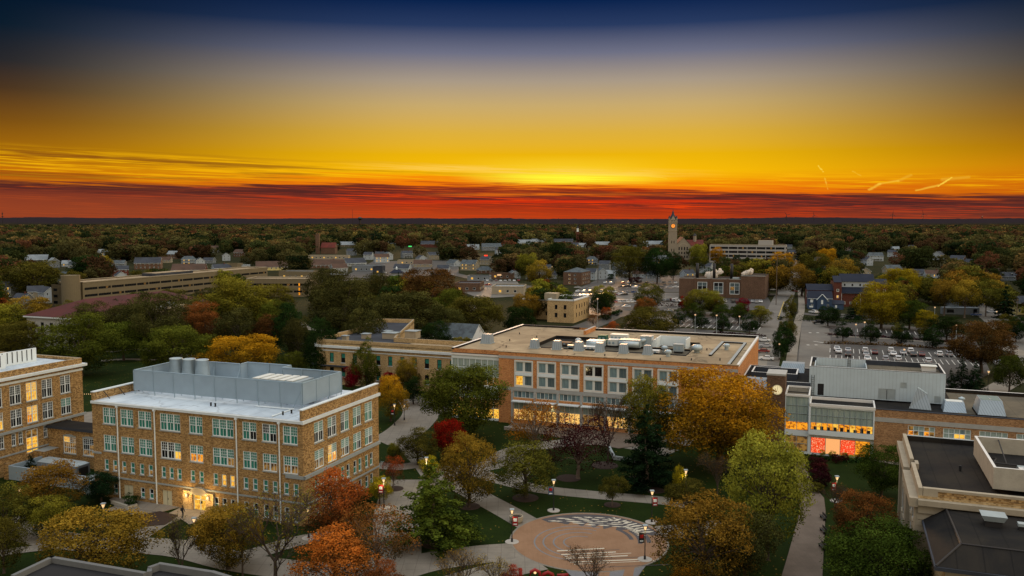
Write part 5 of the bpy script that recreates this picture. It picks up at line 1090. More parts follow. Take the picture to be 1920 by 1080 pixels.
# courthouse with clock tower
plain('tower_stone', (.26, .23, .18), .85, var=.2)
def courthouse():
    g = G(1268, 487); F = Frame((g[0], g[1]), R(6)); t = thing('stone_courthouse', 'stone courthouse with red roof and tall spired clock tower against the sunset', 'courthouse', (g[0], g[1], 0), -R(6)); mb = MB(); S = 'tower_stone'
    W_ = 15.; e, r = 17., 24.5
    ws = [dict(a=2.3+i*2.9, z=z, w=1.3, h=h, cols=1, rows=2, fm='dark_metal', fill='dark_glass') for i in range(4) for z, h in ((2, 2.6), (6.2, 2.6), (10.6, 3.6))]
    wall_with_windows(mb, t, (0, 0), (W_, 0), 0, e, ws, S); mb.face([(0, 0, e), (W_, 0, e), (W_/2, 0, r)], S)
    facade(mb, (W_, 0), (W_, 40), 0, e, [], S); facade(mb, (0, 40), (0, 0), 0, e, [], S); mb.face([(W_, 40, 0), (0, 40, 0), (0, 40, e), (W_/2, 40, r), (W_, 40, e)], S)
    mb.box(W_+.01, 14, 0, W_+16, 34, 15.5, S); mb.build('wall', t)
    n = 12; a = MB()
    for k in range(n):
        t0 = math.pi*k/n; t1 = math.pi*(k+1)/n; a.face([(W_/2+4.6*math.cos(t0), -.05, 14.2+4*math.sin(t0)), (W_/2+4.0*math.cos(t0), -.05, 14.2+3.4*math.sin(t0)), (W_/2+4.0*math.cos(t1), -.05, 14.2+3.4*math.sin(t1)), (W_/2+4.6*math.cos(t1), -.05, 14.2+4*math.sin(t1))][::-1], 'limestone')
    a.build('entrance_arch', t)
    q = MB(); q.face([(-.6, -.5, e-.5), (W_/2, -.5, r+.3), (W_/2, 41, r+.3), (-.6, 41, e-.5)][::-1], 'red_roof'); q.face([(W_+.6, -.5, e-.5), (W_+.6, 41, e-.5), (W_/2, 41, r+.3), (W_/2, -.5, r+.3)][::-1], 'red_roof')
    q.face([(W_-2, 13.5, 15.4), (W_+16.5, 13.5, 15.4), (W_+16.5, 24, 21.5), (W_-2, 24, 21.5)], 'red_roof'); q.face([(W_+16.5, 34.5, 15.4), (W_-2, 34.5, 15.4), (W_-2, 24, 21.5), (W_+16.5, 24, 21.5)], 'red_roof'); q.face([(W_+16, 14, 15.5), (W_+16, 34, 15.5), (W_+16, 24, 21.4)], S)
    q.tube([(W_+7, 22, 18), (W_+7, 22, 26)], 1.9, S, 8); q.lathe([(2.3, 26), (1.3, 27.6), (.1, 28.8)], 'dark_metal', 8, (W_+7, 22)); q.build('roof', t)
    # tower
    T = MB(); tx, ty, h = -4.0, 4, 4.4; T.box(tx-h, ty-h, 0, tx+h, ty+h, 41, S); T.box(tx-h-.3, ty-h-.3, 31.5, tx+h+.3, ty+h+.3, 32.1, 'limestone'); T.box(tx-h-.3, ty-h-.3, 41, tx+h+.3, ty+h+.3, 41.7, 'limestone')
    T.box(tx-h+.4, ty-h+.4, 41.7, tx+h-.4, ty+h-.4, 44, S)
    for sx in (-1, 1):
        for sy in (-1, 1): T.tube([(tx+sx*3.9, ty+sy*3.9, 40), (tx+sx*3.9, ty+sy*3.9, 46.2)], .75, S, 8); T.lathe([(.95, 46.2), (.5, 47.4), (.05, 48.6)], 'slate_roof', 8, (tx+sx*3.9, ty+sy*3.9))
    for s in (-1, 1):   # steep gables
        T.face([(tx-2.6, ty+s*3.7, 44), (tx+2.6, ty+s*3.7, 44), (tx, ty+s*3.7, 48.6)], 'limestone'); T.face([(tx+s*3.7, ty-2.6, 44), (tx+s*3.7, ty+2.6, 44), (tx+s*3.7, ty, 48.6)], 'limestone')
    tw = T.build('tower', t)
    sp = MB(); sp.lathe([(3.9, 44), (2.9, 47), (1.5, 50), (1.2, 50.5), (.9, 52.4), (.45, 53.6), (.12, 55), (.1, 57.2)], 'slate_roof', 8, (tx, ty)); sp.build('spire', tw)
    for z in (33.2, 24, 15):
        for x in (-1.6, .9): MB().box(tx+x, ty-h-.06, z-6 if z < 30 else 42.2, tx+x+.7, ty-h-.01, z-3 if z < 30 else 43.8, 'dark_glass').build('window', tw)
    c = MB(); c.tube([(tx, ty-h-.02, 37.2), (tx, ty-h-.35, 37.2)], 2.5, 'dark_metal', 28); co = c.build('clock_face', tw); MB().tube([(tx, ty-h-.36, 37.2), (tx, ty-h-.42, 37.2)], 2.15, 'clock_glow', 28).build('dial', co)
    hh = MB(); hh.box(tx-.12, ty-h-.5, 37.2, tx+.12, ty-h-.44, 38.8, 'black'); hh.box(tx-.1, ty-h-.5, 37.0, tx+1.1, ty-h-.44, 37.2, 'black')
    for k in range(12): an = k*math.pi/6; hh.box(tx+1.8*math.sin(an)-.12, ty-h-.48, 37.2+1.8*math.cos(an)-.12, tx+1.8*math.sin(an)+.12, ty-h-.43, 37.2+1.8*math.cos(an)+.12, 'black')
    hh.build('clock_hand', co)
courthouse(); keep(1255, 392, 1293, 480); keep(1290, 440, 1316, 458)
# downtown steeple and church tower
g = G(1083, 455); t = thing('church_steeple', 'slim red brick steeple with pale belfry and pointed spire in the town centre', 'steeple', (g[0], g[1], 0))
MB().box(-2.4, -2.4, 0, 2.4, 2.4, 21, 'red_brick').build('tower', t); MB().box(-1.8, -1.8, 21, 1.8, 1.8, 27.5, 'white_paint').box(-2.6, -2.6, 20.8, 2.6, 2.6, 21.4, 'limestone').build('belfry', t); MB().lathe([(2.2, 27.5), (1.2, 30), (.1, 35)], 'slate_roof', 8).build('spire', t); keep(1077, 430, 1088, 452)
g = G(596, 476); t = thing('brick_church', 'brown brick church with square tower beside pitched roof at the left of town', 'church', (g[0], g[1], 0))
MB().box(-2.3, -2.3, 0, 2.3, 2.3, 25, 'brown_brick').box(-1.7, -1.7, 25, -1.2, 1.7, 27, 'brown_brick').box(1.2, -1.7, 25, 1.7, 1.7, 27, 'brown_brick').build('tower', t); m = MB(); m.box(4, 0, 0, 22, 16, 8, 'brown_brick'); m.build('wall', t)
m = MB(); m.face([(3.5, -.5, 8), (22.5, -.5, 8), (22.5, 8, 14.5), (3.5, 8, 14.5)], 'red_roof'); m.face([(22.5, 16.5, 8), (3.5, 16.5, 8), (3.5, 8, 14.5), (22.5, 8, 14.5)], 'red_roof'); m.face([(22.4, -.4, 8), (22.4, 16.4, 8), (22.4, 8, 14.4)], 'brown_brick'); m.build('roof', t); keep(590, 446, 626, 472)
# navy roofed apartments and the blue house
def apartments():
    g = G(1563, 575); F = Frame((g[0], g[1]), R(12)); t = thing('apartment_house', 'dark red brick apartment house with navy roofs and white middle storey', 'apartment building', (g[0], g[1], 0), -R(12))
    def blk(x0, y0, x1, y1, h, rows, n, m='red_brick', z0=1.2):
        mb = MB(); ws = [dict(a=(x1-x0)/n*(i+.5)-.6, z=z0+r*3.2, w=1.2, h=1.5, cols=1, rows=2, fm='cream_paint', fill='lit_yellow' if (i, r) == (0, 1) and n == 1 else 'dark_glass', fw=.22) for i in range(n) for r in range(rows)]
        wall_with_windows(mb, t, (x0, y0), (x1, y0), 0, h, ws, m, depth=.15); facade(mb, (x1, y0), (x1, y1), 0, h, [], m); facade(mb, (x1, y1), (x0, y1), 0, h, [], m); facade(mb, (x0, y1), (x0, y0), 0, h, [], m); mb.build('wall', t)
    blk(-12.5, 2, 0, 12, 8.2, 2, 4); blk(0, 0, 3.6, 12, 12.6, 3, 1); blk(19.6, 1, 25.5, 12, 11.6, 3, 2); blk(3.6, 1.2, 19.6, 12, 7.0, 1, 5)
    mb = MB(); ws = [dict(a=1.5+i*3.7, z=10.4, w=.8, h=1.1, cols=1, rows=1, fm='dark_metal', fill='dark_glass') for i in range(4)]
    wall_with_windows(mb, t, (3.6, 3.2), (19.6, 3.2), 9, 12.8, ws, 'white_siding', depth=.1); mb.build('upper_wall', t)
    r = MB()
    def slope(x0, y0, z0, x1, y1, z1): r.face([(x0, y0, z0), (x1, y0, z0), (x1, y1, z1), (x0, y1, z1)], 'navy_roof')
    slope(-13, 1.5, 8.1, -.01, 7, 11); r.face([(-13, 12.5, 8.1), (-13, 7, 11), (-.01, 7, 11), (-.01, 12.5, 8.1)][::-1], 'navy_roof'); slope(-.3, -.4, 12.5, 3.59, 6, 15.4); slope(3.6, .4, 6.9, 19.6, 3.15, 9.9); slope(3.3, 2.6, 12.7, 19.9, 8, 16.4); r.face([(3.3, 12.5, 12.7), (19.9, 12.5, 12.7), (19.9, 8, 16.4), (3.3, 8, 16.4)], 'navy_roof'); slope(19.61, .5, 11.5, 26, 7, 14)
    r.box(3.5, .9, 6.75, 19.7, 1.19, 6.95, 'white_paint'); r.face([(19.9, 2.6, 12.7), (19.9, 12.5, 12.7), (19.9, 8, 16.4)], 'white_siding'); r.build('roof', t)
    m = MB()
    for x in (3.7, 12.8): m.tube([(x, .3, 6.8), (x, .3, 0)], .12, 'white_paint', 5)
    m.build('drainpipe', t)
apartments(); keep(1526, 517, 1650, 565)
g = G(1544, 581); t = gable('boarded_house', 'navy blue boarded house with white trimmed front gable below the apartments', g[0], g[1]+6, -R(14), 11, 8, 5.6, 8.6, 'blue_board', 'navy_roof', 'house')
mb = MB(); mb.box(-1.5, -5.6, 0, 3.0, -4.004, 5.2, 'blue_board'); mb.face([(-1.5, -5.6, 5.2), (3.0, -5.6, 5.2), (.75, -5.6, 7.6)], 'blue_board'); mb.box(5.51, -3.4, 0, 11, 3, 2.9, 'blue_board'); mb.build('front_gable', t)
mb = MB()
for (a, b) in (((-1.9, 4.9), (.75, 7.75)), ((3.4, 4.9), (.75, 7.75))):
    mb.face([(a[0], -5.9, a[1]), (b[0], -5.9, b[1]), (b[0], -2, b[1]), (a[0], -2, a[1])], 'navy_roof'); mb.tube([(a[0], -5.95, a[1]-.1), (b[0], -5.95, b[1]-.1)], .16, 'white_paint', 4)
mb.face([(5.3, -3.8, 2.8), (11.4, -3.8, 2.8), (11.4, 0, 4.3), (5.3, 0, 4.6)], 'navy_roof'); mb.box(.3, -5.66, 2.8, 1.2, -5.605, 4.8, 'white_paint'); mb.box(-4.6, -4.06, 3.4, -3.4, -4.005, 4.8, 'white_paint'); mb.box(-5, -4.05, .9, -3.2, -4.005, 1.7, 'white_paint'); mb.box(7, -3.46, .3, 7.9, -3.405, 2.2, 'white_paint'); mb.build('trim', t); keep(1523, 546, 1588, 580)
# glass pavilion on the right and its kind
g = G(1780, 588); t = thing('grey_pavilion', 'small pale blue flat roofed building under the spreading trees by the right hand road', 'building', (g[0], g[1], 0), -R(10)); m = MB(); m.box(0, 0, 0, 4, 7, 6.4, 'grey_siding', 'pale_roof'); m.box(-4, -3, 0, 12, 0-.01, 3.2, 'grey_siding', 'pale_roof'); m.box(4.01, 0, 0, 12, 7, 3.0, 'grey_siding', 'slate_roof'); m.build('wall', t); MB().box(9.4, -3.1, .4, 11, -3.01, 2.6, 'dark_glass').box(-2, -3.1, .8, 1, -3.01, 2.4, 'dark_glass').build('window', t); keep(1773, 562, 1830, 588)
# ---- town houses: (cx, base row, width px, wall, roof, storeys, turn, label words)
HOUSES = [(10,556,20,'white_siding','slate_roof',2,20,'white gabled house at the left edge of town'),(60,566,26,'cream_siding','slate_roof',2,-15,'cream gabled house left of the blank stair tower'),(84,568,22,'white_siding','slate_roof',2,60,'white house gable beside the cream house'),(36,572,20,'grey_siding','slate_roof',1,30,'low grey house among trees at the far left'),
(118,533,20,'white_siding','shingle_grey',2,40,'pale house end behind the stair tower'),(136,503,18,'white_siding','shingle_grey',1,10,'small blue white house above the stair tower'),(122,500,16,'white_siding','pale_roof',1,0,'low white roofed building by the round tree'),(60,492,44,'grey_siding','pale_roof',1,0,'long low white roofed shed far at the left'),
(222,519,28,'red_brick','slate_roof',2,-10,'dark brick house with flat looking roof behind long block'),(218,500,26,'grey_siding','shingle_grey',1,5,'grey roofed low house above the brick house'),(273,505,46,'brown_brick','slate_roof',2,0,'long grey roofed brick apartment house'),(305,493,26,'cream_siding','brown_roof',1,8,'cream house with brown roof behind the long roof'),
(351,497,26,'grey_siding','shingle_grey',2,-12,'blue grey house with hipped roof above the long block'),(372,500,16,'white_siding','slate_roof',2,75,'narrow white gable next to the blue grey house'),(390,494,20,'grey_siding','slate_roof',1,20,'dark roofed house behind the white gables'),(412,509,32,'white_siding','slate_roof',1,-25,'white gabled hall with slate roof'),
(350,513,60,'red_brick','brown_roof',1,2,'long brown roofed brick building behind block roof'),(219,447,8,'white_siding','slate_roof',2,80,'tiny white gable alone in the far woods'),(222,524,18,'white_siding','slate_roof',1,70,'small white cottage gable behind the block'),(422,489,14,'white_siding','slate_roof',2,80,'white house end standing over the far roofs'),
(505,507,56,'yellow_siding','brown_roof',1,-8,'yellow sided building with brown roof'),(612,503,62,'brown_brick','brown_roof',1,3,'long dark brown roofed building'),(662,499,40,'white_siding','slate_roof',1,-30,'white building with several gables and slate roof'),(690,487,16,'white_siding','slate_roof',2,15,'white house behind the many gabled building'),
(711,486,16,'brown_brick','slate_roof',2,0,'brown house between two pale ones'),(726,487,18,'white_siding','shingle_grey',2,70,'pale grey gable near the round yellow tree'),(658,479,16,'grey_siding','slate_roof',2,20,'dark house right of the church'),(762,484,20,'grey_siding','slate_roof',2,-20,'grey gabled house behind the round tree'),
(789,489,16,'white_siding','slate_roof',1,60,'small white gable beside the shops'),(811,487,20,'cream_siding','slate_roof',2,-25,'cream house with big slate gable'),(808,464,38,'red_brick','slate_roof',2,8,'large red brick building with white gables in town'),(706,455,22,'red_brick','red_roof',2,-10,'red roofed brick building in the woods'),
(831,510,22,'white_siding','slate_roof',1,10,'white bungalow by the street lamps'),(792,501,34,'cream_siding','brown_roof',1,0,'lit cream shop with brown roof'),(908,513,26,'brown_brick','shingle_grey',1,-20,'brown hipped house above the garages'),(912,497,20,'cream_siding','slate_roof',2,35,'cream house behind the red tree'),
(963,522,22,'white_siding','shingle_grey',1,75,'white cottage left of the dark spruce'),(1001,524,22,'white_siding','slate_roof',1,30,'white cottage right of the yellow tree'),(1032,523,18,'white_siding','slate_roof',1,-20,'small white house near the evergreen'),(1020,516,26,'grey_siding','slate_roof',2,10,'dark grey house behind the white cottages'),
(1110,525,20,'white_siding','slate_roof',2,20,'white two storey house at the car park edge'),(1128,524,16,'white_siding','shingle_grey',2,75,'white gable overlooking the car park'),(1110,497,20,'grey_siding','shingle_grey',2,-10,'grey house with hipped roof behind the pole'),(1135,507,20,'grey_siding','slate_roof',2,15,'slate roofed house behind the white gable'),
(1163,510,24,'grey_siding','shingle_grey',2,-15,'grey house with white porch above car park'),(1202,509,24,'white_siding','slate_roof',2,5,'white house with dark roof facing the car park'),(1200,521,24,'white_siding','brown_roof',1,0,'low white house at the car park rim'),(1226,522,18,'white_siding','slate_roof',1,20,'white bungalow left of the power plant'),
(1291,520,22,'white_siding','slate_roof',1,-30,'white gabled house behind the power plant'),(1325,512,24,'white_siding','slate_roof',2,25,'pale house behind the chimneys'),(1146,521,14,'white_siding','pale_roof',1,0,'white garage beside the round bush'),(1172,520,20,'cream_siding','slate_roof',1,30,'cream bungalow under the tall trees'),
(1621,523,22,'cream_siding','slate_roof',2,70,'pale gable rising behind the navy roof'),(1722,519,26,'grey_siding','slate_roof',1,5,'blue roofed house beyond the yellow trees'),(1754,521,30,'white_siding','brown_roof',1,-4,'low house with wide brown roof'),(1893,526,34,'grey_siding','slate_roof',1,2,'grey house with two white dormers'),
(1676,482,16,'white_siding','slate_roof',2,20,'white house in the far right woods'),(1628,498,14,'white_siding','slate_roof',2,60,'small white gable behind yellow tree'),(1550,502,14,'white_siding','slate_roof',1,60,'white cottage near the orange trees'),(1478,466,16,'white_siding','slate_roof',1,10,'white roofed house right of the office block'),
(1488,477,18,'brown_brick','slate_roof',1,0,'flat brown shop beside the street'),(1918,590,22,'yellow_siding','slate_roof',2,-20,'cream house at the right edge by the road'),(1680,474,14,'cream_siding','pale_roof',2,0,'tiny pale building high in the right woods'),(1820,497,14,'grey_siding','slate_roof',1,10,'small house between two dark spruces'),
(985,461,26,'white_siding','pale_roof',2,5,'pale block in the town centre'),(1010,459,26,'limestone','pale_roof',2,-5,'white roofed town block'),(1055,459,40,'red_brick','slate_roof',2,6,'long red brick town hall with slate roof'),(1092,466,15,'white_siding','pale_roof',2,0,'white block below the steeple'),(1130,462,28,'brown_brick','pale_roof',1,0,'low dark block right of the steeple'),(1226,464,36,'white_siding','pale_roof',2,8,'white roofed block left of the clock tower'),
(885,468,26,'white_siding','pale_roof',1,4,'pale flat shed beyond the shops'),(925,470,44,'grey_siding','shingle_grey',2,-6,'long grey roofed hall in the town'),(650,462,34,'limestone','pale_roof',1,0,'long pale shop front in the left of town'),(735,457,14,'white_siding','pale_roof',1,0,'tiny white flat shed by the green sign')]
for i, (cx, by, wp, wm, rm, st, turn, lab) in enumerate(HOUSES):
    g = G(cx, by); dd = math.hypot(g[0], g[1]-0); w = max(7, wp*g[1]/CF); e = 3.0 if st == 1 else 5.6; d_ = min(max(7.5, w*.6), 13); r = e+d_*.36
    if abs(turn) > 50: w, d_ = max(w, 9), min(w*1.0, 9)
    gable('town_house' if st == 2 else 'cottage', lab, g[0], g[1]+d_/2, -math.atan2(g[0], g[1])*.6+R(turn)*-1, w, d_, e, r, wm, rm, 'house', 'houses of the town', wins=dd < 1300, dormer='dormers' in lab, porch=(i % 5 == 2), chim=(i % 3 == 0), fill='lit_yellow' if i % 6 == 0 else 'dark_glass', hip=.8 if 'hip' in lab else 0)
    top = PX(g[0], g[1], r)[1]; keep(cx-wp*.4, top+1, cx+wp*.4, top+(by-top)*.62)
# smaller houses further out, glimpsed between the crowns
HL2 = []
_r = random.Random(21)
for i in range(44):
    by = [_r.uniform(462, 478), _r.uniform(478, 500), _r.uniform(496, 520)][i % 3]; cx = 20+i*43.5+_r.uniform(-12, 12)
    if any(x0-6 < cx < x1+6 and y0-4 < by < y1+8 for x0, y0, x1, y1 in KEEP): continue
    g = G(cx, by); w = _r.uniform(9, 15); st = _r.choice([1, 2, 2]); e = 3.0 if st == 1 else 5.8; wm = _r.choice(['white_siding', 'white_siding', 'cream_siding', 'grey_siding', 'brown_brick']); rm = _r.choice(['slate_roof', 'shingle_grey', 'brown_roof', 'pale_roof'])
    tt = gable('town_house' if st == 2 else 'cottage', None, g[0], g[1], -math.atan2(g[0], g[1])*.6+_r.uniform(-1.2, 1.2), w, 8.5, e, e+3.2, wm, rm, 'house', 'houses of the town', chim=i % 3 == 0, porch=i % 4 == 1, fill='lit_yellow' if i % 4 == 0 else 'dark_glass')
    HL2.append((tt, cx, by, st, wm, rm)); keep(cx-w*CF/g[1]*.4, PX(g[0], g[1], e+3)[1]+1, cx+w*CF/g[1]*.4, by-9)
# flat commercial buildings
FLATS = [('tan_shop', 'tan flat roofed shop right of the yellow building', 523, 523, 66, 16, 5.6, 'beige_panel', 'pale_roof', 1), ('white_canopy', 'long low white roof behind the brown roof', 578, 486, 76, 10, 4.2, 'limestone', 'pale_roof', 1), ('grey_shop', 'grey block with a white end wall beside the dark garage', 660, 509, 55, 16, 4.8, 'grey_siding', 'pale_roof', 1), ('dark_shop', 'black cube shaped shop front right of the grey block', 699, 514, 18, 10, 6, 'slate_roof', 'tar_roof', 1),
 ('tan_box', 'tan windowless box behind the long block end', 420, 508, 26, 12, 6, 'beige_panel', 'gravel_roof', 1), ('white_box', 'small white box beside the tan one', 448, 507, 15, 8, 4.5, 'white_siding', 'pale_roof', 1), ('brown_shop', 'brown flat roofed block behind the oaks', 852, 547, 48, 20, 5, 'brown_brick', 'slate_roof', 1), ('white_roofed_store', 'wide white roofed store left of the tan office', 922, 552, 60, 20, 4.5, 'limestone', 'pale_roof', 1),
 ('motel', 'long low shop row with a lit sign by the cars', 917, 523, 46, 10, 4, 'brown_brick', 'pale_roof', 1), ('garage_row', 'row of blue grey lock-up garages', 876, 527, 42, 12, 3.4, 'grey_siding', 'shingle_grey', 1), ('canopy_shop', 'long pale canopy over a lit forecourt', 745, 496, 62, 12, 4.2, 'limestone', 'pale_roof', 1), ('low_annexe', 'low white edged roof hidden in trees left of the tan office', 838, 583, 50, 18, 4.2, 'limestone', 'gravel_roof', 1)]
for nm, lab, cx, by, wp, dp, h, m, rm, rows in FLATS:
    g = G(cx, by); w = wp*g[1]/CF; flat_block(nm, lab, rect((g[0], g[1]), w, dp, R(6)), h, m, rm, rows, 1.6, 1.5, 4.5, 'white_paint', ('dark_glass', 'lit_yellow', 'dark_glass'), .35, 1.2); keep(cx, by-h*CF/g[1]+2, cx+wp, by-2)
o_ = G(1056, 534); t, q = flat_block('brick_apartments', 'three storey red brown apartment block with hipped grey roof by the car park', rect(Frame(o_[:2], R(24)).w(0, 0) and o_[:2], 13, 19, R(24)), 8.6, 'brown_brick', 'slate_roof', 3, 1.5, 1.3, 4.0, 'white_paint', ('dark_glass', 'lit_dim', 'dark_glass'), 0, .9, 2.7)
m = MB(); qc = [(q[0][0]+q[2][0])/2, (q[0][1]+q[2][1])/2]
for i in range(4): m.face([(*q[i], 8.76), (*q[(i+1) % 4], 8.76), (qc[0], qc[1], 11.6)], 'shingle_grey')
m.build('hip_roof', t); keep(1054, 505, 1100, 532)
g = G(743, 519); t = thing('kiosk_with_cupola', 'small white pillared kiosk with dark hipped roof and cupola', 'kiosk', (g[0], g[1], 0)); m = MB(); m.box(-4, 0, 0, 4, 5, 3, 'white_siding'); m.build('wall', t); MB().frustum(-5.5, -1.5, 5.5, 6.5, 3.0, -2, 2, 2, 3, 5.6, 'navy_roof').build('roof', t); MB().box(-.6, 1.9, 5.4, .6, 3.1, 6.6, 'white_paint').lathe([(.8, 6.6), (.1, 8)], 'white_paint', 8, (0, 2.5)).build('cupola', t); keep(732, 500, 757, 518)
# lit signs of the shops
for cx, top, w, h, m, lab in [(565, 521, 3.4, 1.7, 'sign_red', 'small red lit shop sign at the road junction'), (580, 519, 3.0, 1.4, 'sign_green', 'small green lit shop sign right of the red one'), (769, 461, 4.5, 1.4, 'sign_green', 'green lit petrol station sign far in town'), (911, 478, 3.6, 1.8, 'sign_red', 'red lit sign on a pale gable'), (936, 514, 3.0, 1.2, 'lamp_dim', 'white lit sign above the shop row')]:
    g = G(cx, top+12); z = CH+ray(cx, top)[2]*g[1]/ray(cx, top)[1]; t = thing('lit_sign', lab, 'sign', (g[0], g[1], 0)); MB().box(-w/2, 0, z-h, w/2, .3, z, m).build('sign_face', t); MB().tube([(0, .4, 0), (0, .4, z-.1)], .15, 'dark_metal', 6).build('post', t); keep(cx-5, top-1, cx+5, top+6)
# ---- skyline things
def turbine(cx, hub, blade, ang, lab, D=7500):
    x = (cx-960)/CF*D; z = CH+(412-hub)/CF*D; L = blade/CF*D; t = thing('wind_turbine', lab, 'wind turbine', (x, D, 0), 0, 'wind turbines on the horizon')
    MB().tube([(0, 0, 0), (0, 0, z)], [2.8, 1.8], 'dark_metal', 8).build('mast', t); MB().box(-2, -4, z-2, 2, 5, z+2, 'dark_metal').build('nacelle', t)
    for k in range(3):
        a = ang+k*2.094; dx, dz = math.sin(a), math.cos(a); MB().tube([(0, -5, z), (dx*L*.3, -5, z+dz*L*.3), (dx*L, -5, z+dz*L)], [1.6, 2.2, .5], 'dark_metal', 5).build('blade', t)
turbine(1473, 403, 8, -.7, 'wind turbine nearest the office block with one blade tilted left'); turbine(1524, 404, 7, 1.9, 'wind turbine second along from the office block'); turbine(1671, 402, 8, .1, 'wind turbine with one upright blade above the far right woods'); turbine(1728, 402, 9, -.25, 'wind turbine farthest to the right, blades spread wide'); turbine(1838, 407, 4, .5, 'tiny faint wind turbine beyond all the others')
def mast(cx, top, lab, D=4200, r=1.2, disc=False):
    x = (cx-960)/CF*D; z = CH+(412-top)/CF*D; t = thing('radio_mast', lab, 'mast', (x, D, 0)); m = MB(); m.tube([(0, 0, 0), (0, 0, z)], [r, r*.4], 'dark_metal', 5)
    if disc: m.box(-3, -1, z-14, 3, 1, z-8, 'dark_metal'); m.box(-4, -1, z-26, 4, 1, z-22, 'dark_metal')
    m.build('mast', t)
mast(662, 392, 'slim radio mast left of centre on the horizon'); mast(8, 397, 'lattice mast at the far left of the horizon', 4200, 2, True); mast(36, 409, 'short antenna near the left lattice mast', 4200); mast(1351, 404, 'faint thin mast on the horizon above the office block', 6000, .7); mast(1047, 409, 'stub antenna on the horizon in the middle', 5200, 3)
x = (676-960)/CF*4300; t = thing('water_tower', 'squat dark water tower breaking the horizon beside the radio mast', 'water tower', (x, 4300, 0)); MB().lathe([(6, 0), (4, 42), (11, 46), (12, 51), (10, 55), (3, 57.5), (.1, 58)], 'dark_metal', 14).build('tank', t)
# ------------------------------------------------------------------ ground
def sheet(name, px, z, m, kind='structure', thick=None):
    pts = [G(x, y, 0) for x, y in px]; cx = sum(p[0] for p in pts)/len(pts); cy = sum(p[1] for p in pts)/len(pts)
    q = [(p[0]-cx, p[1]-cy) for p in pts]; ar = sum(q[i][0]*q[(i+1) % len(q)][1]-q[(i+1) % len(q)][0]*q[i][1] for i in range(len(q)))
    if ar < 0: q = q[::-1]
    mb = MB(); mb.prism(q, z-.06 if thick is None else z-thick, z, m if thick is None else 'kerb_stone', m)
    o = mb.build(name); o.location = (cx, cy, 0); tag(o, kind=kind); return o
def ribbon(name, px, w, z, m, world=False):
    P = [Vector((*G(x, y)[:2], 0)) if not world else Vector((x, y, 0)) for x, y in px]
    # smooth the centre line
    Q = []
    for i in range(len(P)-1):
        p0 = P[max(i-1, 0)]; p1 = P[i]; p2 = P[i+1]; p3 = P[min(i+2, len(P)-1)]
        for k in range(6):
            t = k/6; Q.append(.5*((2*p1)+(p2-p0)*t+(2*p0-5*p1+4*p2-p3)*t*t+(3*p1-p0-3*p2+p3)*t**3))
    Q.append(P[-1]); o = Q[0]; mb = MB(); L = []; Rr = []
    for i, p in enumerate(Q):
        d = (Q[min(i+1, len(Q)-1)]-Q[max(i-1, 0)]).normalized(); n = Vector((-d.y, d.x, 0))*(w/2)
        L.append(p+n-o); Rr.append(p-n-o)
    mi = mb.mat(m); mb.v = [(p.x, p.y, z) for p in L]+[(p.x, p.y, z) for p in Rr]; n = len(Q)
    for i in range(n-1): mb.f.append((i, n+i, n+i+1, i+1)); mb.mi.append(mi)
    ob = mb.build(name); ob.location = (o.x, o.y, 0); tag(ob, kind='structure'); return ob
def ground():
    mb = MB(); n = 24
    ringr = [0, 300, 900, 2500, 6000, 14000]
    mb.face([(-16000, -600, 0), (16000, -600, 0), (16000, 16000, 0), (-16000, 16000, 0)], 'wild_ground'); tag(mb.build('ground'), kind='structure')
    sheet('lawn', [(-300, 1300), (-60, 800), (-60, 700), (150, 640), (600, 600), (850, 620), (1450, 650), (1900, 800), (2300, 1300)], .02, 'lawn')
ground()
lz = [.03]
def nz(): lz[0] += .004; return lz[0]
PATHS = [([(708, 826), (745, 818), (775, 795), (790, 772), (778, 748)], 8.5), ([(765, 705), (745, 722), (705, 722), (640, 705), (600, 695)], 5), ([(850, 765), (800, 775), (770, 792)], 5), ([(706, 872), (750, 876), (800, 868)], 3.6), ([(752, 830), (790, 862), (826, 905), (862, 912), (905, 935), (955, 962), (1000, 988)], 4.4),
 ([(820, 905), (845, 880), (918, 873), (960, 848), (1022, 835), (1110, 828), (1180, 835), (1260, 850)], 5.2), ([(880, 870), (905, 890), (1000, 915), (1100, 927), (1250, 940), (1300, 950)], 3.8), ([(960, 848), (975, 880), (950, 908)], 4),
 ([(760, 900), (742, 960), (745, 1020), (735, 1075), (700, 1120)], 6.5), ([(720, 1080), (800, 1055), (900, 1040), (960, 1035), (1010, 1025)], 6), ([(1010, 1055), (940, 1070), (850, 1095)], 5), ([(0, 976), (60, 1002), (150, 1018), (330, 1028), (450, 1055), (600, 1072), (760, 1065)], 5.5), ([(-40, 1048), (20, 1035), (90, 1026)], 2.4),
 ([(375, 945), (330, 968), (290, 985), (245, 1015)], 3.6), ([(210, 952), (260, 960), (300, 955)], 3), ([(400, 1062), (480, 1038), (560, 1015), (640, 1000)], 3.6), ([(200, 660), (260, 655), (320, 662), (420, 680)], 4), ([(190, 677), (240, 674), (290, 676)], 3), ([(560, 600), (580, 617), (640, 620)], 3.5), ([(540, 643), (600, 648)], 3), ([(540, 668), (600, 662)], 3), ([(150, 775), (170, 800)], 5),
 ([(1235, 1000), (1300, 995), (1380, 985)], 5), ([(1500, 845), (1560, 850), (1620, 858), (1700, 870)], 4), ([(960, 795), (1040, 802), (1160, 812), (1300, 830)], 7), ([(700, 725), (760, 735), (800, 760)], 3)]
for px, w in PATHS: ribbon('path', px, w, nz(), 'concrete')
sheet('brick_walk', [(1460, 1100), (1478, 1040), (1500, 960), (1494, 900), (1490, 870), (1505, 860), (1520, 905), (1545, 935), (1548, 960), (1541, 1100)], nz(), 'brick_walk')
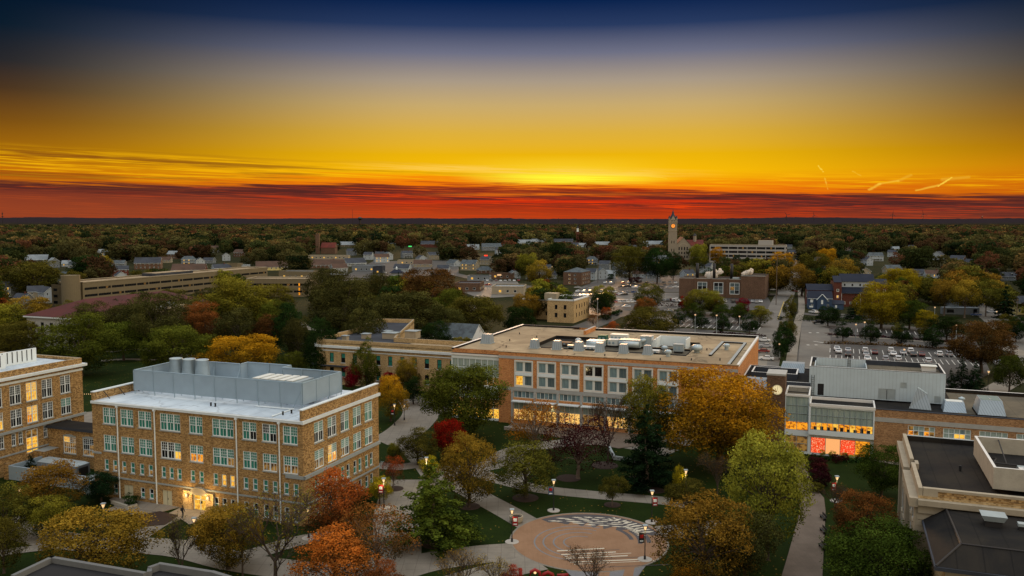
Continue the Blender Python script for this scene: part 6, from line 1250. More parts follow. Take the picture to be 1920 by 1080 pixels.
sheet('entrance_apron', [(205, 938), (228, 928), (345, 950), (300, 962), (215, 950)], nz(), 'concrete'); sheet('entrance_apron', [(330, 968), (352, 945), (400, 950), (395, 970), (355, 985)], nz(), 'concrete')
sheet('mulch_bed', [(255, 968), (300, 960), (335, 968), (310, 985), (262, 990)], nz(), 'mulch')
# terrace in front of the union, brick
sheet('union_terrace', [(955, 788), (1000, 792), (1180, 808), (1240, 830), (1160, 842), (1050, 822), (960, 803)], nz(), 'brick_walk')
# the round plaza with its mosaic
PCX, PCY = G(1104, 1013)[:2]; PR = 10.6
def disc_pts(r, a0=0, a1=360, n=64): return [(r*math.cos(R(a0+(a1-a0)*i/n)), r*math.sin(R(a0+(a1-a0)*i/n))) for i in range(n)]
def arc_band(mb, r0, r1, a0, a1, z, m, n=40, wob=0., cx=0, cy=0, sd=0):
    rnd = random.Random(sd)
    for i in range(n):
        t0 = R(a0+(a1-a0)*i/n); t1 = R(a0+(a1-a0)*(i+1)/n)
        mb.face([(cx+r0*math.cos(t0), cy+r0*math.sin(t0), z), (cx+r1*math.cos(t0), cy+r1*math.sin(t0), z), (cx+r1*math.cos(t1), cy+r1*math.sin(t1), z), (cx+r0*math.cos(t1), cy+r0*math.sin(t1), z)], m)
mb = MB(); mb.prism(disc_pts(PR+.3), .0, .075, 'concrete'); mb.prism(disc_pts(PR), .0, .08, 'plaza_brick'); o = mb.build('round_plaza'); o.location = (PCX, PCY, 0); tag(o, kind='structure')
mb = MB(); rnd = random.Random(12)
# dark feather-like crescent, cream flecks, faint rings, cream stripes
N = 60
for i in range(N):
    f0, f1 = i/N, (i+1)/N; a0, a1 = 128-f0*118, 128-f1*118
    def rr(f): return 10.1-4.6*math.sin(math.pi*min(1, f*.9+.06))**.6*(1-.18*math.sin(f*40))
    p = []
    for a, r in ((a0, rr(f0)), (a0, 10.2), (a1, 10.2), (a1, rr(f1))): p.append((r*math.cos(R(a)), r*math.sin(R(a)), .084))
    mb.face(p, 'dark_paver')
def fleck(x0, y0, x1, y1, w):
    n = 7; L = math.hypot(x1-x0, y1-y0); dx, dy = (x1-x0)/L, (y1-y0)/L; up = []; dn = []
    for i in range(n+1):
        k = i/n; ww = w*math.sin(math.pi*(.08+.84*k))*rnd.uniform(.45, 1.25); up.append((x0+(x1-x0)*k-dy*ww, y0+(y1-y0)*k+dx*ww, .088)); ww = w*math.sin(math.pi*(.08+.84*k))*rnd.uniform(.45, 1.25); dn.append((x0+(x1-x0)*k+dy*ww, y0+(y1-y0)*k-dx*ww, .088))
    for i in range(n): mb.face([dn[i], dn[i+1], up[i+1], up[i]], 'cream_paver')
for row in range(6):
    x = -6.2+row*.9
    while x < 5.2:
        L = rnd.uniform(1.1, 2.4); y = 9.0-row*.78-.16*max(0, x)*.5-(x*x)*.028; r0 = math.hypot(x, y); r1 = math.hypot(x+L, y-.25); an = math.degrees(math.atan2(y, x+L/2)); f = (128-an)/118; lo = 10.1-4.6*math.sin(math.pi*min(1, max(0, f)*.9+.06))**.6
        if max(r0, r1) < 9.95 and min(r0, r1) > lo+.1: fleck(x, y, x+L, y-.25, .2)
        x += L+rnd.uniform(.2, .5)
for k in range(9):
    a = R(62-k*5.5); r0 = 9.9; r1 = 8.6-.12*k; fleck(r1*math.cos(a+.05), r1*math.sin(a+.05), r0*math.cos(a), r0*math.sin(a), .24)
for k in range(8):
    a = R(40-k*4.2); r0 = 8.3; r1 = 7.1; fleck(r1*math.cos(a+.05), r1*math.sin(a+.05), r0*math.cos(a), r0*math.sin(a), .2)
for r in (2.2, 3.6, 5.0, 6.2): arc_band(mb, r, r+.22, 60, 215+r*6, .0842+r*.0001, 'grey_paver', cx=-1.2, cy=-1.0)
for r, a0, a1 in ((7.0, -12, 30), (8.2, -8, 34), (5.9, 0, 40)): arc_band(mb, r-.3, r+.3, a0, a1, .0846+r*.0001, 'dark_paver')
for k in range(5):
    y = -4.0-k*1.25; x0, x1 = -4.6+k*.5, 1.8+k*1.4; h = .14
    if k < 4: mb.face([(x0, y-h, .0875), (x1, y+.9-h, .0875), (x1, y+.9+h, .0875), (x0, y+h, .0875)], 'cream_paver')
    mb.face([(x0+.4, y-.75, .0872), (x1+2, y+.45, .0872), (x1+2, y+.58, .0872), (x0+.4, y-.6, .0872)], 'cream_paver' if k % 2 else 'dark_paver')
o = mb.build('plaza_mosaic'); o.location = (PCX, PCY, 0); tag(o, kind='structure')
# striped paving west and south of the plaza
for i, (px, m) in enumerate([([(940, 1045), (965, 1020), (985, 1012), (1030, 1052), (955, 1056)], 'grey_paver'), ([(955, 1020), (970, 1021), (1025, 1048), (1000, 1048)], 'plaza_brick'), ([(945, 1032), (952, 1030), (1000, 1053), (985, 1054)], 'plaza_brick'), ([(1050, 1060), (1180, 1040), (1230, 1035), (1190, 1090), (1080, 1090)], 'grey_paver'), ([(1130, 1050), (1150, 1047), (1140, 1090), (1118, 1090)], 'plaza_brick'), ([(1180, 1042), (1195, 1040), (1185, 1090), (1165, 1090)], 'plaza_brick')]): sheet('striped_paving', px, .058+i*.004, m)
# ---- streets and car parks (screen surveyed outlines laid on flat ground)
RZ = [.06]
def rz_(): RZ[0] += .006; return RZ[0]
sheet('car_park_surface', [(1060, 560), (1090, 538), (1130, 520), (1276, 516), (1274, 548), (1100, 548)], rz_(), 'asphalt'); sheet('car_park_surface', [(1040, 585), (1078, 549), (1274, 549), (1270, 580), (1180, 583), (1130, 592)], rz_(), 'old_concrete_road')
ribbon('street', [(1000, 640), (1100, 612), (1160, 585), (1190, 570)], 11, rz_(), 'asphalt'); ribbon('street', [(1110, 600), (1250, 578), (1330, 574), (1480, 586), (1640, 600)], 8, rz_(), 'asphalt')
sheet('car_park_surface', [(1165, 622), (1185, 590), (1290, 583), (1442, 592), (1432, 625), (1300, 612)], rz_(), 'lot_dark'); sheet('street', [(1120, 650), (1165, 618), (1290, 616), (1445, 628), (1440, 652), (1280, 640)], rz_(), 'asphalt'); sheet('car_park_surface', [(1280, 548), (1440, 558), (1452, 580), (1400, 582), (1280, 575)], rz_(), 'lot_dark')
ribbon('street', [(1425, 690), (1440, 640), (1456, 595), (1466, 565), (1482, 530), (1500, 490), (1512, 455)], 10.5, rz_(), 'old_concrete_road')
sheet('car_park_surface', [(1488, 700), (1500, 640), (1502, 600), (1560, 602), (1785, 618), (1830, 640), (1858, 700), (1800, 730)], rz_(), 'lot_dark'); sheet('drive_lane', [(1493, 720), (1500, 640), (1504, 602), (1552, 605), (1558, 640), (1552, 720)], rz_(), 'old_concrete_road')
ribbon('path', [(1478, 720), (1486, 660), (1496, 605), (1503, 575), (1500, 540)], 3.2, rz_(), 'concrete'); ribbon('path', [(1425, 700), (1432, 668), (1446, 640)], 3, rz_(), 'concrete')
ribbon('street', [(1960, 690), (1925, 645), (1880, 610), (1842, 580), (1812, 556)], 11, rz_(), 'old_concrete_road'); ribbon('path', [(1925, 612), (1860, 562), (1830, 545)], 2.5, rz_(), 'concrete'); ribbon('street', [(1530, 585), (1600, 592), (1680, 595)], 6, rz_(), 'asphalt'); ribbon('path', [(1800, 660), (1870, 650), (1925, 668)], 6, rz_(), 'concrete'); ribbon('path', [(1860, 735), (1925, 700)], 6, rz_(), 'concrete')
ribbon('street', [(700, 520), (800, 505), (900, 525), (1000, 540), (1060, 560)], 10, rz_(), 'asphalt'); sheet('car_park_surface', [(860, 545), (880, 524), (970, 528), (985, 555), (900, 560)], rz_(), 'old_concrete_road'); sheet('car_park_surface', [(640, 522), (700, 490), (860, 488), (860, 512), (740, 522)], rz_(), 'asphalt'); ribbon('street', [(440, 520), (560, 528), (680, 524)], 12, rz_(), 'asphalt')
sheet('car_park_surface', [(30, 606), (70, 590), (60, 575), (0, 580)], rz_(), 'asphalt')
def median(px, w, h=.16): 
    o = ribbon('planted_strip', px, w, h+.02, 'mulch'); o2 = ribbon('kerb', px, w+.6, h, 'kerb_stone')
median([(1548, 645), (1650, 648), (1795, 656)], 3.2); ribbon('path', [(1560, 631), (1660, 636), (1795, 646)], 2.6, .22, 'concrete')
median([(1300, 606), (1430, 614)], 2.5); median([(1548, 625), (1562, 627)], 3.); median([(1550, 615), (1563, 617)], 3.)
# painted bays
mk = MB()
def stripe(x0, y0, x1, y1, w=.16, z=.24, m='road_paint'):
    a = Vector(G(x0, y0)[:2]); b = Vector(G(x1, y1)[:2]); d = (b-a).normalized(); n = Vector((-d.y, d.x))*w/2
    mk.face([(*(a-n), z), (*(b-n), z), (*(b+n), z), (*(a+n), z)], m)
vx = lambda x, y, dy: x+(1576-x)*(dy)/(y-412)
for k in range(26):
    x = 1556+k*11.2; y = 662+k*.45
    for yy, dy in ((y, 8), (y+14, 9)): stripe(x, yy, vx(x, yy, dy), yy-dy)
for k in range(18): x = 1575+k*11; y = 622+k*.5; stripe(x, y, vx(x, y, 6), y-6, .2)
for k in range(24): x = 1180+k*10.5; y = 601+k*.4; stripe(x, y, vx(x, y, 6), y-6, .2); stripe(x, y+10, vx(x, y+10, 6), y+4, .2)
for k in range(15): x = 1090+k*12; stripe(x, 566, vx(x, 566, 4), 562, .25); stripe(x, 541, vx(x, 541, 3), 538, .25)
for (x, y) in ((1519, 625), (1533, 625), (1515, 648), (1530, 648)): stripe(x-2.5, y, x+2.5, y, 1.2)
stripe(1525, 641, 1545, 644, .5); stripe(1458, 600, 1470, 566, .3, .24, 'yellow_paint')
o = mk.build('road_markings'); tag(o, kind='structure')
# ------------------------------------------------------------------ far woods
AREAS = []
def placeable(cx, top, base, w):
    if any(x0-w*.3 < cx < x1+w*.3 and y0 < base < y1+1 for x0, y0, x1, y1 in AREAS): return False
    for (x0, y0, x1, y1) in KEEP:
        if base <= y1-1: continue
        ox = min(cx+w*.42, x1)-max(cx-w*.42, x0); oy = min(base, y1)-max(top, y0)
        if ox > 1.5 and oy > 1.5: return False
    return True
for b in [(1075, 518, 1275, 546), (1075, 549, 1270, 574), (1130, 592, 1440, 640), (1440, 560, 1500, 670), (1476, 500, 1500, 560), (1500, 600, 1800, 700), (1280, 555, 1450, 580), (1800, 600, 1920, 640), (860, 524, 975, 548), (480, 500, 700, 520), (1155, 570, 1280, 590), (640, 496, 860, 512), (1000, 600, 1100, 640), (575, 600, 640, 660)]:
    keep(*b)
    if b[3] > 540 and b[0] != 1690: AREAS.append(b)
def scatter():
    rng = np.random.default_rng(5); out = []
    for (d0, d1, dens) in ((345, 700, 62), (700, 1250, 30), (1250, 2700, 15), (2700, 4600, 7)):
        area = .62*(d1**2-d0**2); n = int(area*dens/1e4); d = np.sqrt(rng.random(n)*(d1**2-d0**2)+d0**2); a = (rng.random(n)-.5)*R(66)*1.0
        for di, ai, r1, r2, r3 in zip(d, a, rng.random(n), rng.random(n), rng.random(n)):
            x, y = di*math.sin(ai), di*math.cos(ai); h = 11.5+8.5*r1**1.1; h *= 1.0 if di < 600 else 1.12; w = h*((.72 if di < 600 else .9)+.42*r2); px, py = PX(x, y, 0); top = PX(x, y, h)[1]
            if di < 1500 and not placeable(px, top, py, w*CF/y): continue
            out.append((di, x, y, h, w, r3))
    out.sort(); return out
SPOTS = scatter()
FARPAL = [('olive', 10), ('green', 7), ('brown', 5), ('gold', 2.5), ('darkgreen', 5), ('goldgreen', 4), ('rust', 1.3), ('orange', .5), ('pine', 1.0), ('yellow', .3)]
def pick(pal, r):
    s = sum(w for _, w in pal)*r
    for k, w in pal:
        s -= w
        if s <= 0: return k
    return pal[-1][0]
# ------------------------------------------------------------------ surveyed trees: kind, leaf, cx, top, base, width px, label
T_ = [
('oval0','olive',14,908,1012,84,'olive round tree cut by the picture edge beside the tall lawn lamp'),('oval1','gold',95,866,965,108,'olive gold tree in front of the walled generator yard'),('round0','goldgreen',93,928,1008,84,'small round olive tree on the lawn below the generator yard'),('oval1','olive',8,965,1075,70,'olive tree at the lower left corner next to the path'),
('airy0','gold',180,950,1105,225,'wide golden orange tree just above the dark parapet roof'),('conifer0','pine',58,850,893,38,'small dark evergreen in front of the grey yard wall'),('round1','pine',190,884,940,72,'dark round yew at the left corner of the screened hall'),('bare0','olive',338,962,1075,110,'thin nearly bare tree by the lit entrance path'),
('big1','gold',428,945,1068,135,'brownish olive tree against the front of the screened hall'),('bare1','goldgreen',515,925,1100,200,'large bare branched tree with few yellow leaves below the hall corner'),('bare2','olive',455,950,1080,120,'grey bare tree between the olive tree and the hall corner'),('oval0','redorange',632,884,1020,118,'tall red orange pear tree at the hall corner'),('sparse0','rust',708,943,1080,122,'thinning red brown pear tree right of the tall red orange one'),
('oval1','redorange',628,990,1125,150,'orange red topped tree lowest of the red cluster'),('round2','rust',722,1050,1150,80,'low rusty tree at the bottom edge right of the red cluster'),('pine0','fresh',812,858,1024,185,'dark green feathery tree standing on the round lawn'),('airy1','gold',880,806,952,118,'light golden brown locust tree beside the diagonal path'),
('round1','red',843,784,862,66,'bright red tree below the large dark maple'),('oval0','olive',784,803,872,66,'round olive green tree left of the red one'),('round0','goldgreen',741,828,866,28,'tiny green tree beside the round olive one'),('sparse1','redorange',737,853,918,38,'slender orange sapling by the bike racks'),('round1','yellow',712,893,945,48,'little yellow tree lit by the banner lamp'),
('big1','fresh',871,678,826,160,'huge dark green maple in front of the union corner'),('pyramid0','fresh',687,626,735,58,'tall narrow green tree before the curved corner hall'),('round1','red',664,683,735,42,'red maple beside the curved corner hall'),('round2','red',728,697,745,34,'small crimson tree behind the yellow orange one'),('oval1','orange',733,702,790,62,'yellow orange tree next to the two dark lamps'),('round0','gold',765,668,735,46,'thin golden tree before the windows of the curved corner hall'),
('oval0','darkgreen',775,706,758,40,'dark green pear tree on the triangular lawn'),('round0','fresh',552,656,712,54,'round green tree behind the white roof of the screened hall'),('big2','orange',452,626,710,150,'large golden orange tree behind the roof screen'),('oval1','olive',985,826,935,104,'olive gold crab apple beside the diagonal path'),('sparse0','orange',1003,748,862,92,'thin orange tree in front of the lit shop windows'),
('sparse1','maroon',1083,775,898,118,'dark maroon tree with sparse leaves below the union'),('bare1','brown',1140,738,872,96,'tall grey bare tree in front of the union shades'),('airy0','goldgreen',1208,696,870,112,'yellow green tree covering the last union windows'),('pine1','pine',1212,756,915,130,'dense dark pine in the middle of the lawns'),('big2','orange',1347,688,885,225,'massive orange maple hiding the union lettering'),
('airy0','lime',1438,798,1050,168,'tall lime green tree beside the brick walk'),('airy1','gold',1318,922,1105,205,'broad golden olive tree right of the plaza'),('round2','olive',1292,898,965,88,'olive shrubby tree between lawn and bare grey tree'),('spread0','olive',1148,890,950,52,'little flat topped tree on the narrow lawn'),('bare2','brown',1345,845,930,90,'bare grey tree under the massive orange maple'),('round0','oak',1395,950,1090,130,'dark green tree in shade below the lime one'),
('big2','green',1652,832,932,92,'green tree at the corner of the stone hall'),('airy1','rust',1622,915,1040,130,'orange brown tree against the stone hall side'),('big1','green',1652,978,1140,205,'large bright green tree at the foot of the stone hall'),('bare0','brown',1568,905,960,80,'low bare twiggy tree at the walk bend'),
('bare0','gold',862,1030,1115,130,'bare twiggy tree at the bottom edge near the lawn'),('bare1','brown',1110,1026,1120,110,'thin leafless tree in front of the plaza stripes'),('bare2','gold',930,1035,1130,90,'second twiggy tree left of the sign letters'),('round1','orange',1291,1058,1120,64,'orange topped tree peeking over the bottom edge'),('oval0','redorange',960,1060,1120,40,'orange red shrub by the sign letters'),
# left middle
('big0','fresh',152,592,705,142,'broad olive tree before the maroon roofed hall'),('big1','olive',30,600,690,110,'olive tree above the far left tan hall'),('round0','gold',55,552,618,80,'gold tree left of the maroon roof'),('round1','darkgreen',198,558,640,100,'dark green tree growing over the maroon roof'),('big2','oak',293,545,668,124,'tall dark green tree left of centre of the grove'),('big1','fresh',332,606,712,130,'fresh green tree left of the golden orange one'),('big0','rust',385,570,655,88,'orange brown tree among dark green ones'),
('big0','goldgreen',430,523,625,135,'yellow green tree before the long beige block'),('round2','oak',448,575,668,84,'dark green tree below the yellow green crown'),('oval0','brown',500,590,668,66,'brownish tree on the path side of the grove'),('oval1','darkgreen',543,565,672,58,'upright dark tree at the open lawn'),('round1','goldgreen',510,530,600,80,'light green tree before the shorter beige block'),('round2','darkgreen',602,592,715,62,'dark shaded tree left of the curved corner hall'),
('round0','olive',66,486,556,112,'wide green gold tree left of the round stair tower'),('round1','darkgreen',172,476,534,76,'dark tree with pale top above the long block'),('round2','yellow',196,478,520,32,'yellow green tree between roofs'),('round0','olive',268,504,548,50,'round olive crown in front of long roofed houses'),
('big2','oak',616,500,602,90,'dark green tree left of the big grove'),('big0','oak',645,526,652,135,'great olive tree at the front of the grove'),('big1','oak',752,542,655,150,'largest grey green oak behind the roof vents'),('big2','brown',805,500,612,118,'brown green oak at the back of the grove'),('big0','oak',705,516,610,95,'olive tree in the middle of the grove'),('big1','fresh',845,538,625,70,'fresh green tree at the right rim of the grove'),
('big1','olive',890,552,632,112,'brownish oak left of the tan office'),('round1','darkgreen',975,572,638,60,'dark tree touching the tan office'),('round0','gold',985,548,600,60,'gold tinted tree behind the tan office'),('round2','darkgreen',820,600,668,60,'dark tree before the white boarded house'),('round1','redorange',888,612,655,36,'small pinkish red tree beside the white gable'),('round0','goldgreen',865,630,662,40,'yellowish bush tree under the white gable'),('round2','gold',1012,486,545,50,'gold tree above the white cottages'),
('big0','oak',178,570,655,100,'grey green oak before the maroon roof'),('big1','oak',245,566,655,96,'second grey green oak over the maroon roof end'),('round1','fresh',232,600,676,80,'leafy tree between path and maroon roofed hall'),('round2','oak',355,560,640,70,'dark tree hiding the flat annexe'),('round0','oak',560,590,680,56,'dim oak left of the big dark green tree'),('round2','oak',680,575,690,80,'dim oak in front of the grove'),('big0','oak',835,580,650,80,'grey green oak behind the white boarded house'),
('round2','oak',262,548,600,60,'dim tree before the long block left part'),('round1','olive',322,540,592,66,'olive tree before the middle of the long block'),('round0','oak',400,535,588,60,'dim tree before the right part of the long block'),('round0','fresh',520,560,640,70,'leafy tree in front of the shorter beige block'),
# around the car parks
('round0','goldgreen',1130,532,585,48,'olive tree in the upper car park'),('round1','darkgreen',1128,548,595,52,'dark tree next to the car park entrance'),('round2','olive',1215,530,585,56,'sparse olive tree over parked cars'),('big2','olive',1215,574,650,104,'large olive gold tree at the union roof edge'),('round0','rust',1210,556,600,42,'rusty tree behind the large olive one'),('oval0','redorange',1146,603,648,34,'red maple in front of the union roof'),('sparse0','rust',1112,584,615,20,'slim orange tree in the street verge'),('sparse1','redorange',1136,575,600,18,'second slim orange tree in the verge'),
('round1','goldgreen',1312,540,590,62,'yellow green tree in front of the power plant'),('round2','goldgreen',1338,545,592,42,'paler yellow green tree right of it by the plant'),('round0','red',1284,554,584,24,'crimson tree left of the power plant trees'),('round1','red',1337,556,590,24,'crimson tree between the power plant trees'),('round2','red',1392,558,590,26,'crimson tree below the plant end tower'),
('oval0','green',1300,568,604,34,'green tree in the planted row of the lower car park'),('oval1','green',1352,570,606,32,'green tree next along the car park row'),('oval0','green',1385,568,606,36,'green tree third along the car park row'),('oval1','goldgreen',1425,572,612,36,'green tree at the end of the car park row'),
('pyramid0','darkgreen',1272,580,612,28,'dark cone shaped pear tree at the left of the kerb line'),('pyramid1','darkgreen',1316,584,618,30,'dark cone shaped pear tree second on the kerb line'),('pyramid0','darkgreen',1355,586,626,34,'dark cone shaped pear tree third on the kerb line'),('pyramid1','darkgreen',1405,586,628,38,'dark cone shaped pear tree last on the kerb line'),
('pyramid0','darkgreen',1469,598,668,48,'dark tree nearest the union in the street row'),('pyramid1','olive',1474,580,640,38,'olive tree second in the street row'),('pyramid0','olive',1482,550,600,30,'small olive tree high in the street row'),('pyramid0','darkgreen',1461,622,675,34,'low dark tree at the foot of the street row'),
('pyramid1','darkgreen',1580,598,640,36,'cone shaped tree left most by the striped car bays'),('pyramid0','darkgreen',1632,600,645,40,'cone shaped tree below the bright yellow ginkgo'),('pyramid1','darkgreen',1690,606,648,38,'cone shaped tree beside the small green island'),('pyramid0','darkgreen',1748,606,654,46,'cone shaped tree at the right of the bays'),('pyramid0','olive',1681,602,632,26,'small dim tree behind the cone shaped ones'),('pyramid1','olive',1733,602,636,30,'small dim tree behind the rightmost cone'),
('round0','darkgreen',1552,572,612,44,'green tree below the navy blue house'),('conifer1','pine',1603,553,598,42,'dark spruce right of the navy blue house'),('big0','yellow',1652,532,616,94,'bright yellow ginkgo above the car bays'),('big1','yellow',1690,500,565,72,'yellow topped tree behind the ginkgo'),('round1','green',1705,560,618,60,'green tree right of the ginkgo'),('round2','yellow',1732,580,622,44,'yellow tipped bushy tree by the street lamp'),('round0','darkgreen',1775,590,640,64,'dark hedge like tree by the pavilion'),
('big2','brown',1840,598,700,112,'large rust red oak at the edge of the car bays'),('conifer0','pine',1802,668,738,46,'dark spruce left of the three by the penthouse'),('conifer1','pine',1828,676,740,46,'dark spruce in the middle of the three'),('conifer0','pine',1782,690,738,30,'short spruce nearest the penthouse corner'),('round1','green',1892,664,738,58,'green tree by the lamp at the right edge'),
('spread0','gold',1770,520,592,56,'spreading olive gold tree left of the pavilion pair'),('spread1','gold',1808,524,596,62,'spreading golden tree over the pale pavilion'),('spread0','olive',1848,522,594,56,'spreading green tree right of the pavilion'),('round2','olive',1885,588,640,44,'olive tree on the far side of the road'),('round0','darkgreen',1905,590,642,34,'dark green tree at the right edge over the road'),
('oval0','gold',1503,496,556,58,'bronze coloured tree right of the street'),('oval1','orange',1466,472,528,48,'orange bronze tree left of the street end'),('round2','gold',1582,484,545,58,'pale gold tree behind the apartments'),('round0','olive',1525,470,530,60,'green tree at the head of the street'),('round1','orange',1550,464,510,40,'orange tree beyond the street head'),('round0','rust',1660,560,600,26,'rusty tree beside the ginkgo trunk'),
('midcon0','pine',1023,456,498,14,'tall narrow dark spruce in the middle of town'),('round1','darkgreen',1045,452,500,34,'dark green tree right of the town spruce'),('round0','goldgreen',990,472,525,46,'bright olive tree left of the town spruce'),('big1','olive',1180,458,530,66,'big olive tree left of the courthouse front'),('big2','darkgreen',1232,462,532,56,'great dark tree before the courthouse tower foot'),('round0','darkgreen',1262,470,525,30,'dark pointed tree before the courthouse gable'),('round1','goldgreen',1310,455,515,36,'round golden green tree right of the courthouse'),('round2','orange',1345,462,500,28,'orange tree covering the office block corner'),('round0','orange',990-260,476,516,0,None)]
for k, lf, cx, top, base, w, lab in T_:
    if w: tree_px(k, lf, cx, top, base, w, lab)
SHR = [(1535,822,848,28,'darkgreen','dark grass clump left of the lit mural'),(1580,826,850,28,'darkgreen','dark grass clump before the mural middle'),(1618,830,856,26,'darkgreen','dark grass clump at the mural end'),(1541,842,854,11,'lime','clipped light green bush first in the row'),(1561,845,857,14,'lime','clipped light green bush second in the row'),(1582,848,861,17,'lime','clipped light green bush third in the row'),(1598,851,863,14,'lime','clipped light green bush fourth in the row'),(1612,850,864,14,'green','clipped green bush last in the row'),
(1532,852,880,32,'maroon','maroon barberry topmost of the three by the walk'),(1536,864,892,34,'maroon','maroon barberry in the middle by the walk'),(1538,876,912,40,'maroon','largest maroon barberry by the walk'),(1567,850,868,18,'maroon','small maroon bush on the pavement edge'),(1584,850,866,14,'maroon','smallest maroon bush right of its neighbour'),(1530,905,922,30,'olive','low olive shrub under the barberries'),
(1300,985,1010,40,'olive','olive shrub at the plaza rim'),(690,925,955,30,'darkgreen','dark grass clump at the hall side'),(245,925,948,30,'darkgreen','dark low bush by the hall doors'),(1272,595,603,10,'green','tiny bush at the car park kerb'),(1463,592,600,12,'darkgreen','round clipped bush at the street corner'),(1137,590,600,16,'darkgreen','low hedge bush in the verge left'),(1155,583,592,14,'darkgreen','low hedge bush in the verge right'),(1145,512,526,13,'darkgreen','round dark bush by the white garage'),(1186,518,532,14,'maroon','small maroon tree by the parked cars'),(1197,518,532,14,'maroon','second maroon tree by the parked cars')]
for i, (cx, top, base, w, lf, lab) in enumerate(SHR): tree_px(f'shrub{i%2}', lf, cx, top, base, w, lab)
def hedge(pts, w, h, leaf, label, seed, step=.8, cards=260):
    rng = np.random.default_rng(seed); P = [np.array(G(*p)[:2]) for p in pts]; cs = []
    for a, b in zip(P[:-1], P[1:]):
        L = np.linalg.norm(b-a)
        for k in range(max(1, int(L/step))): cs.append(a+(b-a)*(k*step/L))
    cs = np.array(cs); n = len(cs)*cards//10; idx = rng.integers(0, len(cs), n); u = unit(rng.normal(size=(n, 3))+np.array([0, 0, .6])); u[:, 2] = np.abs(u[:, 2])
    lump = 1+.25*np.sin(idx*.9)+.15*np.sin(idx*2.3)
    c = np.stack([cs[idx, 0]+u[:, 0]*w*.5*lump, cs[idx, 1]+u[:, 1]*w*.5*lump, .1+u[:, 2]*h*lump*rng.random(n)**.3], 1); o = c.mean(0)*np.array([1, 1, 0])
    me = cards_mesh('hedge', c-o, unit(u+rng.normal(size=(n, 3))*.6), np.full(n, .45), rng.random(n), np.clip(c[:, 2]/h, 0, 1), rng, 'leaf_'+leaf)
    tag(link('hedge', me, None, tuple(o)), label, 'hedge')
hedge([(1285, 552), (1330, 556)], 3, 2.2, 'maroon', 'deep red hedge along the left of the power plant', 1); hedge([(1345, 556), (1425, 560)], 3, 2.2, 'maroon', 'deep red hedge under the lit plant windows', 2); hedge([(1225, 573), (1285, 577)], 3, 2.4, 'maroon', 'dark red hedge between the two car parks', 3)
hedge([(1550, 645), (1650, 648), (1792, 656)], 2.4, 1.1, 'brown', 'brown green hedge in the median above the parked cars', 4); hedge([(1500, 602), (1560, 604), (1640, 608), (1700, 611)], 4, 2.6, 'darkgreen', 'tall dark hedge behind the far car bays', 5); hedge([(1555, 629), (1650, 633), (1790, 643)], 1.4, .7, 'maroon', 'low dark hedge along the pavement above the median', 6)
hedge([(1715, 572), (1775, 574)], 5, 4.5, 'darkgreen', 'dark clipped hedge left of the pavilion', 7); hedge([(1125, 598), (1165, 584)], 2.2, 1.3, 'darkgreen', 'dark hedge along the street verge', 8); hedge([(1500, 858), (1640, 868)], 3, .5, 'darkgreen', 'low planting under the lit mural', 9); hedge([(1340, 625), (1440, 632)], 1.5, .8, 'maroon', 'low hedge at the lower kerb line', 10)
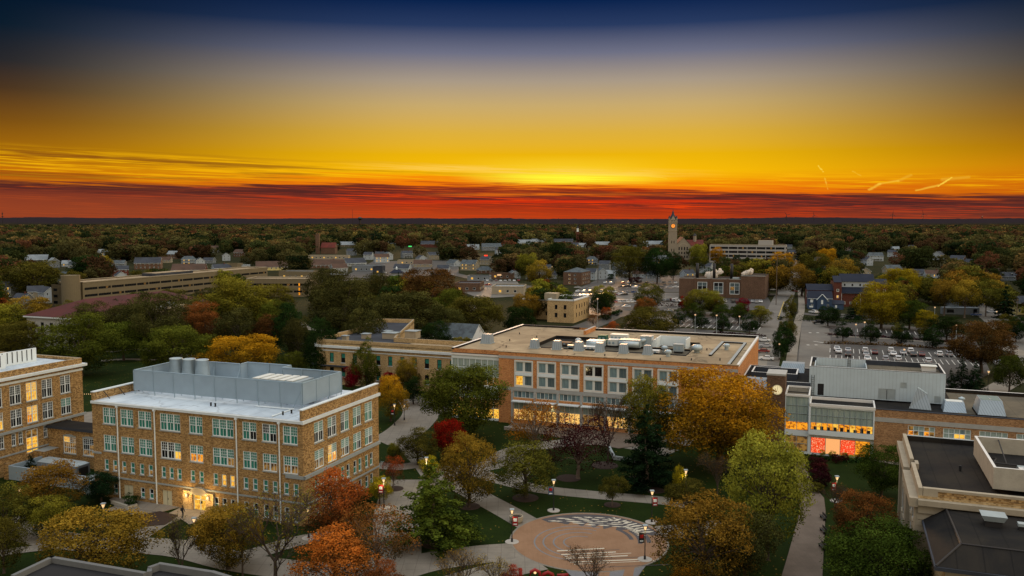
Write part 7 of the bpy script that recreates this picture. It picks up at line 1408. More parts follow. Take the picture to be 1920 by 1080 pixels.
# individuals of the town woods, largest first in the picture, the rest as one mass
MIDK = ['mid0', 'mid1', 'mid2', 'mid3', 'midpyr0', 'mid1', 'mid3', 'midpyr1']
FARK = ['far0', 'far1', 'far2', 'far3']
NIND = 145; vis = [s for s in SPOTS]
ind, rest = vis[:NIND], vis[NIND:]
for i, (d, x, y, h, w, r) in enumerate(ind):
    lf = pick([q for q in FARPAL if q[0] != 'orange'], r); kd = MIDK[(i*5) % 8] if lf != 'pine' else 'midcon0'
    tree(kd, lf, x, y, w if lf != 'pine' else w*.6, h*(1.15 if lf == 'pine' else 1), None, 'trees standing between the houses of the town')
def woods():
    m, t = newmat('woods_leaf'); a = t.new('ShaderNodeAttribute', attribute_name='col'); d = t.new('ShaderNodeBsdfDiffuse'); tr = t.new('ShaderNodeBsdfTranslucent')
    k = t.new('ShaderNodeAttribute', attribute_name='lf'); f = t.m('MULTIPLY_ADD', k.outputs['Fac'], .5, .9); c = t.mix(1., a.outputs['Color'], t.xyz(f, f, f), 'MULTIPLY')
    t.l.new(c, d.inputs[0]); t.l.new(c, tr.inputs[0]); mx = t.new('ShaderNodeMixShader'); mx.inputs[0].default_value = .3; t.l.new(d.outputs[0], mx.inputs[1]); t.l.new(tr.outputs[0], mx.inputs[2]); t.l.new(mx.outputs[0], t.out.inputs[0])
    temps = {}
    for nm, n, sz in (('a', 900, .72), ('b', 360, 1.1), ('c', 130, 1.7), ('d', 48, 2.6)):
        temps[nm] = [crown_data(200+i, n, sz, 'round', 16, 1.6) for i in range(5)]
    C, N, S, L, CO = [], [], [], [], []
    for j, (d, x, y, h, w, r) in enumerate(rest):
        nm = 'a' if d < 900 else ('b' if d < 1500 else ('c' if d < 2700 else 'd')); c, nr, sz, lf, ht, _, _ = temps[nm][j % 5]; lfk = pick(FARPAL, (r*7.13) % 1)
        an = (j*2.4) % 6.283; ca, sa = math.cos(an), math.sin(an); s = np.array([w/8.4, w/8.4, h/10.])
        q = c*s; q = np.stack([q[:, 0]*ca-q[:, 1]*sa+x, q[:, 0]*sa+q[:, 1]*ca+y, q[:, 2]], 1); k = nr.copy(); k = np.stack([k[:, 0]*ca-k[:, 1]*sa, k[:, 0]*sa+k[:, 1]*ca, k[:, 2]], 1)
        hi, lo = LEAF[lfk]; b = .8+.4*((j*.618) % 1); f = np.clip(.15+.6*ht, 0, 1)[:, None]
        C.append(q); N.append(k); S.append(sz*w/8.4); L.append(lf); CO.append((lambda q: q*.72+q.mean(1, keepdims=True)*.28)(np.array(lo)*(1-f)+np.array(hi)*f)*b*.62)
    C = np.concatenate(C); N = np.concatenate(N); S = np.concatenate(S); L = np.concatenate(L); CO = np.concatenate(CO); rng = np.random.default_rng(1)
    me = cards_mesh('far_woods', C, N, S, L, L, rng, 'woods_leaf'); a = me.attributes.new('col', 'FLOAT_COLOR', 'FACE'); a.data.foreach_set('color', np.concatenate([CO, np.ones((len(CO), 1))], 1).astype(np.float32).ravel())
    tag(link('far_woods', me), 'autumn woods spreading over the far side of town', 'woods', kind='stuff'); print('woods cards', len(C), 'trees', len(rest))
woods()
def canopy():
    """closed tree canopy beyond 2.4 km and the low wooded rise on the horizon"""
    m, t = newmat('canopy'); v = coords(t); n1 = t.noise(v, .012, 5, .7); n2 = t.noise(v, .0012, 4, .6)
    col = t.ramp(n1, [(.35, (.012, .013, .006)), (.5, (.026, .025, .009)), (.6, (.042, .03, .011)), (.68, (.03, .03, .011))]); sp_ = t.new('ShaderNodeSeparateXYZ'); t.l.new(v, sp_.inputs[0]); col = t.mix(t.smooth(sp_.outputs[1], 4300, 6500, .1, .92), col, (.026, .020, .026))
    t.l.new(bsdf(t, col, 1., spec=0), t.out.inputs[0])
    for nm, r0, r1, nr, na, kind in (('canopy', 2450, 5200, 260, 900, 'stuff'), ('distant_hills', 5100, 12500, 120, 700, 'structure')):
        rr = np.linspace(0, 1, nr); rr = r0*(r1/r0)**rr; aa = np.linspace(-R(42), R(42), na); RR, AA = np.meshgrid(rr, aa, indexing='ij'); X = RR*np.sin(AA); Y = RR*np.cos(AA)
        rng = np.random.default_rng(3)
        def vn(s, sd):
            g = np.random.default_rng(sd).random((256, 256)); u = (X/s) % 255; w = (Y/s) % 255; i = u.astype(int); j = w.astype(int); fu = u-i; fw = w-j; fu = fu*fu*(3-2*fu); fw = fw*fw*(3-2*fw)
            return g[i, j]*(1-fu)*(1-fw)+g[i+1, j]*fu*(1-fw)+g[i, j+1]*(1-fu)*fw+g[i+1, j+1]*fu*fw
        Z = 7+6*vn(14, 1)+5*vn(45, 2)+3*vn(150, 3)
        if nm == 'distant_hills': Z = 8+8*vn(40, 4)+5*vn(160, 6)+np.clip((RR-5600)/3500, 0, 1)**1.3*(20+24*vn(1500, 5)+12*vn(330, 7))
        V = np.stack([X, Y, Z], -1).reshape(-1, 3); i = np.arange(nr*na).reshape(nr, na); F = np.stack([i[:-1, :-1], i[:-1, 1:], i[1:, 1:], i[1:, :-1]], -1).reshape(-1, 4)[:, ::-1]
        me = bpy.data.meshes.new(nm); n = len(F); me.vertices.add(len(V)); me.vertices.foreach_set('co', V.astype(np.float32).ravel()); me.loops.add(4*n); me.loops.foreach_set('vertex_index', F.astype(np.int32).ravel()); me.polygons.add(n)
        me.polygons.foreach_set('loop_start', np.arange(0, 4*n, 4, dtype=np.int32)); me.polygons.foreach_set('loop_total', np.full(n, 4, dtype=np.int32)); me.update(calc_edges=True); me.materials.append(MATS['canopy'])
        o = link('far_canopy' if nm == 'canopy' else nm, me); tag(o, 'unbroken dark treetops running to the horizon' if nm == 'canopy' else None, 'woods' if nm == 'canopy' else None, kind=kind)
canopy()
# ------------------------------------------------------------------ cars
def car_meshes():
    L, W = 4.6, 1.82; out = {}
    prof = dict(sedan=[(-2.3,.45),(-2.3,.85),(-1.55,.98),(-.95,1.42),(.35,1.45),(1.1,1.0),(2.15,.88),(2.3,.6),(2.3,.4)], suv=[(-2.3,.5),(-2.3,1.05),(-2.05,1.6),(.3,1.68),(1.05,1.15),(2.15,1.02),(2.3,.75),(2.3,.45)])
    for nm, p in prof.items():
        mb = MB(); n = len(p); hs = [1.0 if z < 1.02 or (nm == 'suv' and z < 1.2) else .82 for _, z in p]
        for s in (-1, 1):
            for (x, z), k in zip(p, hs): mb.v.append((s*W/2*k, x, z))
        mi = mb.mat('car_white')
        for i in range(n): j = (i+1) % n; mb.f.append((i, n+i, n+j, j) if True else 0); mb.mi.append(mi)
        mb.f.append(tuple(range(n))); mb.mi.append(mi); mb.f.append(tuple(range(2*n-1, n-1, -1))); mb.mi.append(mi)
        body = mb.mesh('body'); g = MB()
        if nm == 'sedan':
            g.face([(-.72,-1.5,1.03),(.72,-1.5,1.03),(.68,-1.0,1.41),(-.68,-1.0,1.41)], 'car_glass'); g.face([(.74,1.06,1.06),(-.74,1.06,1.06),(-.7,.42,1.44),(.7,.42,1.44)], 'car_glass'); zz = (1.02, 1.38); ya = (-1.35, .95, .35, -.9)
        else:
            g.face([(-.72,-2.24,1.15),(.72,-2.24,1.15),(.68,-2.1,1.58),(-.68,-2.1,1.58)], 'car_glass'); g.face([(.74,1.04,1.2),(-.74,1.04,1.2),(-.7,.38,1.66),(.7,.38,1.66)], 'car_glass'); zz = (1.15, 1.6); ya = (-2.0, .95, .35, -1.9)
        for v_ in range(len(g.v)): x, y, z = g.v[v_]; g.v[v_] = (x, y+(-.03 if y < 0 else .03), z+.025)
        for s in (-1, 1):
            q = [(s*(W/2*.93+.0), ya[0], zz[0]), (s*(W/2*.93), ya[1], zz[0]), (s*(W/2*.82+.02), ya[2], zz[1]), (s*(W/2*.82+.02), ya[3], zz[1])]; q = [(x+s*.045, y, z) for x, y, z in q]
            g.face(q if s > 0 else q[::-1], 'car_glass')
        w = MB().tube([(-.12, 0, 0), (.12, 0, 0)], .34, 'black', 12).tube([(-.13, 0, 0), (.13, 0, 0)], .19, 'galv', 8)
        lt = MB().box(-.85, -2.33, .7, -.5, -2.29, .86, 'red_paint').box(.5, -2.33, .7, .85, -2.29, .86, 'red_paint'); hl = MB().box(-.85, 2.27, .62, -.5, 2.32, .78, 'cream_paint').box(.5, 2.27, .62, .85, 2.32, .78, 'cream_paint')
        out[nm] = (body, g.mesh('windows'), w.mesh('wheel'), lt.mesh('tail_lamps'), hl.mesh('headlamps'))
    return out
CM = car_meshes(); CARLOG = []
HLM = MB().lathe([(.28, -.06), (.28, .06)], 'lamp_glow', 10).mesh('lit_headlamp')
def car(px, py, turn, col, kind='sedan', label=None, group=None, lit=0, z=.12):
    g = G(px, py); b, gl, w, lt, hl = CM[kind]; t = thing('parked_car' if not lit else 'moving_car', label, 'car', (g[0], g[1], z), turn, group)
    o = link('body', b, t); s = o.material_slots[0]; s.link = 'OBJECT'; s.material = MATS['car_'+col]; link('windows', gl, t)
    if g[1] < 420:
        for x, y in ((-.8, -1.4), (.8, -1.4), (-.8, 1.4), (.8, 1.4)): link('wheel', w, t, (x, y, .34))
        link('tail_lamps', lt, t); link('headlamps', hl, t)
    if lit:
        for x in (-.65, .65): q = link('lit_headlamp', HLM, t, (x, lit*2.36, .7)); q.rotation_euler = (R(90), 0, 0)
    CARLOG.append((t, px, py, col, group)); return t
rc = random.Random(8); CC = ['white', 'white', 'silver', 'silver', 'black', 'grey', 'white', 'red', 'blue', 'maroon', 'black', 'silver', 'grey', 'white']
NAMED = [(1572,662,'white'),(1590,668,'black'),(1569,657,'white'),(1590,660,'silver'),(1622,661,'white'),(1640,664,'maroon'),(1624,668,'silver'),(1670,661,'white'),(1675,667,'white'),(1693,665,'silver'),(1707,662,'white'),(1712,668,'black'),(1728,668,'maroon'),(1761,668,'white'),(1779,668,'silver'),(1626,676,'white'),(1660,677,'silver'),(1684,677,'white'),(1740,681,'white'),(1798,668,'silver'),(1806,668,'white'),(1870,684,'white'),(1686,648,'black')]
for x, y, c in NAMED: car(x, y, -TH, c, 'suv' if (x+y) % 2 else 'sedan', None, 'cars in the striped bays behind the penthouse')
for k, (x, y) in enumerate([(1432, 641), (1436, 652), (1430, 662), (1437, 676)]): car(x, y, -TH+R(90), ['white', 'silver', 'red', 'white'][k], 'sedan', None, 'cars beside the union end wall')
for k in range(11):
    if k not in (3, 7): car(1084+k*11.5+rc.uniform(-1, 1), 548+.2*k, -TH, rc.choice(CC), rc.choice(['sedan', 'suv']), None, 'cars in the upper car park near the bank of houses')
for k in range(13):
    if k not in (2, 6, 9): car(1135+k*11+rc.uniform(-1, 1), 532+rc.uniform(-.4, .4), -TH, rc.choice(CC), rc.choice(['sedan', 'suv']), None, 'cars in the highest row of the upper car park')
for k in range(9):
    if k not in (4,): car(1166+k*12.5+rc.uniform(-1, 1), 540+rc.uniform(-.4, .4), -TH+R(90), rc.choice(CC), rc.choice(['sedan', 'suv']), None, 'cars parked lengthwise in the upper car park')
for k in range(14): 
    if k not in (5, 8): car(1080+k*7.2+rc.uniform(-.6, .6), 558-k*.4, -TH+R(50), rc.choice(CC), rc.choice(['sedan', 'suv']), None, 'cars angled along the tree shaded lane')
for k in range(20):
    if k not in (7, 13): car(1152+k*7.6, 568+rc.uniform(-.8, .8)-(k > 10)*2, -TH+R(35), rc.choice(CC), rc.choice(['sedan', 'suv']), None, 'cars crowded in the pale concrete car park')
for k in range(14): car(1252+k*3.4*1.6, 565+rc.uniform(-.5, .5), -TH+R(10), rc.choice(CC), rc.choice(['sedan', 'suv']), None, 'cars packed at the left of the power plant') if k < 6 else None
for k in range(12): 
    if k % 5 != 3: car(1344+k*7.4, 567+rc.uniform(-.8, .8)+k*.1, -TH+R(15), rc.choice(CC), rc.choice(['sedan', 'suv']), None, 'cars parked in front of the power plant')
for x, y, tn, c, k_ in [(1172, 552, 60, 'black', 'suv'), (1174, 577, 80, 'white', 'sedan'), (1170, 555, 75, 'black', 'suv'), (1254, 585, 80, 'silver', 'sedan'), (1196, 567, 80, 'white', 'suv'), (1083, 541, 80, 'silver', 'sedan'), (1140, 525, 80, 'grey', 'sedan'), (1448, 545, 85, 'white', 'sedan'), (1445, 556, 85, 'black', 'suv'), (1490, 548, 10, 'red', 'sedan'), (1450, 536, 80, 'black', 'sedan')]: car(x, y, R(tn), c, k_, None, 'single cars on lanes around the car parks')
for x, y, tn, c, k_ in [(1525, 588, 20, 'white', 'suv'), (1534, 608, 85, 'black', 'suv'), (1520, 574, 80, 'black', 'suv'), (1588, 568, 85, 'white', 'suv'), (1612, 570, 85, 'silver', 'sedan'), (1689, 573, 70, 'white', 'sedan'), (1698, 570, 70, 'silver', 'sedan'), (1830, 593, 70, 'blue', 'sedan'), (1877, 583, 80, 'black', 'suv'), (1889, 583, 80, 'silver', 'sedan'), (1822, 612, 60, 'grey', 'sedan')]: car(x, y, R(tn), c, k_, None, 'cars by houses near the right hand road')
for x, y, c in [(1858, 587, 'white'), (1822, 563, 'silver'), (1836, 572, 'white')]: car(x, y, R(48), c, 'sedan', None, 'cars driving on the right hand road', lit=-1, z=.14)
for k in range(9): car(905+k*8.4, 528+rc.uniform(-.5, .5), R(5), rc.choice(CC), 'sedan', None, 'cars before the long shop row')
for x, y, c in [(492, 511, 'black'), (915, 536, 'red'), (935, 538, 'white'), (952, 540, 'silver'), (895, 560, 'white'), (720, 513, 'white'), (810, 512, 'silver'), (775, 510, 'red'), (845, 516, 'silver')]: car(x, y, R(75), c, 'sedan', None, 'cars along the shopping street')
# ------------------------------------------------------------------ lamps, poles and small things
def lamp_post(cx, top, base, banner, label, group='black lamp posts on the campus paths', light=0., pad=True, side=-1):
    g = G(cx, base); z = CH+ray(cx, top)[2]*g[1]/ray(cx, top)[1]; t = thing('lamp_post', label, 'lamp post', (g[0], g[1], .05), 0, group)
    MB().lathe([(.16, 0), (.14, .5), (.07, .6), (.055, z-.75)], 'dark_metal', 8).build('pole', t)
    if pad: MB().lathe([(.95, -.04), (.95, .07)], 'kerb_stone', 20).build('base_pad', t)
    h = MB(); h.lathe([(.1, z-.8), (.14, z-.72), (.12, z-.66)], 'dark_metal', 8); h.box(-.3, -.3, z-.12, .3, .3, z, 'galv')
    for sx in (-1, 1):
        for sy in (-1, 1): h.tube([(sx*.1, sy*.1, z-.68), (sx*.26, sy*.26, z-.12)], .02, 'dark_metal', 4)
    hd = h.build('lantern_head', t); MB().frustum(-.08, -.08, .08, .08, z-.64, -.2, -.2, .2, .2, z-.13, 'lamp_glow').build('lamp_glass', hd)
    if banner:
        b = MB(); s = side; b.tube([(0, 0, z-1.05), (s*.85, 0, z-1.05)], .025, 'dark_metal', 5); b.tube([(0, 0, z-2.35), (s*.85, 0, z-2.35)], .025, 'dark_metal', 5); b.box(min(s*.1, s*.8), -.012, z-2.32, max(s*.1, s*.8), .012, z-1.08, banner); bo = b.build('banner', t)
        x0 = min(s*.1, s*.8); MB().box(x0+.12, -.02, z-1.75, x0+.58, -.013, z-1.3, 'red_paint' if banner != 'red_paint' else 'white_paint').box(x0+.12, -.02, z-2.2, x0+.58, -.013, z-2.05, 'white_paint').build('banner_print', bo)
    light *= .6
    if light: ld = bpy.data.lights.new('lamp_light', 'POINT'); ld.energy = light; ld.color = (1, .75, .35); ld.shadow_soft_size = .2; link('lamp_light', ld, None, (g[0], g[1]-.1, z-.9))
    return t
LP = [(1038, 900, 958, 'blue_board', 'bannered lamp on the lawn above the plaza', 40), (1222, 920, 980, 'red_paint', 'bannered lamp between lawn and golden olive tree', 40), (1209, 985, 1050, 'black', 'bannered lamp at the right rim of the plaza', 60), (960, 955, 1017, 'red_paint', 'bannered lamp beside the round planter', 50), (720, 897, 953, 'red_paint', 'lamp with red banner next to the lit yellow tree', 260), (40, 914, 972, None, 'plain lamp on the dark lawn at the left', 60), (740, 758, 798, 'black', 'lamp with small banner by the yellow orange tree', 60), (758, 759, 788, None, 'second lamp in the pair by the yellow orange tree', 40),
 (1568, 893, 940, 'red_paint', 'lamp with red banner at the bend of the brick walk', 80), (1285, 881, 940, None, 'plain lamp under the massive orange maple', 220), (195, 944, 985, None, 'plain lamp hidden in the wide golden tree', 60), (365, 971, 1010, None, 'plain lamp by the bare entrance tree', 60), (579, 952, 1010, None, 'plain lamp at the foot of the screened hall corner', 60), (800, 858, 915, None, 'plain lamp lighting the yellow crown at the path fork', 420), (1852, 695, 735, None, 'plain lamp at the green tree by the right edge', 60), (991, 757, 795, None, 'shop front lamp left most before the union', 30), (1035, 760, 800, None, 'shop front lamp second before the union', 30), (1080, 764, 803, None, 'shop front lamp third before the union', 30), (1125, 768, 806, None, 'shop front lamp right most before the union', 30)]
for cx, top, base, bn, lab, li in LP: lamp_post(cx, top, base, bn, lab, light=li, pad=base > 930, side=1 if cx in (1222, 960) else -1)
tree_px('round0', 'yellow', 806, 852, 905, 40, 'yellow lit crown glowing behind the feathery tree')
tree_px('round2', 'yellow', 1272, 872, 935, 26, 'small yellow lit crown under the orange maple')
for cx, top, base, lab in [(1461, 645, 675, 'short street lamp at the foot of the street tree row'), (1604, 608, 640, 'lamp in the car bays left of the ginkgo'), (1620, 604, 645, 'tall lamp beside the ginkgo'), (1792, 610, 650, 'lamp at the right of the car bays'), (1881, 607, 640, 'lamp by the right hand road'), (1695, 655, 672, 'lamp among the parked cars'), (1303, 590, 627, 'slim lamp second on the kerb line'), (1386, 593, 620, 'slim lamp in the lower car park'), (1343, 591, 632, 'tall slim lamp before the dark pear trees'), (1120, 560, 615, 'tall lamp in the street verge'), (1646, 578, 600, 'lit lamp right of the dark spruce'), (1752, 576, 600, 'lit lamp left of the pavilion'), (1295-260, 500, 520, 'lamp by the white cottages'), (843, 462, 480, 'lamp near the red brick town building')]:
    g = G(cx, base); z = CH+ray(cx, top)[2]*g[1]/ray(cx, top)[1]; t = thing('street_lamp', lab, 'street lamp', (g[0], g[1], .1), 0, 'street lamps around the car parks'); MB().lathe([(.14, 0), (.07, z-.3)], 'galv', 7).build('pole', t); MB().lathe([(.12, z-.45), (.38, z-.2), (.3, z), (.05, z+.1)], 'lamp_dim', 8).build('lamp_head', t)
def pole(cx, top, base, lab, arms=2):
    g = G(cx, base); z = CH+ray(cx, top)[2]*g[1]/ray(cx, top)[1]; t = thing('utility_pole', lab, 'utility pole', (g[0], g[1], 0), -.3, 'wooden utility poles')
    MB().tube([(0, 0, 0), (0, 0, z)], [.2, .13], 'pale_bark', 7).build('post', t)
    for k in range(arms): MB().box(-1.2, -.06, z-.7-k*1.1, 1.2, .06, z-.55-k*1.1, 'pale_bark').build('crossarm', t)
    return (g[0], g[1], z)
PO = [pole(1121, 478, 530, 'tall pole left of the car park houses'), pole(1230, 497, 524, 'pole between the bungalow and the dark tree'), pole(1353, 482, 512, 'pole behind the middle chimney'), pole(1455, 476, 572, 'tallest pole left of the street', 1), pole(1464, 505, 540, 'short pole beside the tallest one'), pole(1849, 486, 522, 'tall pole by the spruces at the right', 1), pole(1871, 502, 535, 'pole at the bend of the right hand road'), pole(1807, 498, 524, 'pole left of the road bend with wires'), pole(1799, 506, 524, 'shorter pole beside it at the road'), pole(1783, 502, 516, 'small pole over the brown roof'), pole(1906, 560, 600, 'pole at the right edge by the cream house'), pole(1764, 494, 510, 'thin pole above the brown roofed house'), pole(558, 484, 503, 'pole behind the tan shop'), pole(574, 478, 500, 'taller pole behind the tan shop'), pole(705, 470, 492, 'pole in front of the brown house')]
for i, (a, b, lab) in enumerate([(3, 0, 'power line sagging over the power plant'), (10, 6, 'power line crossing the right hand road'), (6, 5, 'power line up the right hand road'), (7, 6, 'power line left of the road bend')]):
    p, q = Vector(PO[a]), Vector(PO[b]); pts = [p.lerp(q, k/12)-Vector((0, 0, 6*(k/12)*(1-k/12)+.4)) for k in range(13)]; m = MB()
    m.tube([tuple(v) for v in pts], .035, 'dark_metal', 4); tag(m.build('power_line'), lab, 'cable')
# planter, bike racks, bicycles
g = G(968, 980); t = thing('planter', 'round pale concrete planter at the left rim of the plaza', 'planter', (g[0], g[1], .08)); MB().lathe([(.75, 0), (.95, .3), (1.0, .95), (.85, .98), (.8, .8), (.02, .78)], 'limestone', 20).build('bowl', t); MB().lathe([(.8, .8), (.02, .85)], 'mulch', 16).build('soil', t)
for k in range(6):
    g = G(920+k*5.2, 876-k*2.2); t = thing('bike_rack', None, 'bike rack', (g[0], g[1], .06), R(10), 'row of grey hoop bike racks by the curved path'); MB().tube([(-.35, 0, 0), (-.35, 0, .7), (-.2, 0, .88), (.2, 0, .88), (.35, 0, .7), (.35, 0, 0)], .035, 'dark_metal', 6).build('hoop', t); t['label'] = 'grey hoop bike rack in the row by the curved path'
def bicycle(cx, cy, rz, c, lab):
    g = G(cx, cy); t = thing('bicycle', lab, 'bicycle', (g[0], g[1], .07), rz)
    for x in (-.52, .52): MB().tube([(x+.33*math.cos(k*math.pi/8), 0, .34+.33*math.sin(k*math.pi/8)) for k in range(17)], .025, 'black', 5, False).build('wheel', t)
    MB().tube([(-.52, 0, .34), (-.12, 0, .32), (.4, 0, .8), (.52, 0, .34)], .025, c, 5).tube([(-.52, 0, .34), (-.2, 0, .8), (-.12, 0, .32)], .025, c, 5).tube([(-.2, 0, .78), (.4, 0, .78)], .025, c, 5).build('frame', t); MB().box(-.34, -.07, .88, -.08, .07, .94, 'black').build('saddle', t); MB().tube([(.42, -.28, 1.0), (.38, 0, .98), (.42, .28, 1.0)], .02, 'black', 5).build('handlebar', t)
bicycle(716, 874, .3, 'galv', 'silver bicycle leaning by the hall path'); bicycle(722, 877, -.2, 'dark_metal', 'dark bicycle next to the silver one')
# tree rings of mulch
for cx, cy, r in [(812, 1021, 1.6), (880, 950, 1.7), (985, 934, 2.1), (1066, 897, 2.1), (1134, 873, 2.4), (1148, 947, 1.3), (740, 917, 1.5), (1200, 900, 2.3), (1228, 920, 1.6)]:
    g = G(cx, cy); o = MB().lathe([(r, .02), (r*.97, .1), (r*.5, .16), (.02, .2)], 'mulch', 22).build('mulch_ring'); o.location = (g[0], g[1], 0); tag(o, kind='structure')
# red letter sculpture at the bottom edge
def letter(cx, cy, pts, lab, r=.2, lit=False):
    g = G(cx, cy); t = thing('letter_sculpture', lab, 'letter', (g[0], g[1], 0)); MB().tube([(x, 0, z) for x, z in pts], r, 'red_paint', 10).build('stroke', t, True)
    if lit: MB().lathe([(.02, 0), (.16, .1), (.16, .2), (.02, .3)], 'lamp_glow', 10, (0, -.3)).build('flood_lamp', t).location = (0, 0, 2.2)
arch = lambda w, h: [(-w, 0), (-w, h*.6), (-w*.7, h*.9), (0, h), (w*.7, h*.9), (w, h*.6), (w, 0)]
letter(976, 1108, [(0, 0), (0, 2.75)], 'red upright letter stroke first of the row'); letter(1003, 1108, arch(.7, 2.6), 'red arched letter with the lit lamp', .2, True); letter(1027, 1110, arch(.75, 2.4), 'darker red arched letter in the middle', .22); letter(1056, 1110, [(-.6, 0), (-.6, 2.1), (.6, 2.1)], 'red flat topped letter last of the row', .2)
# person walking to the lit door
def person(cx, cy, rz, lab, cloth='dark_cloth', s=1.):
    g = G(cx, cy); me = bpy.data.meshes.new('body'); J = [(0,0,.92),(0,.0,1.18),(0,.01,1.42),(0,.02,1.52),(0,.03,1.66),(-.1,0,.88),(-.12,.1,.5),(-.12,-.02,.08),(-.12,.12,.03),(.1,0,.88),(.12,-.06,.5),(.13,-.28,.12),(.13,-.18,.03),(-.19,0,1.4),(-.26,-.06,1.12),(-.24,.1,.9),(-.24,.16,.82),(.19,0,1.4),(.26,.06,1.12),(.25,.16,.92),(.25,.22,.86)]
    E = [(0,1),(1,2),(2,3),(3,4),(0,5),(5,6),(6,7),(7,8),(0,9),(9,10),(10,11),(11,12),(2,13),(13,14),(14,15),(15,16),(2,17),(17,18),(18,19),(19,20)]; rad = [.14,.14,.15,.06,.11,.1,.07,.05,.045,.1,.07,.05,.045,.07,.055,.04,.035,.07,.055,.04,.035]
    me.from_pydata(J, E, []); o = link('person', me, None, (g[0], g[1], .08), rz, (s, s, s)); tag(o, lab, 'person'); sk = o.modifiers.new('s', 'SKIN'); 
    for i, v in enumerate(me.skin_vertices[0].data): v.radius = (rad[i], rad[i]*.85); v.use_root = (i == 0)
    sb = o.modifiers.new('b', 'SUBSURF'); sb.levels = sb.render_levels = 1; me.materials.append(MATS[cloth])
    MB().lathe([(.02, 1.56), (.085, 1.6), (.1, 1.68), (.09, 1.76), (.02, 1.81)], 'black', 10, (0, .02)).build('hair', o); MB().box(-.15, -.27, 1.05, .15, -.15, 1.42, 'dark_cloth').build('backpack', o)
person(343, 972, R(-30), 'person in dark clothes walking towards the lit hall entrance', s=1.05); person(379, 957, R(20), 'person in dark coat standing right of the lit entrance')
# low walls, steps at the terrace and hall door
def wallpiece(pts, h, m, lab, w=.4):
    P = [G(*p)[:2] for p in pts]; o = P[0]; mb = MB()
    for a, b in zip(P[:-1], P[1:]):
        d, L = along(a, b); n = (-d[1]*w, d[0]*w); mb.prism([(a[0]-o[0], a[1]-o[1]), (b[0]-o[0], b[1]-o[1]), (b[0]-o[0]+n[0], b[1]-o[1]+n[1]), (a[0]-o[0]+n[0], a[1]-o[1]+n[1])], 0, h, m)
    ob = mb.build('low_wall'); ob.location = (o[0], o[1], 0); tag(ob, lab, 'wall')
wallpiece([(945, 806), (1010, 812)], .7, 'kerb_stone', 'low pale retaining wall below the union terrace at left'); wallpiece([(1140, 842), (1150, 862), (1190, 868)], .7, 'grey_stone', 'curved grey seat wall beside the pine')
wallpiece([(208, 945), (240, 955), (258, 951)], .5, 'concrete_wall', 'concrete ramp wall before the cream hall doors')
g = G(1542, 985); 
for k, (x, y) in enumerate([(1543, 975), (1543, 1000), (1541, 1030)]):
    g = G(x, y); t = thing('bench', ['dark bench at the top of the brick walk', 'dark bench in the middle of the brick walk', 'dark bench lowest on the brick walk'][k], 'bench', (g[0], g[1], .06), R(90)-.02)
    MB().box(-.9, -.22, .42, .9, .22, .47, 'dark_metal').build('seat', t); MB().box(-.9, -.26, .55, .9, -.21, .9, 'dark_metal').build('backrest', t)
    for x_ in (-.75, .7): MB().box(x_, -.2, 0, x_+.05, .2, .42, 'dark_metal').build('leg', t)
# string of small lights beside the far left hall
P0 = G(148, 748); pts = [(G(150+k*4, 738, 4.0)) for k in range(6)]; t = thing('light_string', 'string of small orange lights between tree and hall corner', 'string lights', (pts[0][0], pts[0][1], 0)); m = MB()
m.tube([(p[0]-pts[0][0], p[1]-pts[0][1], 4.0) for p in pts], .02, 'dark_metal', 4); m.build('cord', t)
for p in pts: MB().lathe([(.02, 3.8), (.09, 3.88), (.02, 3.98)], 'lamp_glow', 6, (p[0]-pts[0][0], p[1]-pts[0][1])).build('bulb', t)
MB().tube([(0, 0, 0), (0, 0, 4)], .05, 'dark_metal', 5).build('pole', t)
# ------------------------------------------------------------------ labels for repeats
def ordn(i): return ['first', 'second', 'third', 'fourth', 'fifth', 'sixth', 'seventh', 'eighth', 'ninth', 'tenth', 'eleventh', 'twelfth', 'thirteenth', 'fourteenth', 'fifteenth', 'sixteenth', 'seventeenth', 'eighteenth', 'nineteenth', 'twentieth'][i] if i < 20 else f'{i+1}th'
LAND = [('the maroon roofed hall', 140, 580), ('the blank stair tower', 140, 540), ('the long beige block', 290, 530), ('the shorter beige block', 525, 540), ('the yellow sided building', 505, 500), ('the brick church tower', 596, 460), ('the white cupola kiosk', 743, 510), ('the long shop row', 935, 520), ('the tan office', 1065, 585), ('the apartment block by the car park', 1078, 520), ('the slim town steeple', 1083, 445), ('the courthouse', 1272, 470), ('the grey office block', 1393, 470), ('the power plant', 1355, 530), ('the navy roofed apartments', 1590, 540), ('the bright yellow ginkgo', 1652, 560), ('the pale pavilion', 1795, 580), ('the low brown roofed house', 1755, 515), ('the dormered house', 1893, 515), ('the car park houses', 1190, 510), ('the upper street end', 1500, 500), ('the white cottages', 990, 515), ('the far left tan hall', 40, 640), ('the grove of oaks', 730, 560), ('the right hand road', 1880, 600), ('the round stair roof houses', 60, 550)]
bk = {}
for t, lf, w, h in TREE_LOG:
    if 'label' in t: continue
    x, y, _ = t.location; px, py = PX(x, y, h*.6); nm, lx, ly = min(LAND, key=lambda q: abs(q[1]-px)+1.6*abs(q[2]-py))
    rel = ('above ' if py < ly-14 else 'below ' if py > ly+14 else ('left of ' if px < lx else 'right of '))+nm
    sz = 'large' if h > 15 else 'small' if h < 11.5 else 'middling'
    bk.setdefault(f'{sz} {WORD[lf]} tree {rel}', []).append((px, t))
for k, v in bk.items():
    v.sort(key=lambda q: q[0])
    for i, (_, t) in enumerate(v): t['label'] = k if len(v) == 1 else f'{k}, {ordn(i)} from left'
bk = {}
WN = dict(white_siding='white', cream_siding='cream', grey_siding='grey', brown_brick='brown'); RN = dict(slate_roof='slate roof', shingle_grey='grey roof', brown_roof='brown roof', pale_roof='pale roof')
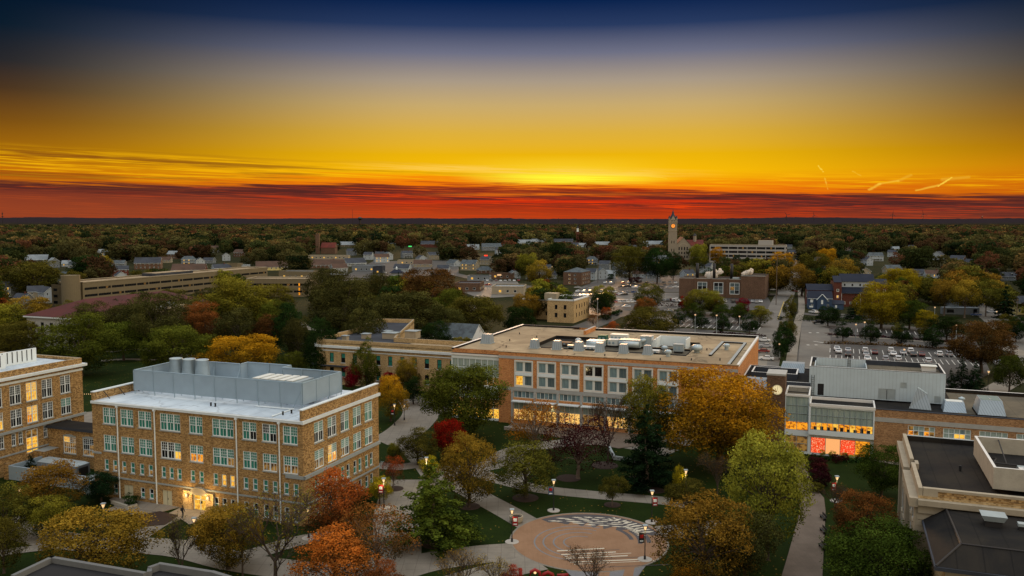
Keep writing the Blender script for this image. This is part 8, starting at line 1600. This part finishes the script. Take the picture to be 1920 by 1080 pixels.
for t, px, py, st, wm, rm in HL2:
    nm, lx, ly = min(LAND, key=lambda q: abs(q[1]-px)+1.6*abs(q[2]-py))
    bk.setdefault(f"{WN[wm]} {'house' if st == 2 else 'cottage'} with {RN[rm]} {('above ' if py < ly else 'below ')+nm}", []).append((px, t))
for k, v in bk.items():
    v.sort(key=lambda q: q[0])
    for i, (_, t) in enumerate(v): t['label'] = k if len(v) == 1 else f'{k}, {ordn(i)} from left'
bk = {}
SHORT = {'cars in the striped bays behind the penthouse': 'in the striped bays behind the penthouse', 'cars beside the union end wall': 'beside the union end wall', 'cars in the upper car park near the bank of houses': 'in the lower row of the upper car park', 'cars in the highest row of the upper car park': 'in the highest row of the upper car park', 'cars parked lengthwise in the upper car park': 'parked lengthwise in the upper car park', 'cars angled along the tree shaded lane': 'angled along the tree shaded lane', 'cars crowded in the pale concrete car park': 'in the pale concrete car park',
 'cars packed at the left of the power plant': 'packed just left of the power plant', 'cars parked in front of the power plant': 'in front of the power plant', 'single cars on lanes around the car parks': 'alone on a lane by the car parks', 'cars by houses near the right hand road': 'by houses near the right road', 'cars driving on the right hand road': 'driving on the right road', 'cars before the long shop row': 'before the long shop row', 'cars along the shopping street': 'along the shopping street'}
for t, px, py, c, g in CARLOG: bk.setdefault(f'{c} car {SHORT[g]}', []).append((px, t))
for k, v in bk.items():
    v.sort(key=lambda q: q[0])
    for i, (_, t) in enumerate(v): t['label'] = k if len(v) == 1 else f'{k}, {ordn(i)} {c if False else "such"} from left'
# ------------------------------------------------------------------ sky, sun, camera
W = bpy.data.worlds.new('World'); SC.world = W; W.use_nodes = True; nt = W.node_tree; nt.nodes.clear(); t = NT(nt)
out = t.new('ShaderNodeOutputWorld'); tc = t.new('ShaderNodeTexCoord').outputs['Generated']
sep = t.new('ShaderNodeSeparateXYZ'); t.l.new(tc, sep.inputs[0]); X, Y, Z = sep.outputs
az = t.m('MULTIPLY', t.m('ARCTAN2', X, Y), 57.2958); el = t.m('MULTIPLY', t.m('ARCSINE', Z), 57.2958)
def ER(stops): return [(e/20, s8(*c)) for e, c in stops]
f = t.m('DIVIDE', el, 20., clamp=True)
# the tilt of the cloud deck: lower towards the right
e2 = t.m('MULTIPLY_ADD', az, .026, el)
center = t.ramp(f, ER([(0, (200, 60, 20)), (1.2, (225, 85, 10)), (2.4, (248, 160, 8)), (3.2, (249, 188, 6)), (4.3, (236, 180, 10)), (5.7, (222, 176, 60)), (7.5, (200, 170, 110)), (9, (170, 154, 134)), (10.8, (110, 112, 132)), (12.5, (40, 58, 96)), (14.2, (0, 30, 74)), (17, (0, 24, 60))]))
side = t.ramp(f, ER([(0, (170, 70, 25)), (1, (190, 85, 15)), (2, (205, 105, 8)), (3, (196, 116, 8)), (4, (165, 105, 8)), (5.7, (122, 78, 18)), (7.5, (72, 50, 30)), (9, (36, 36, 40)), (11, (6, 26, 42)), (14, (0, 16, 40)), (17, (0, 18, 46))]))
sd = t.m('ABSOLUTE', t.m('SUBTRACT', az, 3.))
sf = t.smooth(sd, 7, 35); left = t.smooth(az, -3, -28)
base = t.mix(sf, center, side)
# bright glow round the set sun
gl = t.m('MULTIPLY', t.smooth(sd, 0, 9, 1, 0), t.m('SUBTRACT', 1., t.m('MULTIPLY', t.m('ABSOLUTE', t.m('SUBTRACT', el, 2.9)), .7), clamp=True))
base = t.mix(t.m('MULTIPLY', gl, .6), base, s8(255, 232, 60))
# thin bright and orange streaks above the deck
v1 = t.xyz(t.m('MULTIPLY', az, .055), t.m('MULTIPLY', e2, 2.2), 3.); n1 = t.noise(v1, 1.6, 6, .62, .35)
v2 = t.xyz(t.m('MULTIPLY', az, .14), t.m('MULTIPLY', e2, 6.), 7.); n2 = t.noise(v2, 1.5, 5, .6, .5)
band = t.m('MULTIPLY', t.smooth(t.m('ADD', e2, t.m('MULTIPLY', left, 1.0)), 2.2, 2.7), t.smooth(e2, 3.0, 3.75, 1, 0))
base = t.mix(t.m('MULTIPLY', t.m('MULTIPLY', band, t.smooth(n2, .42, .66)), .7), base, s8(255, 190, 10))
base = t.mix(t.m('MULTIPLY', t.m('MULTIPLY', band, t.smooth(n1, .45, .62)), t.smooth(az, 6, -22, 0, .7)), base, s8(122, 62, 18))
# the deck itself
edge = t.m('ADD', t.m('ADD', e2, t.m('MULTIPLY', t.m('SUBTRACT', n2, .5), 1.2)), t.m('MULTIPLY_ADD', left, .8, t.m('MULTIPLY', t.m('SUBTRACT', n1, .5), 1.1)))
deck = t.smooth(edge, 2.4, 2.0)
dark = t.ramp(t.m('DIVIDE', e2, 3., clamp=True), [(0, s8(182, 66, 24)), (.28, s8(164, 50, 20)), (.5, s8(128, 44, 28)), (.72, s8(92, 36, 28)), (.95, s8(110, 44, 22))])
dside = t.ramp(t.m('DIVIDE', e2, 3., clamp=True), [(0, s8(146, 64, 36)), (.3, s8(126, 54, 36)), (.55, s8(96, 46, 38)), (.75, s8(84, 44, 38)), (.95, s8(116, 60, 24))])
dk = t.mix(t.smooth(sd, 8, 24), dark, dside)
dk = t.mix(t.m('MULTIPLY', t.smooth(n1, .44, .6), t.smooth(e2, .5, 1.5, 0, .75)), dk, s8(74, 36, 36))
red = t.m('MULTIPLY', t.smooth(n2, .53, .64), t.m('MULTIPLY', t.smooth(e2, .7, 1.2), t.smooth(sd, 4, 34, 1, .4)))
dk = t.mix(red, dk, s8(236, 66, 12))
v3 = t.xyz(t.m('MULTIPLY', az, .22), t.m('MULTIPLY', e2, 15.), 11.); n3 = t.noise(v3, 1.0, 4, .6, .3)
dk = t.mix(t.m('MULTIPLY', t.smooth(n3, .5, .62), .55), dk, t.mix(sf, s8(214, 62, 16), s8(168, 72, 34)))
dk = t.mix(t.m('MULTIPLY', t.smooth(n3, .5, .38), t.smooth(e2, .5, 1.3, 0, .5)), dk, s8(70, 34, 34))
fire = t.m('MULTIPLY', t.smooth(sd, 2, 11, 1, 0), t.m('MULTIPLY', t.smooth(t.m('ABSOLUTE', t.m('SUBTRACT', t.m('ADD', el, t.m('MULTIPLY', t.m('SUBTRACT', n2, .5), .5)), 1.68)), .0, .16, 1, 0), 1.))
dk = t.mix(t.m('MULTIPLY', t.m('MULTIPLY', t.smooth(sd, 5, 16, 1, 0), t.smooth(el, 1.72, 1.9)), .85), dk, t.mix(t.smooth(n3, .38, .6), s8(176, 44, 6), s8(240, 92, 2)))
fire2 = t.m('MULTIPLY', t.smooth(sd, 4, 16, 1, 0), t.smooth(t.m('ABSOLUTE', t.m('SUBTRACT', t.m('ADD', el, t.m('MULTIPLY', t.m('SUBTRACT', n3, .5), .25)), 1.2)), .0, .17, 1, 0)); dk = t.mix(t.m('MULTIPLY', fire2, .6), dk, s8(236, 50, 2))
dk = t.mix(t.m('MULTIPLY', fire, .95), dk, s8(255, 122, 10))
base = t.mix(t.m('MULTIPLY', t.smooth(edge, 3.0, 2.3), .75), base, t.mix(sf, s8(244, 112, 8), s8(190, 96, 12)))
core = t.m('MULTIPLY', t.m('MULTIPLY', t.smooth(t.m('ABSOLUTE', t.m('SUBTRACT', az, 3.6)), 0, 8, 1, 0), t.smooth(t.m('ABSOLUTE', t.m('SUBTRACT', el, 2.72)), .12, .5, 1, 0)), t.smooth(n3, .35, .55, .45, 1.)); base = t.mix(core, base, s8(255, 250, 56))
pale = t.m('MULTIPLY', t.m('MULTIPLY', t.smooth(t.m('ABSOLUTE', t.m('SUBTRACT', az, 1.)), 4, 14, 1, 0), t.m('MULTIPLY', t.smooth(e2, 3.0, 3.15), t.smooth(e2, 3.35, 3.7, 1, 0))), t.smooth(n2, .35, .6)); base = t.mix(t.m('MULTIPLY', pale, .55), base, s8(255, 212, 100))
base = t.mix(deck, base, dk)
# dark ragged line at the top edge of the deck, thicker to the right
ln = t.m('MULTIPLY', t.smooth(t.m('ABSOLUTE', t.m('SUBTRACT', edge, 1.95)), .0, .42, 1, 0), t.smooth(n1, .3, .5)); base = t.mix(t.m('MULTIPLY', ln, .62), base, s8(78, 36, 32))
# a few contrail shreds on the right
for (a0, e0, a1, e1, w, k) in [(19.6, 3.35, 19.9, 3.0, .02, .8), (20.0, 2.6, 20.2, 1.9, .02, .4), (22.6, 1.85, 23.2, 2.2, .05, .5), (23.1, 2.2, 24.2, 2.35, .04, .45), (24.2, 2.35, 24.9, 2.7, .06, .22), (25.2, 1.75, 26.4, 2.05, .035, .5), (26.4, 2.0, 27.1, 2.5, .022, .8), (26.6, 2.4, 28.0, 2.5, .06, .25), (21.6, 3.0, 22.1, 2.7, .03, .3), (8.4, 2.95, 10.2, 2.7, .03, .55)]:
    dx, dy = a1-a0, e1-e0; L2 = dx*dx+dy*dy
    h = t.m('DIVIDE', t.m('ADD', t.m('MULTIPLY', t.m('SUBTRACT', az, a0), dx), t.m('MULTIPLY', t.m('SUBTRACT', el, e0), dy)), L2, clamp=True)
    ex = t.m('SUBTRACT', t.m('SUBTRACT', az, a0), t.m('MULTIPLY', h, dx)); ey = t.m('SUBTRACT', t.m('SUBTRACT', el, e0), t.m('MULTIPLY', h, dy))
    ds = t.m('SQRT', t.m('ADD', t.m('MULTIPLY', ex, ex), t.m('MULTIPLY', ey, ey))); ds = t.m('MULTIPLY_ADD', t.m('SUBTRACT', n2, .5), .25, ds)
    base = t.mix(t.m('MULTIPLY', t.smooth(ds, 0, w*2.2, 1, 0), k), base, s8(255, 215, 70))
# unseen rest of the sky, added as fill: strong overhead, warm from the right
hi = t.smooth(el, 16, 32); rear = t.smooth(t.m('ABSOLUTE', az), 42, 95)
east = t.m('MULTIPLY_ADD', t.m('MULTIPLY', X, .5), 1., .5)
dome = t.mix(east, (.16, .15, .15), (1.9, 1.45, .92)); top_fill = (1.22, 1.27, 1.32)
g2 = t.mix(t.smooth(el, 15, 65), dome, top_fill)
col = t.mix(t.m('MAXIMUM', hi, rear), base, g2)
col = t.mix(t.smooth(el, -1.5, -.2, 1, 0), col, (.03, .02, .02))
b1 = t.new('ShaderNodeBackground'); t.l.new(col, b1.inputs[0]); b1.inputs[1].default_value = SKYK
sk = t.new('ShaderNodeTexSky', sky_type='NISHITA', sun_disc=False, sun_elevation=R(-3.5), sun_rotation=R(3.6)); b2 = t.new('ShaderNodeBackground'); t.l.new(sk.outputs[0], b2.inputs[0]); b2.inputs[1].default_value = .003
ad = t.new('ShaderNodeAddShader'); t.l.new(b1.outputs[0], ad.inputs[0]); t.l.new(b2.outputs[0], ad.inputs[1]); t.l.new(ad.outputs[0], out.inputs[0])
sl = bpy.data.lights.new('sun', 'SUN'); sl.energy = 1.3; sl.angle = R(10); sl.color = (1, .55, .25); s = link('sun', sl); sdv = Vector((math.sin(R(3.6))*math.cos(R(4)), math.cos(R(3.6))*math.cos(R(4)), math.sin(R(4)))); s.rotation_euler = sdv.to_track_quat('Z', 'Y').to_euler()
cd = bpy.data.cameras.new('camera'); cam = link('camera', cd, None, (0, 0, CH)); cam.rotation_euler = (math.pi/2-CP, 0, 0); cd.sensor_width = 36; cd.lens = 36*CF/1920; cd.clip_end = 40000; cd.clip_start = .5; SC.camera = cam
vs = SC.view_settings; vs.view_transform = 'Standard'; vs.look = 'None'; vs.gamma = 1; vs.exposure = 0
SC.cycles.max_bounces = 4; SC.cycles.diffuse_bounces = 2; SC.cycles.glossy_bounces = 2; SC.cycles.transparent_max_bounces = 6; SC.cycles.caustics_reflective = False; SC.cycles.caustics_refractive = False; SC.cycles.use_denoising = True
